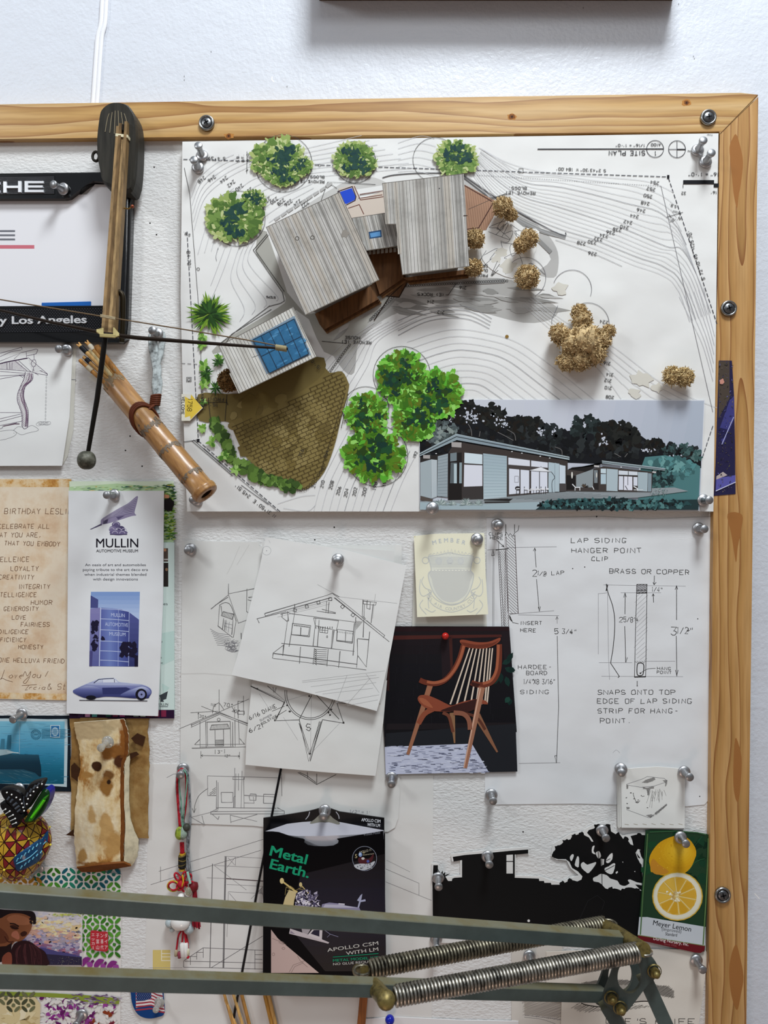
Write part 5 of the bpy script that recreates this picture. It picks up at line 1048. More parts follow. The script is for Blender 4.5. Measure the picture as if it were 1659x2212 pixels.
# member card and the translucent tape below it
s = resheet(D0+0.0006, [(896, 1158), (1040, 1158), (1052, 1350), (1050, 1362), (890, 1362)], M('#d9d8cf', 0.6), 0.0003)
tag(s.build('backing_slip'), 'plain pale slip behind the cream member card', 'paper')
s = resheet(D0+0.0028, [(894, 1158), (940, 1153), (1046, 1151.5), (1049, 1240), (1054.5, 1327), (960, 1331), (901, 1333)], M('#e8e4cb', 0.5), 0.0006, (0, 0.07), (970, 1155))
s.at(820, 1120, 3.813); FD = '#cfcfc6'; FD2 = '#c6c8c4'
s.poly(smooth([(400, 310), (480, 300), (575, 285), (680, 300), (770, 310), (745, 420), (770, 470), (750, 580), (690, 660), (600, 695), (500, 670), (440, 600), (400, 470), (425, 430)], 3, True), '#dcdccf').up()
s.poly(smooth([(425, 425), (750, 425), (745, 520), (720, 610), (660, 665), (590, 690), (510, 665), (455, 590), (430, 500)], 3, True), '#cdcdc5').up()
for i in range(9): s.line([(410+i*1.5, 318+i*10), (765-i*1.5, 318+i*10)], .9, FD2)
for x in (487, 580, 668): s.ell(x, 350, 30, 32, '#d0d1cb'); s.ring(x, 350, 20, 1, FD2)
s.up(); s.curve([(400, 310), (500, 298), (575, 282), (660, 298), (770, 308)], 1.6, FD2).curve([(400, 312), (425, 420), (400, 470), (440, 600), (510, 680), (590, 705), (680, 680), (745, 590), (775, 470), (750, 425), (775, 310)], 1.8, FD2)
for i in range(12): s.line([(432+i*27, 428), (446+i*27, 428)], 2, '#ecebdc')
for i in range(13): s.line([(405+i*29, 300), (418+i*29, 250+(abs(i-6)*7)), (428+i*29, 290)], 1.4, '#d3d3c8')
for k in (-1, 1):
    for c in ([(210, -60), (225, -20), (200, 30), (150, 60), (175, 120), (170, 200)], [(150, 60), (210, 100), (240, 60), (235, -40)], [(200, 200), (150, 230), (120, 215)], [(215, 130), (240, 180), (190, 250)]): s.curve([(590+k*a*1.08, 540+b) for a, b in c], 1.5, FD2)
    s.ring(590+k*212, 345, 26, 1.5, FD2)
s.curve([(390, 640), (450, 720), (590, 770), (730, 720), (800, 640)], 1.5, FD2); s.curve([(400, 590), (470, 670), (590, 715), (710, 670), (790, 600)], 1.5, FD2)
t_ = 'BEL AIR COUNTRY CLUB'
for i, ch in enumerate(t_):
    a = math.radians(160-i*(140/(len(t_)-1))); x, y = 590+205*math.cos(a), 560+185*math.sin(a)
    if ch != ' ': s.text(ch, x, y+12, 26, '#c2c4c0', rot=(math.degrees(a)-90)*.75, align='c')
for i, ch in enumerate('MEMBER'):
    a = math.radians(108-i*7.2); x, y = 572+380*math.cos(a), 575-380*math.sin(a)
    s.text(ch, x, y, 36, '#bcc1c4', rot=-(math.degrees(a)-90)*.8, align='c', bold=.012, xs=1.0)
s.ell(289, 150, 6, 5, '#cfc79c', n=8)
tag(s.build('member_card'), 'cream club member card with a faded crest, hung above the chair photo', 'card')
# lap siding sheet
s = resheet(D0+0.0002, [(1051, 1119), (1140, 1120), (1300, 1116), (1400, 1122), (1541, 1116), (1537, 1400), (1533, 1690), (1531, 1728), (1522, 1738), (1480, 1742), (1250, 1736), (1060, 1738), (1047, 1726), (1049, 1500)], M('#dfe0e1', 0.75, kind='paper'), 0.0004)
s.at(1030, 1110, 2.6375)
W_ = 1.35; s.hand('LAP SIDING', 537, 164, 25, W_, INK, 0, xs=1.45, jit=.35); s.hand('HANGER POINT', 540, 222, 26, W_, INK, 0, xs=1.38, jit=.35); s.hand('CLIP', 655, 268, 23, W_, INK, 0, xs=1.2, jit=.35); s.hand('BRASS OR COPPER', 755, 338, 25, W_, INK, 1, xs=1.28, jit=.35)
s.hand('2', 318, 356, 36, 1.4, INK, 0); s.hand('1/2', 345, 350, 26, 1.2, INK, 8, xs=.8); s.hand('~ LAP', 380, 352, 22, 1.2, INK, -3, xs=1.2); s.hand('INSERT', 250, 632, 19, 1.2, INK, 0, xs=1.2); s.hand('HERE', 248, 672, 20, 1.2, INK, 2, xs=1.2)
s.hand('5', 443, 684, 30, 1.4, INK, 0); s.hand('3/4"', 485, 682, 28, 1.2, INK, 4, xs=.8); s.hand('~', 530, 686, 24, 1.2, INK)
s.hand('HARDEE-', 236, 884, 22, 1.2, INK, 0, xs=1.3); s.hand('BOARD', 282, 918, 22, 1.2, INK, 0, xs=1.15); s.hand('1/4"X8 3/16"', 268, 970, 28, 1.15, INK, 0, xs=.62); s.hand('SIDING', 248, 1026, 22, 1.2, INK, 0, xs=1.5)
s.hand('1/4"', 998, 442, 26, 1.2, INK, 4, xs=.7); s.hand('2', 812, 618, 28, 1.3, INK); s.hand('5/8"+', 836, 616, 28, 1.2, INK, 2, xs=.7); s.hand('3', 1106, 690, 46, 1.5, INK); s.hand('1/2"', 1142, 682, 36, 1.3, INK, 2, xs=.75); s.hand('+', 1196, 676, 24, 1.5, INK)
s.hand('HANG', 1028, 888, 16, 1.1, INK, 2, xs=1.3); s.hand('POINT', 1026, 910, 16, 1.1, INK, 2, xs=1.2)
for t, x, y in (('SNAPS ONTO TOP', 690, 1030), ('EDGE OF LAP SIDING', 686, 1080), ('STRIP FOR HANG-', 688, 1136), ('POINT.', 704, 1192)): s.hand(t, x, y, 26, W_, INK, 0, xs=1.28, jit=.35)
s.hand('CLIPS', 70, 122, 16, 1.1, INK, 2, xs=1.1); s.hand('HERE', 76, 145, 17, 1.1, INK, 2, xs=1.15)
s.lines([[(113, 150), (155, 188)], [(148, 175), (156, 190), (140, 184)], [(165, 60), (165, 125)], [(215, 60), (215, 105)]], 1.3, INK)
s.lines([[(162, 128), (160, 640)], [(168, 128), (182, 640)]], 1.1, '#5a4a4c'); s.line([(217, 120), (236, 568), (184, 570)], 1.4, '#4a3a3c'); s.lines([[(122, 210), (142, 640)], [(126, 155), (124, 210)], [(163, 200), (178, 560)], [(130, 215), (155, 640)]], 1.1, '#4a4244')
s.line([(108, 206), (180, 198)], 2, INK); s.hatch([(165, 130), (216, 122), (234, 566), (184, 566)], .75, 4.6, 1, '#5a5656', 1); s.hatch([(124, 212), (164, 205), (182, 640), (143, 640)], -.95, 3.4, .8, '#6a6666', 1)
s.line([(160, 125), (168, 105), (182, 125), (190, 112), (205, 128), (216, 108), (235, 95), (240, 65)], 1.1, INK)
s.lines([[(60, 206), (170, 200)], [(175, 192), (455, 188)], [(93, 205), (90, 640)], [(98, 250), (97, 640)], [(190, 572), (440, 552)], [(236, 576), (468, 580)], [(458, 625), (456, 585)], [(240, 1422), (475, 1418)]], .9, '#7d7c7e')
s.lines([[(330, 195), (338, 305)], [(340, 372), (356, 555)], [(458, 695), (466, 1100), (454, 1420)], [(190, 585), (205, 620), (238, 626)], [(322, 212), (330, 194), (336, 210)], [(350, 530), (357, 556), (363, 528)], [(450, 602), (457, 584), (463, 600)], [(444, 1378), (452, 1422), (456, 1378), (444, 1378)], [(84, 238), (92, 206), (100, 236), (84, 238)]], 1.2, INK)
s.line([(186, 578), (190, 600), (200, 612)], 2.2, INK)
s.lines([[(692, 455), (692, 800)], [(745, 455), (750, 800), (756, 945)], [(690, 455), (745, 450)], [(722, 405), (1190, 412)], [(820, 450), (1050, 450)], [(695, 848), (885, 848)], [(710, 925), (1175, 928)], [(960, 840), (1130, 840)]], .8, '#8a898c')
s.curve([(738, 405), (748, 450), (775, 530), (786, 620), (778, 750), (762, 850)], 1.6, INK); s.line([(762, 850), (812, 926), (804, 934)], 1.5, INK); s.line([(735, 402), (745, 406), (737, 440)], 2.6, INK)
s.poly([(911, 402), (970, 402), (969, 452), (910, 452)], '#bfbfc2').up(); s.hatch([(911, 402), (970, 402), (969, 452), (910, 452)], -.5, 3.2, 1.1, PEN, 1); s.lines([[(911, 402), (970, 402), (962, 928), (898, 930), (911, 402)]], 1.3, PEN); s.line([(910, 452), (970, 450)], 2.2, INK).line([(908, 436), (970, 434)], 1.4, INK)
s.hatch([(909, 460), (968, 460), (960, 840), (902, 842)], -.75, 7, .6, '#98979a', 6); s.line([(898, 930), (962, 928)], 2.4, INK); s.line(smooth([(914, 865), (918, 853), (932, 849), (946, 853), (952, 866), (950, 900), (944, 918), (930, 922), (916, 918), (912, 895)], 3, True), 2.0, INK, True); s.hatch([(902, 838), (960, 838), (960, 850), (902, 850)], .6, 3, .8, PEN)
s.ell(932, 908, 5, 5, INK, n=8); s.curve([(932, 908), (970, 885), (1018, 880)], 1, INK)
s.lines([[(845, 450), (844, 572)], [(843, 640), (848, 846)], [(837, 476), (844, 450), (852, 474)], [(848, 818), (850, 846), (858, 818)], [(1138, 410), (1138, 605)], [(1136, 695), (1140, 925)], [(1130, 432), (1138, 408), (1144, 430)], [(1132, 890), (1139, 925), (1147, 890)], [(1012, 352), (1010, 402)], [(1004, 390), (1010, 404), (1022, 390)], [(1005, 455), (1007, 505)], [(998, 470), (1005, 455), (1011, 468)], [(914, 952), (914, 982)]], 1.3, INK)
s.curve([(775, 1362), (795, 1346), (815, 1362)], .7, LG)
for x, y in ((546, 312), (615, 303), (682, 17), (1259, 598), (1270, 1610), (914, 980)): s.ell(x, y, 3.5, 3.5, INK, n=8)
for i in range(14): s.line([(1090+R.uniform(-10, 120), 50+i*7), (1230+R.uniform(-60, 60), 55+i*7)], .8, '#f2f2f2')
tag(s.build('drawing_sheet'), 'white sheet with inked lap siding clip diagram and dimensions', 'drawing')
# chair photo
s = resheet(D0+0.0026, [(846, 1353), (1100, 1353.5), (1108, 1520), (1116, 1665), (834, 1673), (828, 1560), (832, 1450)], M('#151418', 0.3, spec=.5), 0.0006)
s.at(820, 1120, 3.813)
s.grad([(100, 890), (1068, 892), (1130, 1760), (40, 1800), (40, 1300)], [(0, '#221a1d'), (.4, '#17161b'), (1, '#121216')], 90, 12).up()
s.poly([(100, 895), (1068, 895), (1070, 925), (100, 930)], '#27161a').poly([(100, 965), (1070, 955), (1070, 975), (100, 1000)], '#4a2420').poly([(505, 975), (590, 980), (600, 1320), (515, 1330)], '#241a1e').poly([(570, 985), (598, 985), (605, 1290), (588, 1300)], '#42231f').poly([(60, 1200), (82, 1200), (80, 1420), (60, 1420)], '#331c1c').poly([(1000, 930), (1070, 930), (1075, 1130), (1030, 1180)], '#221a1e')
s.poly([(60, 1690), (1110, 1680), (1112, 1730), (50, 1740)], '#1f1a1d').poly([(50, 1770), (1120, 1690), (1135, 2085), (900, 2090), (760, 1850), (50, 1880)], '#202227').up()
for i in range(40): x, y = R.uniform(120, 1000), R.uniform(1000, 1680); s.line([(x, y), (x, y+R.uniform(30, 120))], .8, '#201f24')
for x, y, a in ((1010, 1200, -.5), (1030, 1230, .4), (1000, 1270, 1.6), (1050, 1180, -1.0), (1060, 1240, .2), (1040, 1300, 1.3), (1075, 1480, 1.7), (1070, 1470, 2.2), (980, 1300, 2.2)):
    s.leaf(x, y, 90 if x < 1060 else 60, 50, a, R.choice(['#16322c', '#1e4238', '#122a26']))
s.up()
s.poly([(42, 1882), (760, 1855), (900, 2090), (50, 2108)], '#c4c8dc').up()
for i in range(210):
    y = R.uniform(1870, 2095); x = R.uniform(50, 745+(y-1860)*.55); s.poly([(x, y), (x+R.uniform(20, 60), y-2), (x+R.uniform(20, 60), y+R.uniform(3, 6)), (x+2, y+4)], R.choice(['#6d7088', '#8a8ea6', '#565a70', '#9da1b8', '#dfe2f0']), micro=True)
s.up()
WC, WC2, WC3 = '#8d4833', '#6c3425', '#a55e42'
def bar3(a, b, w1, w2, col):
    a, b = Vector(a), Vector(b); n = (b-a).normalized(); n = Vector((-n.y, n.x)); s.poly([a+n*w1/2, b+n*w2/2, b-n*w2/2, a-n*w1/2], col)
bar3((598, 1600), (618, 1850), 44, 12, '#8f6a4c'); s.curve([(520, 1600), (570, 1630), (595, 1720), (605, 1760)], 7, '#6f4030')
bar3((800, 1620), (970, 1925), 60, 14, '#8a5f46'); s.curve([(690, 1600), (800, 1640), (870, 1740)], 6, '#5d3428'); s.up()
bar3((418, 1370), (232, 1945), 46, 26, '#9d6a50'); s.curve([(440, 1570), (370, 1610), (320, 1690)], 11, '#8d4c36'); s.up()
s.poly([(400, 1375), (438, 1375), (410, 1460), (380, 1455)], '#9f6a50')
for x0, x1 in ((742, 582), (770, 636), (800, 694), (830, 750), (856, 796), (882, 840), (908, 866), (930, 884)): bar3((x0, 1068), (x1, 1530), 10, 13, '#d9c7b4')
s.up()
s.poly(smooth([(315, 1475), (340, 1455), (400, 1458), (480, 1490), (560, 1530), (600, 1540), (680, 1510), (800, 1488), (870, 1500), (890, 1530), (820, 1530), (700, 1570), (600, 1590), (500, 1590), (420, 1580), (350, 1540), (320, 1505)], 4, True), WC).up()
s.poly(smooth([(600, 1545), (720, 1510), (810, 1490), (800, 1560), (700, 1600), (590, 1590), (500, 1585)], 3, True), '#3a1f1c').poly(smooth([(325, 1480), (380, 1490), (440, 1560), (360, 1530)], 3, True), WC3).up()
s.curve([(690, 1045), (660, 1150), (610, 1250), (540, 1330), (460, 1360), (380, 1350), (330, 1330)], 11, WC2); s.curve([(694, 1050), (664, 1150), (614, 1250), (545, 1325), (460, 1352), (390, 1345)], 6, WC3)
s.curve([(985, 1035), (985, 1150), (975, 1260), (930, 1340), (860, 1370), (790, 1365), (755, 1350)], 12, WC2); s.curve([(978, 1040), (972, 1160), (958, 1260), (915, 1335), (850, 1360)], 6, WC3)
s.poly(smooth([(660, 1010), (690, 998), (800, 1018), (900, 1015), (990, 982), (985, 1015), (920, 1055), (840, 1072), (740, 1065), (685, 1045)], 4, True), WC).up(); s.poly(smooth([(670, 1018), (800, 1040), (930, 1025), (985, 1000), (920, 1050), (820, 1068), (720, 1058)], 3, True), WC2)
s.up(); bar3((845, 1390), (705, 2055), 50, 30, '#a27058'); bar3((830, 1400), (694, 2055), 12, 8, '#d3a890'); s.curve([(610, 1600), (690, 1610), (735, 1660), (745, 1740)], 10, '#8d5a46'); s.poly([(750, 1345), (830, 1365), (800, 1395), (760, 1375)], '#3c1f1a')
tag(s.build('photo_print'), 'photo of a sculpted wooden armchair with pale spindles on a dark background', 'photo')
# small stack of cards with a toolbox sketch
cw = '#dcdbd6'
for i, (dx, dy) in enumerate(((-9, 3), (-7, 6), (-4, 4))):
    s = resheet(D0+0.0010+0.0007*i, [(1341+dx, 1662+dy), (1476+dx*.3, 1664+dy), (1478, 1786+dy), (1343+dx, 1783+dy)], M(cw, .7), 0.0006, (0, .012), (1400, 1660))
    tag(s.build('note_card'), ['blank card lowest in the small stack behind the box sketch', 'blank middle card in the small stack under the box sketch', 'blank card directly beneath the box sketch card'][i], 'card')
s = resheet(D0+0.0034, [(1341, 1657), (1360, 1660), (1420, 1656), (1480, 1661), (1479, 1789), (1343, 1788), (1342, 1720)], M('#e3e2dd', .75, kind='paper'), 0.0006, (0, .012), (1400, 1660))
s.at(1300, 1640, 3.866)
s.lines([[(205, 210), (340, 165), (380, 145), (520, 160), (545, 180)], [(205, 215), (330, 235), (435, 225), (540, 190)], [(205, 420), (395, 490)], [(400, 490), (545, 380)], [(405, 250), (380, 300)]], .9, GR)
for p in ([(205, 212), (222, 218), (218, 245), (206, 250)], [(340, 230), (370, 238), (436, 226), (436, 245), (400, 250), (398, 300), (385, 305), (372, 250), (345, 250)], [(505, 178), (548, 172), (545, 205), (530, 230), (530, 195)], [(335, 195), (370, 170), (440, 150), (448, 170), (420, 185), (380, 200)], [(205, 398), (235, 402), (228, 418), (208, 415)], [(370, 470), (410, 458), (440, 470), (405, 492)], [(440, 450), (540, 372), (545, 385), (450, 470)]): s.hatch(p, .8, 1.2, .8, '#47423f', .6)
for i in range(16): s.line([(410+i*7+R.uniform(-5, 5), 255+R.uniform(-10, 20)+max(0, -i*4)), (390+i*9+R.uniform(-20, 20), 400-i*5+R.uniform(-40, 20))], .7, '#8a8784')
for x, y in ((240, 282), (262, 285), (330, 305), (345, 310), (270, 330), (305, 340), (205, 322), (380, 405), (300, 355), (210, 370)): s.blob(x, y, R.uniform(5, 11), '#4a4542', .6, 9, ry=4)
for p in ([(262, 290), (275, 330), (290, 360)], [(318, 345), (300, 365), (280, 358)]): s.curve(p, 1, PEN)
for i in range(7): s.line([(190+i*75, 540+R.uniform(-4, 4)), (225+i*75, 548)], 1, '#a59a86')
tag(s.build('note_card'), 'small white card with an ink sketch of a toolbox, topmost of its stack', 'card')
# silhouette cut-out
def outline(px): return px
SIL = [(936, 1976+50), (935, 1990), (934, 1905), (936, 1869), (946, 1869), (946, 1888), (950, 1884), (952, 1888), (956, 1880), (957, 1888), (962, 1883), (961, 1892), (964, 1897), (968, 1903), (976, 1903), (977, 1898), (982, 1896), (998, 1895), (998, 1858), (980, 1861), (978, 1851), (1003, 1847), (1050, 1843), (1100, 1838), (1141, 1835), (1141, 1844), (1112, 1846), (1112, 1896), (1164, 1898), (1165, 1903), (1175, 1903), (1176, 1907), (1190, 1907), (1191, 1911), (1210, 1911), (1222, 1906), (1232, 1901), (1240, 1902), (1247, 1904), (1256, 1900), (1258, 1893), (1248, 1882), (1236, 1875), (1230, 1862), (1222, 1856), (1206, 1856), (1196, 1853), (1195, 1842), (1200, 1834), (1198, 1828), (1206, 1827), (1212, 1824), (1218, 1818), (1232, 1813), (1236, 1806), (1250, 1802), (1262, 1804), (1272, 1809), (1278, 1818), (1282, 1818), (1276, 1808), (1268, 1799), (1272, 1793), (1282, 1790), (1290, 1784), (1304, 1781), (1318, 1784), (1320, 1796), (1330, 1802), (1338, 1801), (1346, 1812), (1356, 1815), (1362, 1824), (1368, 1826), (1366, 1816), (1362, 1806), (1374, 1803), (1396, 1804), (1394, 1840), (1391, 1868), (1386, 1858), (1378, 1852), (1374, 1840), (1384, 1836), (1378, 1834), (1373, 1842), (1378, 1856), (1386, 1866), (1388, 1908), (1376, 1906), (1362, 1900), (1356, 1902), (1362, 1910), (1388, 1912), (1386, 1940), (1384, 2026), (1380, 2038), (1160, 2036)]
s = Sheet(D0+0.0012).base([(px-2, py-3) for px, py in [(936, 2030), (934, 1905), (934, 1868), (948, 1868), (966, 1898), (978, 1896), (996, 1893), (996, 1862), (978, 1864), (976, 1848), (1050, 1840), (1144, 1832), (1145, 1848), (1116, 1848), (1116, 1894), (1170, 1896), (1190, 1904), (1212, 1908), (1240, 1898), (1252, 1894), (1234, 1878), (1226, 1862), (1204, 1860), (1192, 1852), (1196, 1826), (1216, 1815), (1234, 1804), (1262, 1800), (1268, 1792), (1284, 1784), (1304, 1778), (1322, 1782), (1332, 1799), (1348, 1808), (1366, 1804), (1398, 1800), (1390, 1910), (1386, 2040), (940, 2040)]], M('#dcdbd8', .7), 0.0005)
s.at(0, 0, 1); s.poly(SIL, '#0e0e0f').up()
WHT = '#dbdad7'
def c6(p): return [(900+x/3.016, 1740+y/3.016) for x, y in p]
for p in ([(1094, 1847), (1108, 1846), (1108, 1860), (1094, 1860)], [(1094, 1862), (1108, 1862), (1108, 1887), (1094, 1887)],
          c6([(1000, 332), (1016, 316), (1024, 328), (1010, 362), (1000, 350)]), c6([(1030, 384), (1046, 332), (1058, 342), (1056, 400), (1040, 398)]), c6([(1070, 382), (1088, 368), (1112, 386), (1166, 368), (1164, 388), (1122, 440), (1102, 432), (1076, 408)]),
          c6([(1144, 270), (1160, 262), (1152, 296), (1168, 318), (1142, 308)]), c6([(1168, 306), (1190, 298), (1202, 330), (1186, 346), (1172, 328)]), c6([(1200, 346), (1222, 350), (1220, 384), (1202, 394)]), c6([(1236, 352), (1256, 322), (1276, 310), (1274, 350), (1252, 374), (1236, 372)]),
          c6([(1226, 408), (1252, 396), (1274, 380), (1294, 380), (1280, 440), (1256, 446), (1228, 428)]), c6([(1296, 436), (1308, 426), (1312, 436), (1300, 446)]), c6([(1416, 430), (1424, 426), (1424, 434)]), c6([(1340, 366), (1346, 366), (1344, 374)]),
          c6([(1150, 472), (1176, 460), (1200, 445), (1240, 455), (1262, 476), (1308, 490), (1322, 514), (1350, 524), (1372, 518), (1392, 500), (1376, 486), (1394, 482), (1420, 498), (1464, 506), (1464, 520), (1420, 512), (1466, 556), (1430, 544), (1400, 534), (1362, 536), (1340, 556), (1320, 548), (1290, 540), (1256, 544), (1230, 540), (1212, 520), (1186, 500), (1154, 494)]),
          c6([(1430, 304), (1450, 290), (1462, 330), (1482, 366), (1466, 386), (1446, 356), (1456, 340)])):
    s.poly(smooth(p, 2, True) if len(p) > 4 else p, WHT)
s.up(); s.lines([c6([(1206, 340), (1208, 522)]), c6([(1090, 330), (1100, 352), (1126, 330)]), c6([(1182, 300), (1186, 345)]), c6([(1236, 360), (1262, 346)]), c6([(1226, 424), (1290, 390)])], 1.4, '#0e0e0f')
for i in range(9): s.leaf(954, 1896, R.uniform(12, 22), 3, -PI/2+R.uniform(-1.1, 1.1), '#0e0e0f')
for x, y, r in [(1206, 1832, 6), (1222, 1820, 7), (1240, 1808, 6), (1256, 1803, 6), (1290, 1786, 7), (1312, 1786, 7), (1334, 1804, 6), (1352, 1814, 7), (1380, 1806, 7), (1198, 1846, 6), (1214, 1908, 5), (1232, 1904, 6), (1320, 1922, 6), (1346, 1926, 6), (1376, 1924, 6)]: s.blob(x, y, r, '#0e0e0f', .3, 10)
s.lines([[(1250, 1990), (1270, 1946), (1290, 1934), (1306, 1948), (1300, 1966)]], .6, '#2c2c2e'); s.ell(1142, 1989, 3, 3, WHT, n=8)
tag(s.build('paper_cutout'), 'black cut paper silhouette of a flat roofed house and spreading tree', 'cutout')
# bottom right sketches
s = resheet(D0+0.0004, [(1105, 2040), (1215, 2040), (1212, 2260), (1105, 2260)], M('#d3cec6', .8, kind='paper'), 0.0004)
s.at(1100, 2020, 3.606); s.poly([(118, 515), (410, 520), (405, 640), (118, 620)], '#b5aea4').up(); s.hatch([(118, 515), (410, 520), (400, 660), (118, 620)], -.35, 2, .8, '#97908a', 6); s.curve([(118, 625), (260, 640), (405, 660)], 1, GR).curve([(118, 640), (250, 655), (360, 690)], .8, GR)
tag(s.build('drawing_sheet'), 'grey shaded pencil sheet under the lamp arm, left of the knife sketch', 'drawing')
s = resheet(D0+0.0012, [(1180, 2056), (1290, 2052), (1520, 2050), (1530, 2060), (1522, 2120), (1510, 2212), (1506, 2260), (1211, 2260), (1213, 2160), (1180, 2155)], M('#d9d2c7', .8, kind='paper'), 0.0004, (0, .02), (1400, 2050))
s.at(1100, 2020, 3.606)
s.poly([(560, 372), (700, 348), (900, 350), (1240, 400), (1285, 440), (1280, 490), (1180, 470), (900, 480), (600, 400)], '#aaa49b').up(); s.hatch([(560, 372), (700, 348), (900, 350), (1240, 400), (1285, 440), (1280, 490), (1180, 470), (900, 385), (600, 385)], -.6, 1.5, .8, '#4a4642', 3)
s.poly([(600, 385), (1180, 460), (1180, 510), (920, 520), (760, 470)], '#bdb6ad').up(); s.curve([(560, 530), (620, 548), (760, 560), (930, 530), (1050, 515), (1180, 525)], 2.2, '#2c2927'); s.hatch([(490, 560), (540, 525), (570, 540), (700, 565), (930, 545), (1150, 550), (900, 590), (600, 600), (500, 580)], -.5, 2.2, .8, '#5d5853', 4)
s.hand("D", 755, 686, 38, 1.3, INK, 0, xs=1.6); s.hand("  E'S KNIFE", 800, 692, 40, 1.3, INK, 0, xs=1.75, jit=.35)
tag(s.build('drawing_sheet'), 'cream sheet with a shaded pocket knife sketch at the bottom right', 'drawing')
# ================================================================ lower left: prints and bark
# blue ship postcard
s = resheet(D0+0.0006, [(-120, 1546), (151, 1546), (153, 1710), (-120, 1707)], M('#15202a', 0.35), 0.0006)
s.at(0, 1500, 3.95)
s.poly([(-300, 208), (180, 205), (400, 212), (575, 210), (578, 400), (570, 790), (300, 770), (-300, 752)], '#bcd0d6').up()
s.grad([(-300, 228), (552, 230), (545, 765), (-300, 758)], [(0, '#7fbcd2'), (.3, '#5fa8c6'), (.5, '#3f90b2'), (.75, '#1f6c87'), (1, '#15586f')], 90, 26)
s.up()
for i in range(130): y = R.uniform(240, 755); x = R.uniform(-20, 520); s.leaf(x, y, R.uniform(20, 90) if y > 480 else R.uniform(50, 140), R.uniform(2, 5), R.uniform(-.1, .1), R.choice(['#3f8cae', '#4f9abd', '#2f7f9f'] if y > 470 else ['#66abc8', '#7bb8d0', '#5ba3c3']))
s.up(); s.grad([(-50, 520), (60, 508), (330, 515), (350, 620), (352, 700), (-50, 700)], [(0, '#2a5568'), (.4, '#173646'), (1, '#122c3a')], 90, 12).up(); s.grad([(-50, 640), (200, 640), (300, 670), (380, 745), (-50, 750)], [(0, '#274f60'), (1, '#1a5a70')], 90, 8).up()
for i in range(26): x, y = R.uniform(-30, 260), R.uniform(645, 740); s.leaf(x, y, R.uniform(30, 90), 5, .35+R.uniform(-.2, .2), R.choice(['#3a6676', '#4a7280', '#2d5868']))
s.up()
s.poly([(-50, 465), (60, 470), (130, 495), (60, 512), (-50, 530)], '#9db6bd').poly([(0, 470), (10, 380), (40, 380), (35, 470)], '#3f7890').poly([(55, 465), (65, 350), (95, 345), (90, 465)], '#356f88').up(); s.line([(166, 235), (166, 510)], 1, '#9fc4d3').line([(60, 490), (160, 500)], 2, '#c8d8da')
s.rect(430, 262, 512, 368, '#c9dbe0').up(); s.rect(436, 268, 506, 362, '#2b6fa6').up(); s.ell(470, 318, 30, 38, '#a9c6d6').up(); s.ell(470, 318, 18, 26, '#7fa6bf')
s.ring(306, 340, 40, 1, '#2f6f8c'); s.ring(306, 340, 28, .8, '#2f6f8c'); s.text('1912', 306, 348, 14, '#2f6f8c', align='c') if False else s.line([(288, 340), (324, 340)], 1.2, '#2f6f8c')
for i in range(6): s.curve([(355, 300+i*14), (420, 296+i*14), (500, 302+i*14), (560, 298+i*14)], .9, '#2f6f8c')
tag(s.build('postcard'), 'blue postcard of an ocean liner with a stamp, left edge', 'postcard')
# bark paper pieces
def barksheet(name, left, right, rows, cols, d0, bulge, m, m2, m2from, thick, label, side=None):
    mb = MB(); L_ = smooth(left, 6); R_ = smooth(right, 6); n = rows; g = []
    def at_(p, t): q = t*(len(p)-1); i = min(int(q), len(p)-2); f = q-i; return p[i]*(1-f)+p[i+1]*f
    for i in range(n+1):
        t = i/n; a, b = at_(L_, t), at_(R_, t); rw = []
        for j in range(cols+1):
            u = j/cols; x, y = a*(1-u)+b*u; d = d0+bulge(u, t)+R.uniform(-1, 1)*0.00025
            rw.append(P(x+R.uniform(-.6, .6) if 0 < j < cols else x+R.uniform(-1.2, 1.2), y, d))
        g.append(rw)
    w_ = cols+1; vs = [q for r in g for q in r]; nb = len(vs)
    fa = [[i*w_+j, (i+1)*w_+j, (i+1)*w_+j+1, i*w_+j+1] for i in range(n) for j in range(cols)]
    i1 = [f for k, f in enumerate(fa) if (k % cols)/cols < m2from]; i2 = [f for k, f in enumerate(fa) if (k % cols)/cols >= m2from]
    mb.add(vs, i1, m, True)
    if i2: mb.add(vs, i2, m2, True)
    bk = [q+Vector((0, thick, 0)) for q in vs]; mb.add(bk, [f[::-1] for f in fa], m2, True)
    rim = [i*w_ for i in range(n+1)]+[n*w_+j for j in range(1, w_)]+[i*w_+cols for i in range(n-1, -1, -1)]+[j for j in range(cols-1, 0, -1)]
    mb.add(vs+bk, [[a, nb+a, nb+b, b] for a, b in zip(rim, rim[1:]+rim[:1])], side or m2)
    return mb
BARK, BARKD, BRN = M('#c9a36a', .8, kind='bark'), M('#8d6a3b', .8, kind='barkdark'), M('#74431a', .7, kind='mottle')
mb = barksheet('bark', [(150, 1550), (154, 1600), (152, 1660), (154, 1720), (153, 1790), (157, 1806)], [(322, 1552), (319, 1580), (322, 1630), (320, 1720), (320, 1811)], 26, 14, D0+0.0020, lambda u, t: .0012*math.sin(u*5+t*4), BARKD, BARKD, 2, 0.0012, '')
bk = mb.build('bark_sheet')
for p in ([(153, 1655), (160, 1648), (172, 1660), (170, 1690), (154, 1678)], [(283, 1595), (296, 1584), (314, 1592), (308, 1612), (292, 1606)], [(142, 1804), (158, 1792), (160, 1806)], [(280, 1628), (294, 1624), (300, 1630), (282, 1640)]):
    mb = MB(); mb.slab(p, D0+0.0046, D0+0.0038, M('#3d2413', .7, kind='mottle')); mb.build('bark_scale', bk)
tag(bk, 'flat dark brown sheet of bark behind the pale rolled bark', 'bark')
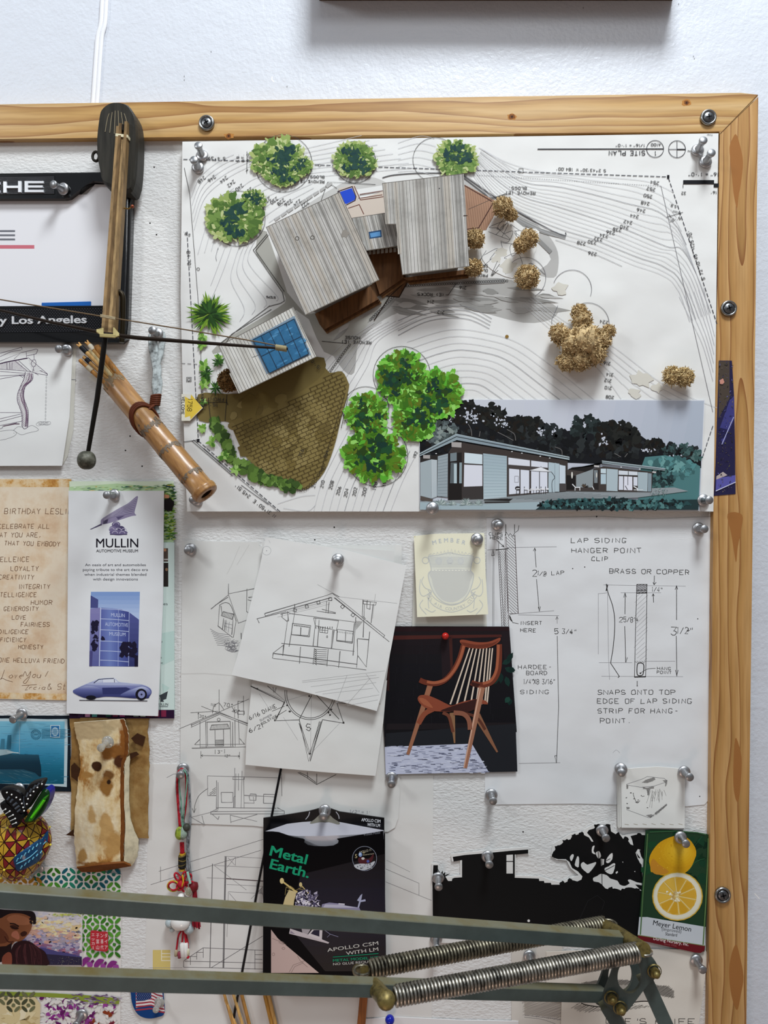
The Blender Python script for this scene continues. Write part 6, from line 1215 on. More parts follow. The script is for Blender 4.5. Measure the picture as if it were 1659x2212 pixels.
lf = [(160, 1561), (165, 1590), (172, 1622), (173, 1660), (167, 1695), (162, 1760), (160, 1810), (166, 1875)]; rt = [(267, 1553), (276, 1580), (277, 1622), (269, 1650), (268, 1700), (269, 1780), (268, 1830), (268, 1864)]
OB = P(214, 1714, D0+.008)
stain = [(P(x, y, D0+.011), rx*MM, rz*MM, c) for x, y, rx, rz, c in ((208, 1658, 10, 9, '#3d2210'), (240, 1622, 24, 20, '#8a5a2a'), (256, 1650, 15, 13, '#4a2814'), (233, 1676, 12, 15, '#6f4a24'), (228, 1700, 13, 22, '#8f6430'), (234, 1690, 5, 6, '#2c1a0e'), (262, 1590, 10, 34, '#8a5524'), (262, 1710, 6, 40, '#6a3a16'), (188, 1676, 14, 7, '#a67a42'), (212, 1868, 50, 7, '#8a5c2c'), (176, 1850, 12, 16, '#b08a52'), (230, 1790, 12, 30, '#c09a62'), (196, 1760, 10, 26, '#c4a06a'), (200, 1575, 60, 26, '#b7a07a'), (250, 1830, 16, 26, '#b48c54'))]
mb = barksheet('bark', lf, rt, 60, 26, D0+0.0075, lambda u, t: .0075*math.sin(PI*min(1, u*.9+.05))*(.35+.65*t)-.002, barkmat('stained_bark', '#c9a36a', stain, OB), BRN, .90, 0.0010, '', M('#e6dcc4', .8))
bp = mb.build('bark_roll', None, OB); tag(bp, 'pale mottled piece of bark folded into a roll and pinned', 'bark')
mb = barksheet('bark', [(269, 1640), (268, 1700), (270, 1790), (268, 1864)], [(280, 1632), (279, 1690), (282, 1770), (298, 1815), (296, 1850), (284, 1872)], 20, 6, D0+0.0060, lambda u, t: .004*t-.006*u*t, M('#cdc3a6', .8, kind='mottle'), M('#cdc3a6', .8, kind='mottle'), 2, 0.0010, '')
mb.build('bark_flap', bp)
mb = MB(); mb.prism([P(166, 1875, D0+.009), P(220, 1868, D0+.0155), P(268, 1864, D0+.011), P(284, 1871, D0+.007), P(210, 1884, D0+.0045), P(176, 1884, D0+.0045)], [P(166, 1872, D0+.0085), P(220, 1864, D0+.014), P(268, 1860, D0+.010), P(282, 1866, D0+.006), P(210, 1879, D0+.004), P(176, 1879, D0+.004)], BRN); mb.build('bark_fold', bp)
# painted wooden fruit ornament with butterfly
orn = thing('fruit_ornament', P(45, 1890, DB), 'painted wooden fruit ornament with a black butterfly, left edge', 'ornament')
oc = P(38, 1824, DB+0.026); ox_, oz_ = 66*MM*.96, 74*MM*.96; oy_ = 0.024
def body_pt(a, b, f=1.0):
    w = 1+.06*math.cos(2*b) ; tp = 1-.22*max(0, -math.cos(a))
    return oc+Vector((math.sin(a)*math.cos(b)*ox_*w*tp*f, math.sin(a)*math.sin(b)*oy_*f, math.cos(a)*oz_*f))
mb = MB(); n = 24; vs = [body_pt(PI*i/n, 2*PI*j/(2*n)) for i in range(n+1) for j in range(2*n)]
mb.add(vs, [[i*2*n+j, i*2*n+(j+1) % (2*n), (i+1)*2*n+(j+1) % (2*n), (i+1)*2*n+j] for i in range(n) for j in range(2*n)], M('#2a0d0a', .35, coat=.3), True)
YL, RD = M('#b8902a', .35, coat=.3), M('#7d1d22', .35, coat=.3)
NA, NB = 8, 16
for i in range(NA):
    for j in range(NB):
        a0, a1 = PI*(i+.0)/NA, PI*(i+1)/NA; b0, b1 = PI+2*PI*j/NB, PI+2*PI*(j+1)/NB
        if i == 0 or i == NA-1: a0, a1 = max(a0, .08), min(a1, PI-.08)
        cn = [(a0, b0), (a0, b1), (a1, b1), (a1, b0)]; ce = ((a0+a1)/2, (b0+b1)/2)
        for k in range(4):
            tri = [cn[k], cn[(k+1) % 4], ce]; g = (sum(t[0] for t in tri)/3, sum(t[1] for t in tri)/3)
            sub = [(t[0]+(g[0]-t[0])*.16, t[1]+(g[1]-t[1])*.16) for t in tri]
            mid = [((sub[q][0]+sub[(q+1) % 3][0])/2, (sub[q][1]+sub[(q+1) % 3][1])/2) for q in range(3)]
            vs = [body_pt(a, b, 1.016) for a, b in sub+mid+[g]]
            mb.add(vs, [[0, 3, 6], [3, 1, 6], [1, 4, 6], [4, 2, 6], [2, 5, 6], [5, 0, 6]], RD if (k+i+j) % 2 and (i*3+j) % 3 else YL, True)
        if (i+j) % 3 == 0: mb.ball(body_pt(a0, b0, 1.02), .0011, M('#e6d24a', .35), 5)
mb.build('fruit_body', orn)
def opx(pts): return [(x/9.214, 1660+y/9.214) for x, y in pts]
def hug(pts, lift, m, mside, name, par, strips, scol):
    def dep(x, y):
        q = P(x, y, DB+.040); u = (q.x-oc.x)/ox_; v = (q.z-oc.z)/oz_; return -(oc.y-oy_*math.sqrt(max(0.0, 1-.86*(u*u+v*v))))+lift
    ot = opx([tuple(p) for p in smooth(pts, 3, True)]); cx = sum(p[0] for p in ot)/len(ot); cy = sum(p[1] for p in ot)/len(ot); n = len(ot); mb = MB(); rings = []
    for f, ex in ((1.0, -.006), (.97, 0), (.8, .0008), (.5, .001), (.2, .001)): rings.append([P(cx+(x-cx)*f, cy+(y-cy)*f, dep(cx+(x-cx)*f, cy+(y-cy)*f)+ex) for x, y in ot])
    vs = [q for r in rings for q in r]+[P(cx, cy, dep(cx, cy)+.001)]
    mb.add(vs, [[i, (i+1) % n, n+(i+1) % n, n+i] for i in range(n)], mside, True)
    mb.add(vs, [[k*n+i, k*n+(i+1) % n, (k+1)*n+(i+1) % n, (k+1)*n+i] for k in range(1, 4) for i in range(n)]+[[4*n+i, 4*n+(i+1) % n, 5*n] for i in range(n)], m, True)
    for p, w_ in strips: mb.tube([P(x, y, dep(x, y)+.0012) for x, y in opx([tuple(v) for v in smooth(p, 3)])], w_, M(scol, .4), 5)
    return mb.build(name, par)
def plate(pts, d1, d0, m, mside, name, par, dots=(), strips=(), dcol='#e8e8e4', scol='#4a5058'):
    mb = MB(); f = [P(x, y, d1) for x, y in opx(smooth(pts, 3, True))]; c = sum(f, Vector())/len(f); b = [Vector((q.x, -d0, q.z)) for q in f]
    n = len(f); top = [q+(c-q)*.12+Vector((0, -.0016, 0)) for q in f]
    mb.add(top+f, [list(range(n))]+[[i, n+i, n+(i+1) % n, (i+1) % n] for i in range(n)], m, False); mb.add(f+b, [[i, n+i, n+(i+1) % n, (i+1) % n] for i in range(n)], mside); mb.add(b, [list(range(n))[::-1]], mside)
    for x, y in dots: mb.ball(P(x/9.214, 1660+y/9.214, d1+.0018), .00075, M(dcol, .4), 5)
    for p, w_ in strips: mb.tube([P(x/9.214, 1660+y/9.214, d1+.0014) for x, y in p], w_, M(scol, .4), 5)
    return mb.build(name, par)
BLK = M('#0c0c0e', .3, coat=.3); CHAR = M('#2b2825', .7, kind='mottle')
plate([(10, 440), (60, 392), (230, 378), (400, 440), (480, 560), (500, 800), (450, 900), (330, 840), (180, 700), (60, 560)], DB+.050, DB+.044, BLK, CHAR, 'butterfly_wing', orn,
      [(138, 480), (232, 522), (325, 578), (402, 620), (436, 698), (462, 775), (480, 842)], [([(150, 620), (190, 560)], .0011), ([(210, 670), (260, 610)], .0012), ([(270, 735), (340, 680)], .0013), ([(310, 800), (390, 740)], .0012), ([(350, 860), (410, 810)], .0010), ([(490, 560), (480, 660), (510, 780)], .0010)])
plate([(480, 560), (560, 330), (700, 262), (850, 236), (862, 290), (800, 420), (700, 580), (600, 740), (520, 830), (490, 700)], DB+.051, DB+.044, BLK, CHAR, 'butterfly_wing', orn,
      [(835, 310), (745, 378), (670, 460), (606, 535), (558, 606), (535, 708)], [([(560, 480), (530, 560)], .0010), ([(630, 400), (600, 470)], .0012), ([(715, 330), (670, 400)], .0012), ([(790, 290), (740, 350)], .0010)])
plate([(0, 700), (110, 640), (200, 700), (330, 800), (460, 900), (480, 980), (380, 1060), (345, 1150), (270, 1190), (235, 1120), (170, 1000), (40, 800)], DB+.049, DB+.043, BLK, CHAR, 'butterfly_wing', orn,
      [(110, 812), (195, 850), (260, 925), (302, 998), (320, 1080)], [([(110, 812), (60, 840)], .0005), ([(195, 850), (110, 905)], .0005), ([(260, 925), (170, 970)], .0005), ([(302, 998), (200, 1045)], .0005), ([(320, 1080), (240, 1112)], .0005)], '#e8e8e4', '#c9c9c6')
plate([(930, 402), (992, 480), (970, 640), (890, 830), (790, 960), (680, 1050), (560, 1082), (480, 1060), (520, 980), (620, 800), (760, 560), (850, 440)], DB+.046, DB+.036, M('#0d3a12', .3, coat=.3), M('#151f8a', .35, coat=.3), 'leaf', orn)
plate([(950, 540), (900, 640), (820, 780), (720, 930), (640, 1040), (560, 1050), (620, 940), (760, 720), (870, 580)], DB+.0492, DB+.047, M('#2f7a1c', .35), M('#2f7a1c', .35), 'leaf', orn, (), [([(880, 630), (780, 780), (625, 980)], .0013)], '#fff', '#52c41a')
hug([(262, 1800), (330, 1720), (480, 1610), (640, 1500), (850, 1345), (960, 1230), (962, 1420), (930, 1580), (860, 1740), (720, 1890), (480, 2010), (345, 2045), (285, 1930)], .0045, M('#0f3f66', .35, coat=.3), M('#14206e', .35, coat=.3), 'leaf', orn,
      [([(360+i*78, 1790-i*58), (330+i*78, 1850-i*58)], .0006) for i in range(7)]+[([(440+i*78, 1940-i*60), (410+i*78, 1990-i*60)], .0006) for i in range(6)]+[([(330, 1900), (600, 1760), (920, 1450)], .0005)], '#6fb5cc')
# stencil card with the couple photo
s = resheet(D0+0.0008, [(-200, 1869), (120, 1873), (190, 1880), (262, 1890), (261, 2060), (259, 2270), (-200, 2270)], M('#e6e2de', .6), 0.0008)
s.at(0, 1840, 3.95)
PAL = {0: ['#1f6b62', '#27806a', '#2f8a52', '#1c5f6e'], 1: ['#3c7d26', '#4b8f2c', '#5a9a34', '#35701f'], 2: ['#7a2274', '#8d3288', '#631a5e', '#9a4496'], 3: ['#8a3a1e', '#a04a24', '#7a2a3a'], 4: ['#b5822a', '#c9973a', '#a8761f'], 5: ['#5a5c40', '#6f7050', '#4a4c36']}
def stencil(x0, x1, y0, y1, pal, gx, gy, xlim=1026):
    j = 0; y = y0
    while y < y1:
        x = x0+(gx/2 if j % 2 else 0)
        while x < x1:
            pl = PAL[pal(x, y) if callable(pal) else pal]
            for a in (PI/4, 3*PI/4, 5*PI/4, 7*PI/4):
                lx, ly = x+math.cos(a)*gx*.36, y+math.sin(a)*gy*.5*.72
                if lx < xlim-20: s.ell(lx, ly, gx*.27, gx*.115, R.choice(pl), a+PI/2, 14)
            if x < xlim-24: s.blob(x, y, gx*.13, R.choice(pl), .12, 12)
            x += gx
        y += gy*.5; j += 1
stencil(330, 1030, 195, 330, lambda x, y: 0 if R.random() < .7 else 1, 128, 122); stencil(-20, 330, 215, 330, 4, 128, 122); stencil(730, 1040, 560, 900, 1, 122, 116)
s.up(2)
for x, y in ((735, 930), (850, 945), (960, 960)):
    s.poly(smooth([(x-50, y+20), (x-10, y-30), (x+40, y-20), (x+10, y+10), (x-30, y+50)], 3, True), '#84307e').blob(x-60, y-10, 13, '#631a5e', .2).blob(x+30, y+30, 26, '#9a4496', .2)
# lower purple and rust flowers
for i in range(300):
    x, y = R.uniform(350, 985), R.uniform(1240, 1640)
    if x-330 > (y-1230)*.0: s.blob(x, y, R.uniform(16, 34),  R.choice(['#e6e2de']*4+(PAL[2] if x+(y-1250)*.6 < 900 or y < 1330 else PAL[3])), .35, 10, ry=R.uniform(8, 18), rot=R.choice([.6, 2.4, 1.6, 0]))
s.up(); s.poly([(-50, 1190), (420, 1205), (760, 1225), (1020, 1250), (1015, 1300), (780, 1290), (600, 1250), (300, 1235), (-50, 1225)], '#8a9a3a').up()
for i in range(70): s.leaf(R.uniform(560, 1010), R.uniform(1215, 1300), R.uniform(20, 70), 10, R.uniform(-.4, .4), R.choice(['#6b4f74', '#7d6486', '#5a4066', '#a79ab0']))
s.poly([(-50, 1235), (300, 1240), (345, 1300), (340, 1480), (330, 1650), (-50, 1650)], '#d8c79a').up(2)
for i in range(110): a = R.uniform(0, 6.28); s.leaf(165, 1440, R.uniform(90, 175), R.uniform(40, 80), a, R.choice(['#e2d3a8', '#cdb988', '#d9c898', '#c2ab78', '#eadfbe']))
for i in range(26): a = R.uniform(0, 6.28); s.leaf(165, 1440, R.uniform(20, 60), 9, a, R.choice(['#8a6a32', '#6d5226', '#a8884a']))
s.up(); stencil(50, 320, 1250, 1340, 5, 128, 122, 330); s.up()
# the photo of the couple against a painted sky
s.at(0, 1930, 6.144)
s.poly([(-400, 190), (0, 200), (470, 232), (800, 250), (1090, 280), (1085, 950), (-400, 950)], '#d9d3d4').up()
skc = ['#cfcad0', '#c3c0cb', '#d9cfc6', '#e0cfa0', '#d6b183', '#c79a8c', '#a59aa8', '#8a86a0', '#6f6a94', '#b0707e']
for i in range(1100):
    y = R.uniform(255, 880); x = R.uniform(280, 1040); t = (y-260)/620+(.12 if x < 600 else -.02)+R.uniform(-.1, .1)
    c = skc[0:3] if t < .2 else ['#e3d6a8', '#d9c08c', '#d8cfc4', '#d6b69a'] if t < .42 else ['#c79a8c', '#a89aa4', '#9a94a4', '#d0a592'] if t < .58 else ['#8a86a0', '#a99fb6', '#77739a', '#b9a9ba'] if t < .74 else ['#b0707e', '#8a5f80', '#c08088', '#6a5a8c']
    s.blob(x, y, R.uniform(22, 52), R.choice(c), .3, 10, ry=R.uniform(10, 22), rot=R.uniform(-.3, .3))
s.poly([(1090, 700), (1090, 950), (1250, 950), (1250, 200), (1090, 200)], '#d9d3d4') if False else None
s.up(2); s.poly([(540, 720), (640, 735), (760, 770), (900, 790), (1000, 815), (1086, 840), (1085, 950), (540, 950)], '#4a4578').up(); s.poly([(540, 800), (760, 815), (1086, 850), (1085, 950), (540, 950)], '#2f2940').up()
for i in range(70): s.blob(R.uniform(630, 1080), R.uniform(840, 940), R.uniform(2, 5), R.choice(['#7a6a5c', '#5f5a78', '#3d3850', '#8a8a78']), .4, 7)
for i in range(40): s.leaf(R.uniform(680, 1080), 255+R.uniform(0, 40)+R.uniform(0, 10), R.uniform(20, 60), 12, R.uniform(-.2, .4), R.choice(['#c9cc5a', '#a8b84a', '#d9d98a']))
SK, SK2, SK3, HR = '#8a5538', '#a3694a', '#6a3c28', '#1e1418'
s.poly(smooth([(-200, 330), (0, 330), (60, 260), (200, 230), (380, 250), (420, 330), (425, 420), (400, 500), (330, 590), (260, 640), (200, 640), (100, 720), (-200, 760)], 4, True), SK).up()
s.poly(smooth([(90, 330), (200, 280), (360, 320), (400, 400), (300, 420), (160, 400)], 3, True), SK2).poly(smooth([(170, 510), (230, 500), (260, 580), (240, 612), (190, 590), (150, 560)], 3, True), '#b9745c').poly(smooth([(-60, 440), (60, 500), (120, 600), (60, 660), (-80, 640)], 3, True), SK3).poly(smooth([(130, 430), (190, 420), (250, 460), (220, 480), (160, 470)], 3, True), '#3f2018').poly(smooth([(270, 530), (320, 500), (360, 520), (340, 560), (290, 570)], 3, True), '#3f2018').up()
s.curve([(130, 400), (190, 405), (250, 440)], 3, '#2a1612').curve([(60, 570), (110, 640), (180, 640)], 2.4, '#4a2418').curve([(150, 440), (195, 462), (235, 462)], 1.6, '#1e0f0c')
s.poly(smooth([(-200, 200), (60, 215), (260, 225), (420, 235), (470, 290), (475, 380), (440, 410), (425, 330), (300, 270), (150, 265), (60, 300), (0, 330), (-200, 360)], 4, True), HR).up()
for i in range(24): s.blob(R.uniform(400, 470), R.uniform(240, 400), R.uniform(8, 18), HR, .4, 9)
s.poly([(-200, 720), (80, 700), (160, 650), (140, 800), (60, 900), (-200, 950)], '#241416').up()
s.poly(smooth([(160, 720), (200, 660), (300, 625), (400, 640), (500, 710), (590, 770), (625, 850), (620, 960), (150, 960), (130, 820)], 4, True), '#2c1418').up(); s.poly(smooth([(30, 850), (100, 780), (150, 800), (160, 900), (140, 960), (40, 960)], 3, True), '#8a4a38')
for i in range(26): x = R.uniform(190, 560); s.curve([(x*.6+140, 660+abs(x-360)*.2), (x, 780), (x+R.uniform(-10, 40), 940)], .8, R.choice(['#4a262a', '#3a1c20', '#5a3234']))
s.up(); s.rect(1090, 250, 1094, 960, '#e6e2de')
# red seal with white characters
s.poly(smooth([(1205, 500), (1260, 490), (1330, 505), (1425, 512), (1432, 600), (1430, 760), (1330, 762), (1240, 748), (1200, 700), (1198, 600)], 3, True), '#b8303a').up()
for t, x in (('エッカー', 1236), ('子富山', 1296), ('ン喜代', 1354), ('ダイア', 1408)):
    nch = len(t)
    for i, ch in enumerate(t):
        y = 515+(235/nch)*(i+.85)
        if ch == 'ー': s.line([(x, y-40), (x, y)], 1.2, '#f0dcd8')
        else: s.text(ch, x, y, 36 if nch == 4 else 46, '#f0dcd8', align='c', width=40)
tag(s.build('stencil_card'), 'stencil patterned card with a painted photo of a couple and red seal', 'card')
# flag badge
s = Sheet(D0+0.0016).base([(x, y) for x, y in [tuple(v) for v in smooth([(284, 2105), (283, 2150), (288, 2175), (300, 2193), (320, 2200), (342, 2197), (355, 2188), (353, 2150), (350, 2105)], 4, True)]], M('#123f7a', .35), 0.0008)
s.at(300, 1780, 5.122)
s.poly([(-30, 1840), (255, 1840), (285, 2070), (250, 2075), (200, 2040), (130, 2000), (60, 2015), (-32, 2035)], '#e2dcdc').up()
for i in range(6):
    y = 1860+i*36; s.poly(smooth([(-28, y+10), (60, y+2), (140, y-6), (200, y+22), (258+i*4, y+36), (260+i*4, y+52), (200, y+38), (140, y+10), (60, y+18), (-28, y+26)], 3, True), '#a53a48')
s.poly([(-26, 1800), (135, 1800), (138, 1930), (60, 1955), (-26, 1960)], '#1c3468').up()
for i in range(5):
    for j in range(7): s.ell(-12+j*22+(i % 2)*10, 1880+i*16, 2.6, 2.6, '#dfe3ee', n=6)
tag(s.build('badge'), 'round blue badge with a waving striped flag', 'badge')
# ================================================================ hanging charm of red cord
ch = thing('knot_charm', P(391, 1662, DB+.003), 'red knotted cord charm with beads hanging from a pin on the left', 'charm')
def q3(x, y, d=.006, ox=300, oy=1780, k=5.122): return P(ox+x/k, oy+y/k, DB+d)
def cords(name, sets, col, rad, twist=False):
    mb = MB(); m = M(col, .65, kind='tarnish')
    for p, d in sets:
        pts = smooth([P(x, y, DB+d) for x, y in p], 5)
        mb.tube(pts, rad, m, 7)
        if twist:
            for a, b in zip(pts[::2], pts[1::2]): mb.tube([a+Vector((-rad*.7, -rad*.8, 0)), b+Vector((rad*.7, -rad*.8, 0))], rad*.3, m, 5)
    return mb.build(name, ch)
cords('red_cord', [([(393, 1660), (385, 1670), (383, 1700), (385, 1740), (389, 1790)], .007), ([(393, 1660), (401, 1672), (403, 1700), (401, 1740), (393, 1790)], .007), ([(391, 1820), (392, 1845)], .007), ([(395, 1820), (396, 1845)], .007)], '#a8202c', .0012, True)
cords('green_cord', [([(392, 1662), (387, 1690), (392, 1740), (394, 1795)], .0085), ([(396, 1662), (404, 1680), (399, 1740), (394, 1795)], .0085)], '#6f9a86', .0007)
cords('grey_cord', [([(390, 1660), (382, 1680), (383, 1720), (392, 1760), (401, 1786)], .0065), ([(398, 1660), (406, 1675), (410, 1730), (411, 1780), (407, 1830), (411, 1880), (417, 1915)], .0065), ([(403, 1788), (405, 1830), (404, 1870), (412, 1912)], .006)], '#86898c', .0011, True)
mb = MB(); mb.ball(P(388, 1803, DB+.009), 0, M('#8a9a34', .3, kind='tarnish', coat=.4), 10, (.0045, .0035, .0075), lambda a, b: 1-.35*max(0, -math.cos(a))); mb.ball(P(394, 1803, DB+.0088), 0, M('#8a9a8c', .3, kind='tarnish', coat=.4), 10, (.0045, .0034, .0072), lambda a, b: 1-.35*max(0, -math.cos(a))); mb.build('heart_bead', ch)
mb = MB(); mb.ball(P(403, 1787, DB+.008), .0036, M('#3f4038', .4), 10); mb.build('round_bead', ch)
mb = MB()
for i in range(3): mb.lathe(P(394, 1842+i*1.5, DB+.0075), (0, 0, -1), [(.0026, 0), (.0029, .0003), (.0026, .0006)], M('#d0a52c', .5), 12)
for i in range(3): mb.lathe(P(393, 1876+i*1.5, DB+.0075), (0, 0, -1), [(.0026, 0), (.0029, .0003), (.0026, .0006)], M('#d0a52c', .5), 12)
mb.build('yellow_wrap', ch)
mb = MB()
for i in range(9):
    c = P(393.5, 1848+i*3.1, DB+.0075); mb.tube([c+Vector((math.cos(t)*.0030, math.sin(t)*.0030, .0006*math.cos(t+i))) for t in [2*PI*k/12 for k in range(12)]], .0008, M('#23201c' if i % 3 else '#6a5a30', .5), 6, closed=True)
mb.tube([P(393.5, 1846, DB+.0075), P(393.5, 1876, DB+.0075)], .0026, M('#1a1614'), 8); mb.build('black_wrap', ch)
mb = MB(); KR = M('#b01f2e', .5)
for cx, cy, rx, ry, a in ((383, 1894, 5, 9, -.5), (374, 1914, 10, 9, 0), (398, 1892, 4, 9, .2), (406, 1897, 6, 10, .6), (412, 1912, 9, 8, .2), (392, 1908, 5, 14, 0), (388, 1915, 6, 8, .3), (398, 1918, 6, 8, -.3)):
    mb.tube([P(cx+rx*math.cos(t)*math.cos(a)-ry*math.sin(t)*math.sin(a), cy+rx*math.cos(t)*math.sin(a)+ry*math.sin(t)*math.cos(a), DB+.008+.0012*math.sin(t*2)) for t in [2*PI*k/16 for k in range(16)]], .0009, KR, 6, closed=True)
mb.ball(P(393, 1908, DB+.0075), .0040, KR, 8); kn = mb.build('knot', ch)
for col, rr in (('#c9a52c', 12.5), ('#4a7a3c', 11.2)):
    mb = MB(); mb.tube([P(374+rr*math.cos(t), 1914+rr*.9*math.sin(t), DB+.0075) for t in [2*PI*k/18 for k in range(18)]], .0007, M(col, .5), 6, closed=True); o = mb.build('loop_cord', kn)
mb = MB(); mb.tube(smooth([P(394, 1890, DB+.0105), P(396, 1904, DB+.011), P(393, 1914, DB+.0105)], 4), .0008, M('#d0a52c', .5), 6); mb.build('loop_cord', kn)
mb = MB(); mb.ball(P(407, 1926, DB+.010), 0, M('#a8a890', .15, trans=.5), 10, (.0036, .0034, .0046)); mb.build('glass_bead', ch)
mb = MB(); mb.tube([P(405, 1884, DB+.0108), P(411, 1908, DB+.0108)], .0012, M('#9cc4b4', .4), 7); mb.build('bead_thread', ch)
mb = MB()
for i in range(34):
    x = R.uniform(-6, 6); mb.tube([P(420+x*.5, 1918, DB+.007+R.uniform(-.002, .002)), P(422+x, 1960, DB+.007+R.uniform(-.002, .003)), P(424+x*1.5, 1998+R.uniform(-4, 10), DB+.007+R.uniform(-.003, .003))], .0005, M(R.choice(['#8a1c2a', '#a02434', '#6f1522']), .6), 4)
mb.lathe(P(418, 1912, DB+.007), (0.1, 0, -1), [(.001, -.003), (.0042, -.001), (.0044, .002), (.0036, .0045)], M('#6a1a20', .5), 12); mb.build('tassel', ch)
WT = M('#e6e4e0', .18, coat=.5)
mb = MB(); mb.ball(P(390, 1990, DB+.010), 0, WT, 14, (.0088, .0070, .0085), lambda a, b: 1+.05*math.cos(2*b)); mb.ball(P(383, 1972, DB+.010), .0045, WT, 8); mb.ball(P(399, 1972, DB+.010), .0045, WT, 8); mb.ball(P(391, 1938, DB+.009), .0034, WT, 8); mb.build('white_bead', ch)
mb = MB(); mb.ball(P(368, 1993, DB+.006), .0048, M('#a9b2b4', .2, coat=.4), 9); mb.ball(P(372, 2008, DB+.006), .0026, M('#b9c2c2', .2, coat=.4), 7); mb.ball(P(408, 2006, DB+.006), .0050, M('#a9b2b4', .2, coat=.4), 9); mb.build('grey_bead', ch)
cords('red_cord', [([(396, 2008), (394, 2030), (393, 2038)], .007), ([(398, 2008), (401, 2030), (402, 2038)], .008), ([(394, 2008), (386, 2020), (383, 2040), (381, 2054)], .007), ([(400, 2010), (405, 2035), (406, 2052)], .0065)], '#b01f2e', .0009)
for x0, y0, x1, y1, r, c in ((393, 2036, 395, 2068, .0022, '#e3e0dc'), (401, 2036, 402, 2068, .0022, '#e9e6e2'), (381, 2052, 380, 2066, .0016, '#a8987c'), (387, 2056, 388, 2070, .0018, '#8a3a4a'), (406, 2050, 406, 2064, .0016, '#c9c4a8')):
    mb = MB(); mb.tube([P(x0, y0, DB+.008), P(x0*.9+x1*.1, y0*.9+y1*.1, DB+.008), P(x0*.1+x1*.9, y0*.1+y1*.9, DB+.008), P(x1, y1, DB+.008)], [r*.6, r, r, r*.5], M(c, .25, coat=.4), 10); mb.build('drop_bead', ch)
mb = MB(); mb.ball(P(406, 2067, DB+.008), .0016, M('#b01f2e', .3), 7); mb.build('round_bead', ch)
# ================================================================ boxed metal kit
bx = thing('kit_box', P(700, 2130, DB+.003), 'black cardboard kit box with green lettering, its top torn open', 'box')
DBK, DFR = DB+.0065, DB+.0215
def kx(p): return [(560+x/4.497, 1720+y/4.497) for x, y in p]
s = Sheet(DBK).base(kx([(40, 212), (250, 182), (480, 145), (600, 112), (640, 106), (690, 118), (780, 150), (1215, 212), (1215, 700), (1215, 1800), (40, 1800)]), M('#0b0b0e', .22, spec=.5), 0.0012)
s.at(560, 1720, 4.497)
s.poly([(45, 345), (270, 268), (420, 250), (500, 245), (640, 255), (780, 250), (1000, 292), (1208, 330), (1208, 560), (45, 560)], '#d6d4da').up()
s.poly(smooth([(495, 255), (540, 222), (600, 165), (635, 140), (670, 165), (720, 215), (780, 255), (770, 276), (700, 258), (640, 250), (580, 255), (505, 268)], 3, True), '#8f8c80').up()
s.text('APOLLO CSM', 1176, 258, 32, '#e9e9ec', rot=5, width=185, align='r', bold=.012).text('WITH LM', 1172, 300, 32, '#e9e9ec', rot=5, width=124, align='r', bold=.012)
for p in ([(490, 150), (478, 190), (450, 225)], [(745, 150), (770, 185), (776, 220)]): s.curve(p, 1.6, '#b9b9c0')
s.build('back_panel', bx)
fo = kx([(42, 345), (130, 346), (190, 352), (270, 380), (340, 402), (420, 414), (442, 425), (436, 450), (470, 476), (540, 488), (640, 490), (720, 482), (765, 458), (772, 432), (755, 416), (900, 392), (1205, 340), (1216, 700), (1225, 1110), (1236, 1850), (34, 1850), (38, 1100)])
s = Sheet(DFR, (0, 0), (700, 1900)).base(fo, M('#07070a', .45, spec=.05), 0.0010); s.at(560, 1720, 4.497)
s.grad([(400, 760), (1218, 560), (1232, 1700), (640, 1700), (300, 1280)], [(0, '#09090d'), (.35, '#0b0e22'), (.7, '#0b0d1e'), (1, '#08080c')], 90, 14, rough=.4).up()
GN = '#17986e'
s.text('Metal', 100, 572, 100, GN, rot=14, width=362, bold=.03).text('Earth.', 100, 700, 100, GN, rot=14, width=385, bold=.03)
s.ring(1023, 605, 118, 1, '#8a90a0'); s.text('APOLLO 11', 1030, 545, 24, '#b9b3a0', rot=-14, width=120, align='c').text('5', 930, 600, 40, '#c9b98a').ell(982, 567, 18, 22, '#7a94c0').up().ell(978, 562, 8, 10, '#c9d6e8'); s.text('th', 1006, 556, 18, '#c9b98a').text('Anniversary', 1006, 578, 16, '#b0a890', rot=-8, width=112)
s.poly(smooth([(960, 605), (1000, 590), (1060, 610), (1110, 560), (1100, 620), (1060, 650), (980, 660)], 3, True), '#4a1c22').up(); s.ell(1008, 605, 16, 12, '#c9c4c0').ell(1056, 632, 13, 14, '#4a5aa0').poly(smooth([(920, 670), (980, 655), (1060, 655), (1125, 630), (1090, 690), (1020, 718), (950, 705)], 3, True), '#b9bcc2').up()
for i in range(14): s.blob(R.uniform(940, 1100), R.uniform(655, 705), R.uniform(4, 10), R.choice(['#3a3d44', '#8a8e94', '#5a5d62']), .4, 8)
s.text('4-Sheet Model', 1175, 362, 22, '#7d8088', rot=-8, width=160, align='r')
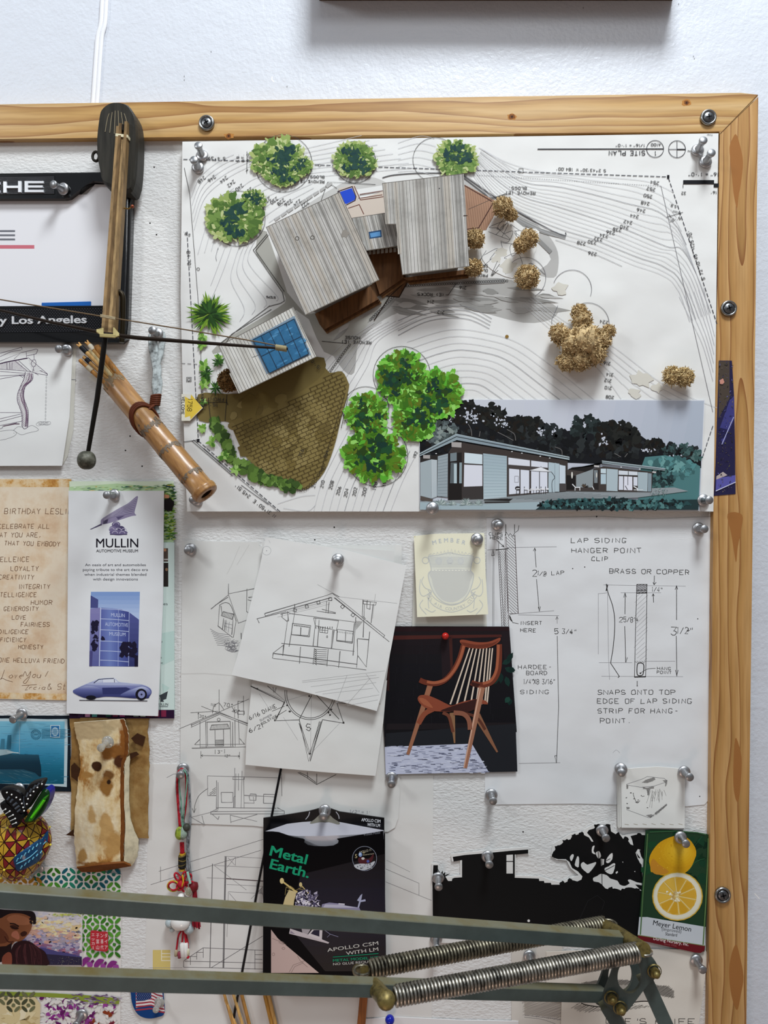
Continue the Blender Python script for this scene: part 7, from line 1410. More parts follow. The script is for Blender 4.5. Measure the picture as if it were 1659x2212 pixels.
# craft on the front
LVm = ['#b9b2c6', '#8d86a0', '#d6d0dc', '#6a647c', '#e6e0e6', '#4a4560']
s.ell(220, 822, 20, 28, '#d9c48a').line([(235, 835), (340, 915), (370, 930)], 3.6, '#cdb574').ell(402, 858, 15, 22, '#d0bd86').line([(412, 870), (480, 945)], 2, '#cdb574'); s.lines([[(262, 880), (250, 960)], [(262, 880), (300, 900)], [(300, 870), (340, 900)], [(270, 920), (330, 890)], [(360, 910), (420, 880)], [(380, 900), (440, 910)]], .8, '#a8945c')
s.poly([(290, 910), (365, 930), (340, 1010), (330, 1080), (225, 1080), (250, 985)], '#cbb98a').up()
for i in range(110):
    x, y = R.uniform(345, 570), R.uniform(910, 1075)
    if y > 900+abs(x-440)*.45: s.poly([(x, y), (x+R.uniform(15, 50), y+R.uniform(-20, 20)), (x+R.uniform(0, 40), y+R.uniform(15, 40))], R.choice(LVm), micro=True)
s.up(); s.poly([(610, 1050), (680, 1032), (800, 1045), (840, 1062), (970, 1080), (985, 1110), (600, 1100)], '#8d88a4').up(); s.poly([(640, 1050), (800, 1055), (960, 1085), (620, 1080)], '#b9b6c8'); s.line([(770, 1045), (830, 1050)], 3, '#c9c6d2')
s.poly([(985, 960), (1002, 948), (990, 1010), (1030, 1000), (1034, 1020), (985, 1028), (970, 1082), (955, 1080), (970, 1022), (950, 1012)], '#a8aac4').up()
s.poly([(410, 1280), (500, 1290), (470, 1340), (420, 1330)], '#a8a0a4').poly([(300, 1285), (420, 1325), (480, 1345), (610, 1390), (680, 1420), (670, 1432), (290, 1335)], '#c4b9bc').poly([(520, 1288), (614, 1290), (608, 1400), (470, 1350)], '#cfc6c8').up(); s.poly([(530, 1300), (586, 1300), (584, 1364), (500, 1335)], '#2a2638').line([(620, 1290), (690, 1340), (768, 1365)], 1.4, '#7d7a90').line([(690, 1340), (660, 1370)], 1, '#7d7a90'); s.poly([(305, 1305), (350, 1340), (300, 1330)], '#8d8290')
s.text('APOLLO CSM', 1158, 1442, 36, '#c9c6c0', rot=-8, width=500, align='r', bold=.004).text('WITH LM', 1158, 1500, 36, '#c9c6c0', rot=-8, width=315, align='r', bold=.004); s.line([(715, 1562), (1158, 1528)], 1.3, GN)
s.text('METAL MODEL KIT', 1158, 1578, 27, GN, rot=-4, width=442, align='r', bold=.008).text('NO GLUE REQUIRED', 1158, 1612, 24, '#c9c6c0', rot=-4, width=440, align='r', bold=.004)
s.poly([(115, 1295), (180, 1380), (370, 1540), (580, 1716), (115, 1716)], M('#b8a09a', .3, spec=.3)).up(); s.lines([[(125, 1380), (200, 1412), (260, 1440)], [(190, 1398), (240, 1420), (235, 1440), (188, 1420)], [(290, 1710), (330, 1640), (440, 1600)], [(310, 1715), (345, 1655), (430, 1618)], [(370, 1550), (400, 1600), (470, 1660)]], .8, '#7d6a64'); s.ring(235, 1478, 14, .8, '#7d6a64', 10); s.ring(138, 1535, 12, .8, '#7d6a64', 14)
s.build('front_panel', bx)
for x in (571, 830):
    mb = MB(); f = [P(x, 1800, DFR-.001), P(x, 2129, DFR-.001), P(x, 2129, DBK+.0002), P(x, 1800, DBK+.0002)]; mb.prism(f, [q+Vector((.0008, 0, 0)) for q in f], M('#0b0b0e', .25)); mb.build('side_panel', bx)
mb = MB(); mb.add([P(575, 1890, DBK+.0006), P(828, 1890, DBK+.0006), P(826, 1800, DFR-.004), P(700, 1806, DFR-.003), P(640, 1806, DFR-.003), P(576, 1800, DFR-.004)], [[0, 1, 2, 3, 4, 5]], M('#d9d7de', .6)); mb.build('inner_tray', bx)
# lemon nursery tag
s = resheet(D0+0.0030, [tuple(v) for v in smooth([(1400, 1794), (1440, 1793), (1520, 1801), (1533, 1808), (1534, 1830), (1528, 1940), (1523, 2045), (1518, 2055), (1500, 2057), (1440, 2042), (1384, 2030), (1378, 2020), (1381, 1990), (1388, 1900), (1394, 1806)], 5, True)], M('#143a22', .2, spec=.5), 0.0010)
s.at(1300, 1640, 3.866)
for i in range(40): s.blob(R.uniform(370, 860), R.uniform(640, 1320), R.uniform(20, 50), R.choice(['#12331f', '#0f2a1c', '#1a4529', '#173d28']), .5, 10)
s.curve([(860, 830), (780, 860), (720, 940)], .9, '#2f6a44').curve([(840, 640), (770, 730), (700, 800)], .8, '#24563a'); s.up()
s.poly(smooth([(600, 642), (680, 640), (750, 690), (780, 770), (770, 850), (730, 920), (670, 960), (580, 965), (500, 970), (430, 945), (410, 940), (405, 900), (395, 840), (420, 770), (490, 690)], 4, True), '#cf9a1a').up()
for k, c in enumerate(('#d4a01c', '#d8a620', '#dcac24', '#e0b12a', '#e4b732', '#e6bb3a')): s.ell(640+k*4, 775-k*4, 150-k*23, 128-k*19, c, .2)
s.poly(smooth([(405, 880), (430, 830), (480, 880), (560, 940), (480, 965), (425, 945)], 3, True), '#c4862a').up()
for i in range(60): s.blob(R.uniform(440, 740), R.uniform(690, 930), R.uniform(2, 5), R.choice(['#e6b93a', '#cf9a1c']), .3, 7)
s.ell(632, 1145, 212, 205, '#d0a93c').up().ell(632, 1145, 202, 196, '#dfd9bd').up().ell(632, 1145, 190, 184, '#e6e1cc').up(); s.ell(628, 1142, 165, 160, '#dcb24a').up()
for i in range(10):
    a = 2*PI*i/10+.2; b = a+2*PI/10
    s.poly([(628+22*math.cos((a+b)/2), 1142+22*math.sin((a+b)/2)), (628+150*math.cos(a+.07), 1142+146*math.sin(a+.07)), (628+164*math.cos((a+b)/2), 1142+158*math.sin((a+b)/2)), (628+150*math.cos(b-.07), 1142+146*math.sin(b-.07))], R.choice(['#d9a838', '#e0b548', '#d3a02c'])); s.line([(628, 1142), (628+160*math.cos(a), 1142+155*math.sin(a))], 1.3, '#ead9a0')
s.up()
for i in range(24): s.blob(R.gauss(615, 30), R.gauss(1140, 26), R.uniform(5, 14), R.choice(['#efe6c8', '#d6c08a', '#c4a060', '#f2ecd6']), .5, 8)
s.up(); s.poly([(313, 1318), (380, 1318), (866, 1400), (862, 1556), (300, 1468)], '#c9cdd2').up(); s.poly([(300, 1468), (862, 1560), (855, 1600), (825, 1618), (780, 1615), (320, 1512), (302, 1490)], '#6a1820').up()
s.line([(300, 1468), (862, 1558)], 1.6, '#7a8a5a'); s.line([(382, 622), (372, 800), (345, 1100), (322, 1466)], 2.8, '#4f6f44').line([(890, 660), (886, 800), (868, 1200), (846, 1550)], 2.8, '#5f7a4a').line([(400, 608), (620, 600), (800, 612), (870, 630)], 1.6, '#3f6a44')
s.text('Meyer Lemon', 426, 1384, 44, '#26282c', rot=10, width=322, bold=.006).text('(Improved)', 500, 1430, 30, '#3a3c40', rot=8, width=164).text('Standard', 530, 1470, 28, '#2c2e32', rot=7, width=98, bold=.006).text('Durling Nursery, Inc.', 430, 1508, 28, '#e9dcd8', rot=10, width=298, bold=.006).text('Since 1926', 520, 1548, 16, '#9a5a5c', rot=10, width=104)
tag(s.build('plant_tag'), 'glossy plant tag with lemons, at the bottom by the frame', 'tag')
# white card edge and skewers along the bottom
s = resheet(D0+0.0010, [(788, 2201), (860, 2197), (1000, 2204), (1120, 2206), (1120, 2270), (786, 2270)], M('#e4e2e2', .6), 0.0006)
tag(s.build('note_card'), 'top edge of a white card under a blue ball pin at the bottom', 'card')
for i, (a, b, r, l) in enumerate((((478, 2125), (514, 2250), 2.6, 'leftmost bamboo skewer in the bunch at the bottom'), ((487, 2160), (524, 2250), 2.6, 'bamboo skewer with a cut end, second from left'), ((496, 2120), (535, 2250), 2.8, 'bamboo skewer in the middle of the left bunch'), ((515, 2120), (548, 2250), 3.2, 'darker bamboo skewer at the right of the left bunch'), ((563, 2110), (596, 2250), 3.6, 'left one of the paired bamboo skewers near bottom centre'), ((571, 2110), (604, 2250), 3.6, 'right one of the paired bamboo skewers near bottom centre'))):
    mb = MB(); mb.tube([P(*a, DB+.004), P(*b, DB+.004)], r*MM*1.2, M(['#b98a4c', '#c79a5c', '#c9a062', '#a87a40', '#b5853f', '#c4985a'][i], .5, kind='grain'), 8)
    tag(mb.build('bamboo_skewer'), l, 'skewer', 'bamboo skewers at the bottom')
mb = MB(); mb.prism([P(780, 2120, DB+.006), P(797, 2120, DB+.006), P(786, 2250, DB+.006), P(768, 2250, DB+.006)], [P(780, 2120, DB+.001), P(797, 2120, DB+.001), P(786, 2250, DB+.001), P(768, 2250, DB+.001)], M('#8a5228', .5, kind='grain'))
tag(mb.build('wooden_stick'), 'flat brown wooden stick hanging below the kit box', 'stick')
# ================================================================ bamboo quiver, arrows, model crossbow
qv = thing('bamboo_quiver', P(447, 1085, DB+.002), 'bamboo tube quiver hung diagonally by a pale strap left of the site plan', 'quiver')
A = P(245, 826, DB+.0160); B = P(447, 1068, DB+.0400); ax = (B-A).normalized(); LQ = (B-A).length; rq = .0108
BAM = M('#a8733c', .32, 0, .5, 'bamboo')
mb = MB(); L9 = LQ
prof = [(.0088, .004), (.0092, .0), (.0104, .0), (rq, .0012), (rq*1.0, L9*.38), (rq*1.035, L9*.40), (rq*.99, L9*.42), (rq, L9*.58), (rq*1.03, L9*.60), (rq*.985, L9*.62), (rq, L9*.80), (rq*1.03, L9*.83), (rq*.98, L9*.85), (rq*.99, L9*.95), (rq*1.10, L9*.955), (rq*1.12, L9*.975), (rq*1.05, L9*.985), (rq*1.08, L9*.992), (rq*1.0, L9*1.0), (rq*.62, L9*1.003), (rq*.55, L9*.99)]
mb.lathe(A, ax, prof, BAM, 36); mb.lathe(A, ax, [(rq*.55, L9*.99), (rq*.5, L9*.93), (0, L9*.93)], M('#2a1a0e', .8), 24); mb.lathe(A, ax, [(.0088, .004), (.0085, .03), (0, .03)], M('#3a2614', .8), 24)
tube = mb.build('bamboo_tube', qv)
up_ = Vector((0, 0, 1)); ua = (up_-ax*up_.dot(ax)).normalized(); ub = ax.cross(ua)
def onq(t, ang, r=1.0): return A+ax*(L9*t)+(ua*math.cos(ang)+ub*math.sin(ang))*rq*r
for t0, w0 in ((.43, .035), (.615, .03), (.84, .035), (.02, .045)):
    mb = MB(); m = M('#75685a' if t0 > .1 else '#8a775c', .5, kind='mottle')
    for k in range(150):
        g = R.uniform(0, 6.28); t = t0+R.gauss(0, w0*.36); l = R.uniform(.006, .018); dw = R.uniform(.10, .30); rr = 1.012+R.uniform(0, .008)+(.03 if abs(t-.40) < .012 else 0)
        mb.add([onq(t, g, rr), onq(t+l, g+dw*.5, rr), onq(t, g+dw, rr), onq(t-l, g+dw*.5, rr)], [[0, 1, 2, 3]], m)
    mb.build('node_mark', tube)
CORD = M('#5d2f1c', .5)
mb = MB()
for k in range(3):
    mb.tube([onq(.335+k*.012+.075*math.cos(g+2.2), g, 1.09) for g in [2*PI*i/28 for i in range(28)]], .0012, CORD, 7, closed=True)
mb.build('binding_cord', qv)
mb = MB()
for i in range(6):
    c = P(337-i*.6, 855+i*4.2, DB+.018); mb.tube([c+Vector((math.cos(g)*.0042, math.sin(g)*.0035, .0007*math.cos(g))) for g in [2*PI*k/14 for k in range(14)]], .0011, CORD, 6, closed=True)
mb.tube(smooth([P(332, 876, DB+.022), P(322, 884, DB+.027), P(308, 895, DB+.029)], 4), .0014, CORD, 7); mb.build('cord_coil', qv)
LE = M('#a9b0b0', .55, kind='tarnish'); mb = MB()
for pts, r in (([(340, 716), (328, 726), (330, 760), (337, 800), (335, 830), (338, 856)], .0033), ([(342, 716), (351, 728), (346, 765), (338, 795), (344, 828), (340, 856)], .0033), ([(334, 728), (338, 770), (344, 800), (341, 850)], .0022)):
    mb.tube(smooth([P(x, y, DB+.006+.010*(y-716)/140) for x, y in pts], 5), r, LE, 8, flat=.45)
mb.tube([P(336, 876, DB+.016), P(342, 894, DB+.016)], [.0026, .0022], LE, 8); mb.build('strap', qv)
# arrows standing in the quiver
def arrow(tip, rim, r, col, wcol, label, wr=(.08, .34), fork=False, half=False):
    a = P(tip[0], tip[1], DB+.012); b = P(rim[0], rim[1], DB+.0165); d = (b-a); e = b+d.normalized()*.022
    t = thing('arrow', a, label, 'arrow', 'arrows in the bamboo quiver')
    mb = MB(); mb.tube([a+d*(.06 if fork else 0), e], r, M(col, .5, kind='grain'), 8); mb.build('shaft', t)
    if fork:
        mb = MB(); n = Vector((d.z, 0, -d.x)).normalized()*r*.7
        for s_ in (-1, 1): mb.tube([a+d*.10+n*s_*.3, a+n*s_], [r*.6, r*.35], M('#c9985c', .5), 6)
        mb.build('nock', t)
    if wcol: mb = MB(); mb.tube([a+d*wr[0], a+d*wr[1]], r*1.22, M(wcol, .5), 9); mb.build('wrapping', t)
    return t
arrow((168, 742), (243, 818), .0020, '#c49a5e', '#16161a', 'arrow with black wrapping below a forked tip, far left', (.10, .26), True)
arrow((186, 737), (250, 812), .0019, '#bb8d50', '#cfc6b2', 'arrow with white wrapping below a forked tip', (.12, .26), True)
arrow((208, 749), (256, 809), .0030, '#a8743a', None, 'thick plain brown cane at the right of the quiver mouth')
arrow((196, 757), (247, 819), .0026, '#cdb98a', None, 'pale split cane in the middle of the quiver mouth')
arrow((181, 771), (238, 823), .0019, '#a87f4a', '#1a1a20', 'arrow with a black band and thread loop', (.10, .24))
arrow((173, 778), (231, 831), .0020, '#a9783f', '#b5a68a', 'lowest arrow with tan binding at the quiver mouth', (.28, .46))
mb = MB(); mb.slab([(190, 815), (200, 808), (228, 826), (232, 836), (210, 830)], DB+.010, DB+.0096, M('#d6d2c8', .6)); tag(mb.build('paper_scrap'), 'pale paper scrap tucked beside the arrows', 'paper')
# model crossbow
cb = thing('model_crossbow', P(250, 400, DF+.001), 'wooden model crossbow with a laminated shaft, black rods and a stone weight', 'crossbow')
def c1(p): return [(x/2, y/2) for x, y in p]
mb = MB(); ou = smooth(c1([(430, 510), (440, 475), (470, 450), (505, 444), (545, 455), (575, 500), (585, 560), (586, 640), (580, 740), (572, 785), (555, 815), (500, 800), (445, 778), (432, 730), (423, 680), (420, 600)]), 3, True)
f0 = [P(x, y, .040) for x, y in ou]; cc = sum(f0, Vector())/len(f0); n = len(f0); mid = [q+Vector((0, .004, 0))+(q-cc)*.05 for q in f0]; bk_ = [Vector((q.x, -.0200, q.z)) for q in mid]
DW = M('#33312c', .45, kind='grain'); mb.add(f0+mid+bk_, [list(range(n))]+[[i, n+i, n+(i+1) % n, (i+1) % n] for i in range(n)]+[[n+i, 2*n+i, 2*n+(i+1) % n, n+(i+1) % n] for i in range(n)]+[[2*n+i for i in range(n)][::-1]], DW)
for i in range(6): mb.tube(smooth([P(227+i*10, 290-abs(i-2.5)*2, .0402), P(232+i*8, 262-abs(i-2.5)*2, .0402), P(236+i*6.4, 238+abs(i-2.5)*3, .0402)], 3), .00035, M('#8a7f68', .6), 5)
blk = mb.build('mount_block', cb)
mb = MB(); mb.tube([P(207+7*math.cos(g), 338+10*math.sin(g), .030) for g in [2*PI*i/16 for i in range(16)]], .0013, M('#2c2822', .5), 7, closed=True); mb.build('eye_ring', blk)
ST_ = [M(c, .5, kind='grain') for c in ('#8f7450', '#6b5336', '#9c815a', '#7d6545')]
mb = MB()
for i in range(4):
    u0, u1 = i/4, (i+1)/4; top = [272, 266, 292, 262][i]
    tl, tr = 251+u0*24, 251+u1*24; bl, br = 218+u0*29, 218+u1*29
    f = [P(tl, top, .0445), P(tr, top, .0445), P(br, 722, .0730), P(bl, 722, .0730)]; mb.prism(f, [q+Vector((0, .0075, 0)) for q in f], ST_[i])
stk = mb.build('laminated_shaft', cb)
mb = MB(); mb.slab([(249.5, 288), (276, 291), (275.5, 297), (249, 294)], .0462, .0370, M('#d8cfae', .6)); mb.build('pale_band', stk)
mb = MB(); mb.slab([(260, 268), (267, 268), (267, 281), (260, 281)], .0446, .0380, M('#18130f', .6)); mb.build('dark_plug', stk)
RODM = M('#241b15', .4)
mb = MB(); mb.tube([P(-60, 653, .070), P(0, 670, .0735), P(110, 696, .0745), P(212, 717, .0752), P(233, 723, .0755)], [.0010, .0012, .0014, .0017, .0018], RODM, 9); mb.tube([P(233, 722, .0755), P(300, 730, .0755), P(420, 739, .0735), P(540, 748, .070), P(622, 753, .066)], [.0019, .0018, .0016, .0013, .0011], RODM, 9); mb.build('bow_rod', cb)
SG = M('#6d5a44', .6); mb = MB(); mb.tube([P(-60, 640, .069), P(0, 647, .072), P(218, 683, .0765), P(250, 688, .0765), P(400, 712, .073), P(560, 739, .069), P(618, 751, .0665)], .0006, SG, 6)
for i in range(3): mb.tube([P(217, 680+i*2, .0768), P(249, 686+i*2, .0772)], .0006, M('#a59678', .6), 5)
mb.build('bow_string', cb)
mb = MB(); YT = M('#b3a470', .55)
for i in range(9): u = i/8; mb.tube([P(210+u*12, 712+u*3-6*u, .0765), P(210+u*12, 718+u*8, .0775)], .0008, YT, 5)
for i in range(9): u = i/8; mb.tube([P(246+u*10, 708+u*12, .0765), P(246+u*10, 730-u*4, .0775)], .0008, YT, 5)
for i in range(3): mb.tube([P(216, 722+i*2.2, .0778), P(249, 724+i*2.2, .0778)], .0008, YT, 5)
mb.build('thread_binding', cb)
mb = MB()
for i in range(9): c = P(597+i*2.6, 750.5+i*.4, .0665); mb.tube([c+Vector((0, math.cos(g)*.0021, math.sin(g)*.0021)) for g in [2*PI*k/10 for k in range(10)]], .0007, M('#9a8e6c', .55), 5, closed=True)
mb.build('thread_binding', cb)
mb = MB(); mb.tube([P(228, 724, .074), P(210, 860, .072), P(190, 978, .070)], [.0023, .0022, .0018], M('#15120f', .35), 10); mb.build('drop_rod', cb)
mb = MB(); mb.ball(P(187, 994, .070), .0081, M('#4a4a40', .45, kind='stone'), 14, None, lambda a, b: 1+.05*math.sin(3*a)*math.cos(2*b)); mb.build('stone_weight', cb)
mb = MB(); mb.tube([P(262, 449, .052), P(278, 451, .052), P(285, 446, .052)], .0006, M('#8a6a34', .4, .8), 6); mb.ball(P(286, 446, .052), .0016, M('#8a4a34', .4, .5), 8); mb.build('wire_pin', cb)
mb = MB(); mb.tube(smooth([P(246, 629, .062), P(258, 631, .062), P(265, 640, .062), P(266, 660, .062), P(265, 700, .062), P(263, 740, .062)], 5), [.0024], M('#2b2418', .4, .5, .5, 'tarnish'), 9) if False else mb.tube(smooth([P(246, 629, .062), P(258, 631, .062), P(265, 640, .062), P(266, 660, .062), P(265, 700, .062), P(263, 740, .062)], 5), .0024, M('#2b2418', .4, .5), 9); mb.build('trigger_hook', cb)
# ================================================================ push pins
ALU = M('#b9b9bb', .40, 1.0, .5, 'aluminium'); ALU2 = M('#a9aaac', .42, 1.0, .5, 'aluminium'); CLR = M('#d9d9d2', .12, 0, .5, 'clearplastic', 0, .7)
FL = [(0, 0), (.0052, 0), (.0058, .0006), (.0059, .0013), (.0054, .0022), (.0044, .0027), (.0034, .0031)]
BRL = [(.0034, .0030), (.0029, .0045), (.0027, .0075), (.0028, .0105), (.0034, .0122), (.0037, .0130), (.0037, .0143), (.0034, .0148), (0, .0148)]
proto = {}
def pin(x, y, d, label, tx=0.0, tz=0.0, m=None, scale=1.0):
    o = P(x, y, d); key = m.name if m else ''
    if key not in proto:
        f = MB(); f.lathe((0, 0, 0), (0, -1, 0), FL, m or ALU, 24); b = MB(); b.lathe((0, 0, 0), (0, -1, 0), BRL, m or ALU2, 20); proto[key] = (f, b)
        t = thing('push_pin', (0, 0, 0), label, 'push pin', 'metal push pins on the board' if not m else 'clear push pins on the board')
        fl = f.build('pin_flange', t, Vector((0, 0, 0))); br = b.build('pin_barrel', t, Vector((0, 0, 0))); proto[key] = (t, fl, br)
    else:
        t0, f0_, b0_ = proto[key]; t = t0.copy(); sc.collection.objects.link(t); t['label'] = label
        for c in (f0_, b0_): k = c.copy(); sc.collection.objects.link(k); k.parent = t
    t.location = o; t.rotation_euler = (tz, 0, tx); t.scale = (scale,)*3
    return t
S_ = DS+.0002
for a in ((437, 338, S_, 'upper push pin of the pair at the site plan top left corner', 0, -.25), (428, 363, S_, 'lower push pin of the pair at the site plan top left corner', 0, -.05),
          (138, 409, DB+.0078, 'push pin in the black license plate frame', -.25, .1), (1506, 326, S_, 'upper push pin of the pair at the site plan top right corner', 0, -.2), (1523, 351, S_, 'lower push pin of the pair at the site plan top right corner', 0, -.15),
          (146, 756, DB+.0026, 'push pin in the purple porch sketch', -.15, .15), (340, 722, DB+.009, 'push pin holding the quiver strap', 0, 0), (426, 1080, S_, 'push pin at the site plan bottom left, beside the bamboo end', 0, 0),
          (248, 1070, DB+.0048, 'push pin above the winged emblem on the white brochure', -.15, 0), (934, 1098, DS+.0020, 'push pin at the house photo bottom left corner', 0, .0), (1518, 1081, S_, 'push pin at the house photo bottom right corner', 0, 0),
          (412, 1187, D0+.0014, 'push pin in the leftmost cottage sketch sheet', .1, 0), (730, 1209, D0+.0090, 'push pin in the tilted bungalow sketch', .05, 0), (1030, 1165, D0+.0040, 'push pin in the cream member card', 0, 0), (1074, 1133, D0+.0005, 'push pin at the siding diagram top left corner', 0, .05), (1508, 1142, D0+.0005, 'push pin at the siding diagram top right corner', 0, 0),
          (49, 1541, D0+.0010, 'push pin at the top of the blue ship postcard', -.15, .15), (396, 1660, DB+.0010, 'push pin holding the red knot charm', .1, .1), (846, 1679, D0+.0015, 'push pin just below the chair photo', 0, .1), (1061, 1716, D0+.0006, 'push pin at the siding diagram bottom left corner', 0, .05), (1341, 1661, D0+.0040, 'push pin at the toolbox card left corner', -.25, -.1), (1477, 1667, D0+.0040, 'push pin at the toolbox card right corner', 0, 0),
          (702, 1750, DBK+.0002, 'push pin holding the black kit box', 0, 0), (1053, 1849, D0+.0014, 'push pin in the roof of the black house silhouette', 0, .1), (1300, 1793, D0+.0014, 'push pin in the crown of the black tree silhouette', 0, .1), (946, 1895, D0+.0014, 'push pin at the left end of the black silhouette', 0, .15), (1469, 1808, D0+.0042, 'push pin in the lemon plant tag', 0, 0), (942, 2026, D0+.0010, 'push pin below the silhouette, just under the upper lamp bar', 0, .1), (1503, 2073, D0+.0018, 'push pin at the knife sketch top right corner', .05, .05), (1143, 2064, D0+.0018, 'push pin behind the two lamp springs', 0, 0),
          (87, 1871, D0+.0014, 'push pin below the painted fruit ornament', -.35, .25), (42, 1703, D0+.0014, 'push pin half hidden behind the butterfly wings', 0, 0), (178, 2190, D0+.0014, 'push pin at the bottom of the stencil card', 0, .1)):
    pin(*a)
pin(234, 1602, D0+.0135, 'clear plastic push pin in the pale bark roll', -.1, .1, CLR); pin(345, 2164, D0+.0028, 'clear plastic push pin in the round flag badge', 0, 0, CLR, .8)
for x, y, c, l, r in ((962, 1374, '#b3231c', 'small red ball pin above the wooden chair photo', .0033), (842, 2203, '#12209a', 'small blue ball pin at the bottom edge', .0044)):
    t = thing('ball_pin', P(x, y, D0+.0034), l, 'ball pin'); mb = MB(); mb.ball(P(x, y, D0+.0068), r, M(c, .2, coat=.5), 12); mb.build('ball_head', t)
    mb = MB(); mb.tube([P(x, y, D0+.0066), P(x, y, D0+.0030)], .0005, ALU, 6); mb.build('needle', t)
# ================================================================ desk lamp arm in the foreground
la = thing('desk_lamp', P(600, 2300, .10), 'grey green metal desk lamp arm with two coil springs in the foreground', 'lamp')
LM = M('#4f5f5d', .5, 0, .4, 'lamp')
def bar(a, b, hgt, dep, name):
    """square bar; a, b are the ends of its near top edge"""
    ax_ = (b-a).normalized(); z = Vector((0, 0, 1)); up = (z-ax_*z.dot(ax_)).normalized(); bk2 = ax_.cross(up)
    if bk2.y < 0: bk2 = -bk2
    be = .0006; mb = MB(); sec = [(be, 0), (dep-be, 0), (dep, be), (dep, hgt-be), (dep-be, hgt), (be, hgt), (0, hgt-be), (0, be)]
    v0 = [a+bk2*u-up*v for u, v in sec]; v1 = [b+bk2*u-up*v for u, v in sec]; n = 8
    mb.add(v0+v1, [[i, (i+1) % n, n+(i+1) % n, n+i] for i in range(n)]+[list(range(n))[::-1], [n+i for i in range(n)]], LM)
    return mb.build(name, la)
ua0 = P(0, 1925, .240); ub0 = P(1362, 2025, .088); da = (ub0-ua0); bar(ua0-da*.16, ub0, .0112, .0112, 'arm_bar')
la0 = P(0, 2102, .252); lb0 = P(1312, 2141, .082); db = (lb0-la0); bar(la0-db*.16, lb0, .0102, .0102, 'arm_bar')
BRS = M('#77683a', .45, .55, .5, 'tarnish'); SPR = M('#a5a096', .33, 1.0, .5, 'tarnish'); SPD = M('#8c8675', .38, .9, .5, 'tarnish')
def spring(a, b, r0, r1, turns, m, wire):
    ax_ = (b-a).normalized(); z = Vector((0, 0, 1)); u = (z-ax_*z.dot(ax_)).normalized(); v = ax_.cross(u); n = turns*14; mb = MB()
    pts = [a+(b-a)*(i/n)+(u*math.cos(2*PI*i/14)+v*math.sin(2*PI*i/14))*(r0+(r1-r0)*i/n) for i in range(n+1)]
    mb.tube(pts, wire, m, 6); mb.tube([a, b], r0*.80, M('#2a2620', .7), 10); o = mb.build('coil_spring', la)
    for e, s_ in ((a, -1), (b, 1)):
        h = MB(); c = e+ax_*s_*.006; h.tube([c+(ax_*math.cos(g)+v*math.sin(g))*.0062 for g in [2*PI*k/16 for k in range(16)]], .0012, m, 7, closed=True); h.build('spring_hook', o)
    return o
spring(P(852, 2152, .168), P(1376, 2057, .108), .0064, .0066, 74, SPR, .00128)
spring(P(798, 2093, .128), P(1304, 1997, .048), .0062, .0062, 74, SPD, .00128)
mb = MB(); mb.tube([P(806, 2128, .150), P(834, 2160, .176)], .0060, BRS, 14); mb.lathe(P(834, 2160, .176), (P(834, 2160, .180)-P(834, 2160, .176)), [(.0066, -.004), (.0068, 0), (.0050, .003), (0, .0035)], BRS, 16); mb.build('spring_peg', la)
mb = MB(); mb.tube([P(772, 2096, .115), P(790, 2100, .130)], .0045, BRS, 12); mb.build('spring_peg', la)
mb = MB(); mb.tube([P(1300, 1998, .045), P(1330, 2012, .068), P(1392, 2052, .112)], .0056, BRS, 14); mb.build('spring_peg', la)
def px6(p): return [(1100+x/3.606, 2020+y/3.606) for x, y in p]
outer = [(1010, 90), (1065, 118), (1110, 170), (1152, 228), (1165, 290), (1130, 345), (1075, 395), (1010, 480), (950, 560), (905, 606), (850, 612), (790, 570), (735, 525), (742, 450), (765, 390), (795, 310), (822, 225), (870, 140), (940, 95)]
hole = (938, 325, 96, 132)
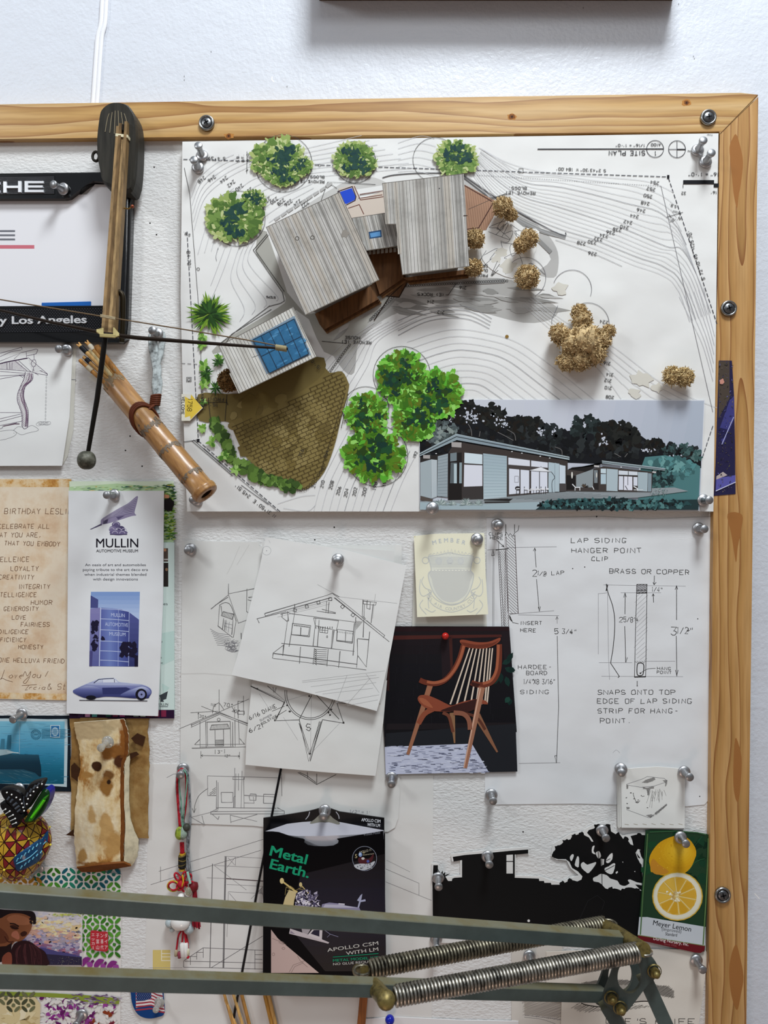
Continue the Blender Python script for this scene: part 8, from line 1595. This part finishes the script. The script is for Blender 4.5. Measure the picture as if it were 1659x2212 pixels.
def jplate(d, off, name, th=.003):
    mb = MB(); ot = smooth(outer, 3, True); n = len(ot); cx, cy = hole[0], hole[1]; inn = []
    for p in ot:
        a = math.atan2((p.y-cy)/hole[3], (p.x-cx)/hole[2]); inn.append((cx+hole[2]*math.cos(a)*.98, cy+hole[3]*math.sin(a)*.98))
    fo_ = [P(x+off[0], y+off[1], d) for x, y in px6([tuple(p) for p in ot])]; fi = [P(x+off[0], y+off[1], d) for x, y in px6(inn)]
    v = fo_+fi; b = [q+Vector((0, th, 0)) for q in v]; m = 2*n
    fs = [[i, (i+1) % n, n+(i+1) % n, n+i] for i in range(n)]; fs += [[m+j for j in f[::-1]] for f in fs]
    fs += [[i, m+i, m+(i+1) % n, (i+1) % n] for i in range(n)]+[[n+i, n+(i+1) % n, m+n+(i+1) % n, m+n+i] for i in range(n)]
    mb.add(v+b, fs, LM); return mb.build(name, la)
jplate(.100, (0, 0), 'joint_plate'); jplate(.074, (-20, -2), 'joint_plate')
def bolt(x, y, d, ln, r=.0042):
    o = P(x, y, d); mb = MB(); mb.lathe(o, (0, -1, 0), [(r*1.35, 0), (r*1.4, .0008), (r*1.2, .0012)], BRS, 20)
    c = [o+Vector((math.cos(PI/6+PI/3*k)*r, -.001, math.sin(PI/6+PI/3*k)*r)) for k in range(6)]; mb.prism([q+Vector((0, -.003, 0)) for q in c], c, BRS); mb.lathe(o, (0, -1, 0), [(r*.55, .003), (r*.55, ln), (0, ln+.0004)], BRS, 14)
    mb.build('bolt', la)
bolt(1413, 2097, .101, .007); bolt(1320, 2154, .101, .006); bolt(1339, 2176, .101, .007)
for a, b, n_ in (((1396, 2118, .096), (1478, 2300, .100), 0), ((1312, 2176, .096), (1404, 2330, .100), 1)):
    p0, p1 = P(*a), P(*b); ax_ = (p1-p0).normalized(); y_ = Vector((0, 1, 0)); s1 = ax_.cross(y_).normalized(); w_ = .0056; mb = MB(); be = .0006
    sec = [(-w_, 0), (w_, 0), (w_, .0105), (-w_, .0105)]
    v0 = [p0+s1*u+y_*v for u, v in sec]; v1 = [p1+s1*u+y_*v for u, v in sec]
    mb.add(v0+v1, [[0, 1, 5, 4], [1, 2, 6, 5], [2, 3, 7, 6], [3, 0, 4, 7], [3, 2, 1, 0], [4, 5, 6, 7]], LM); mb.build('lower_arm', la)
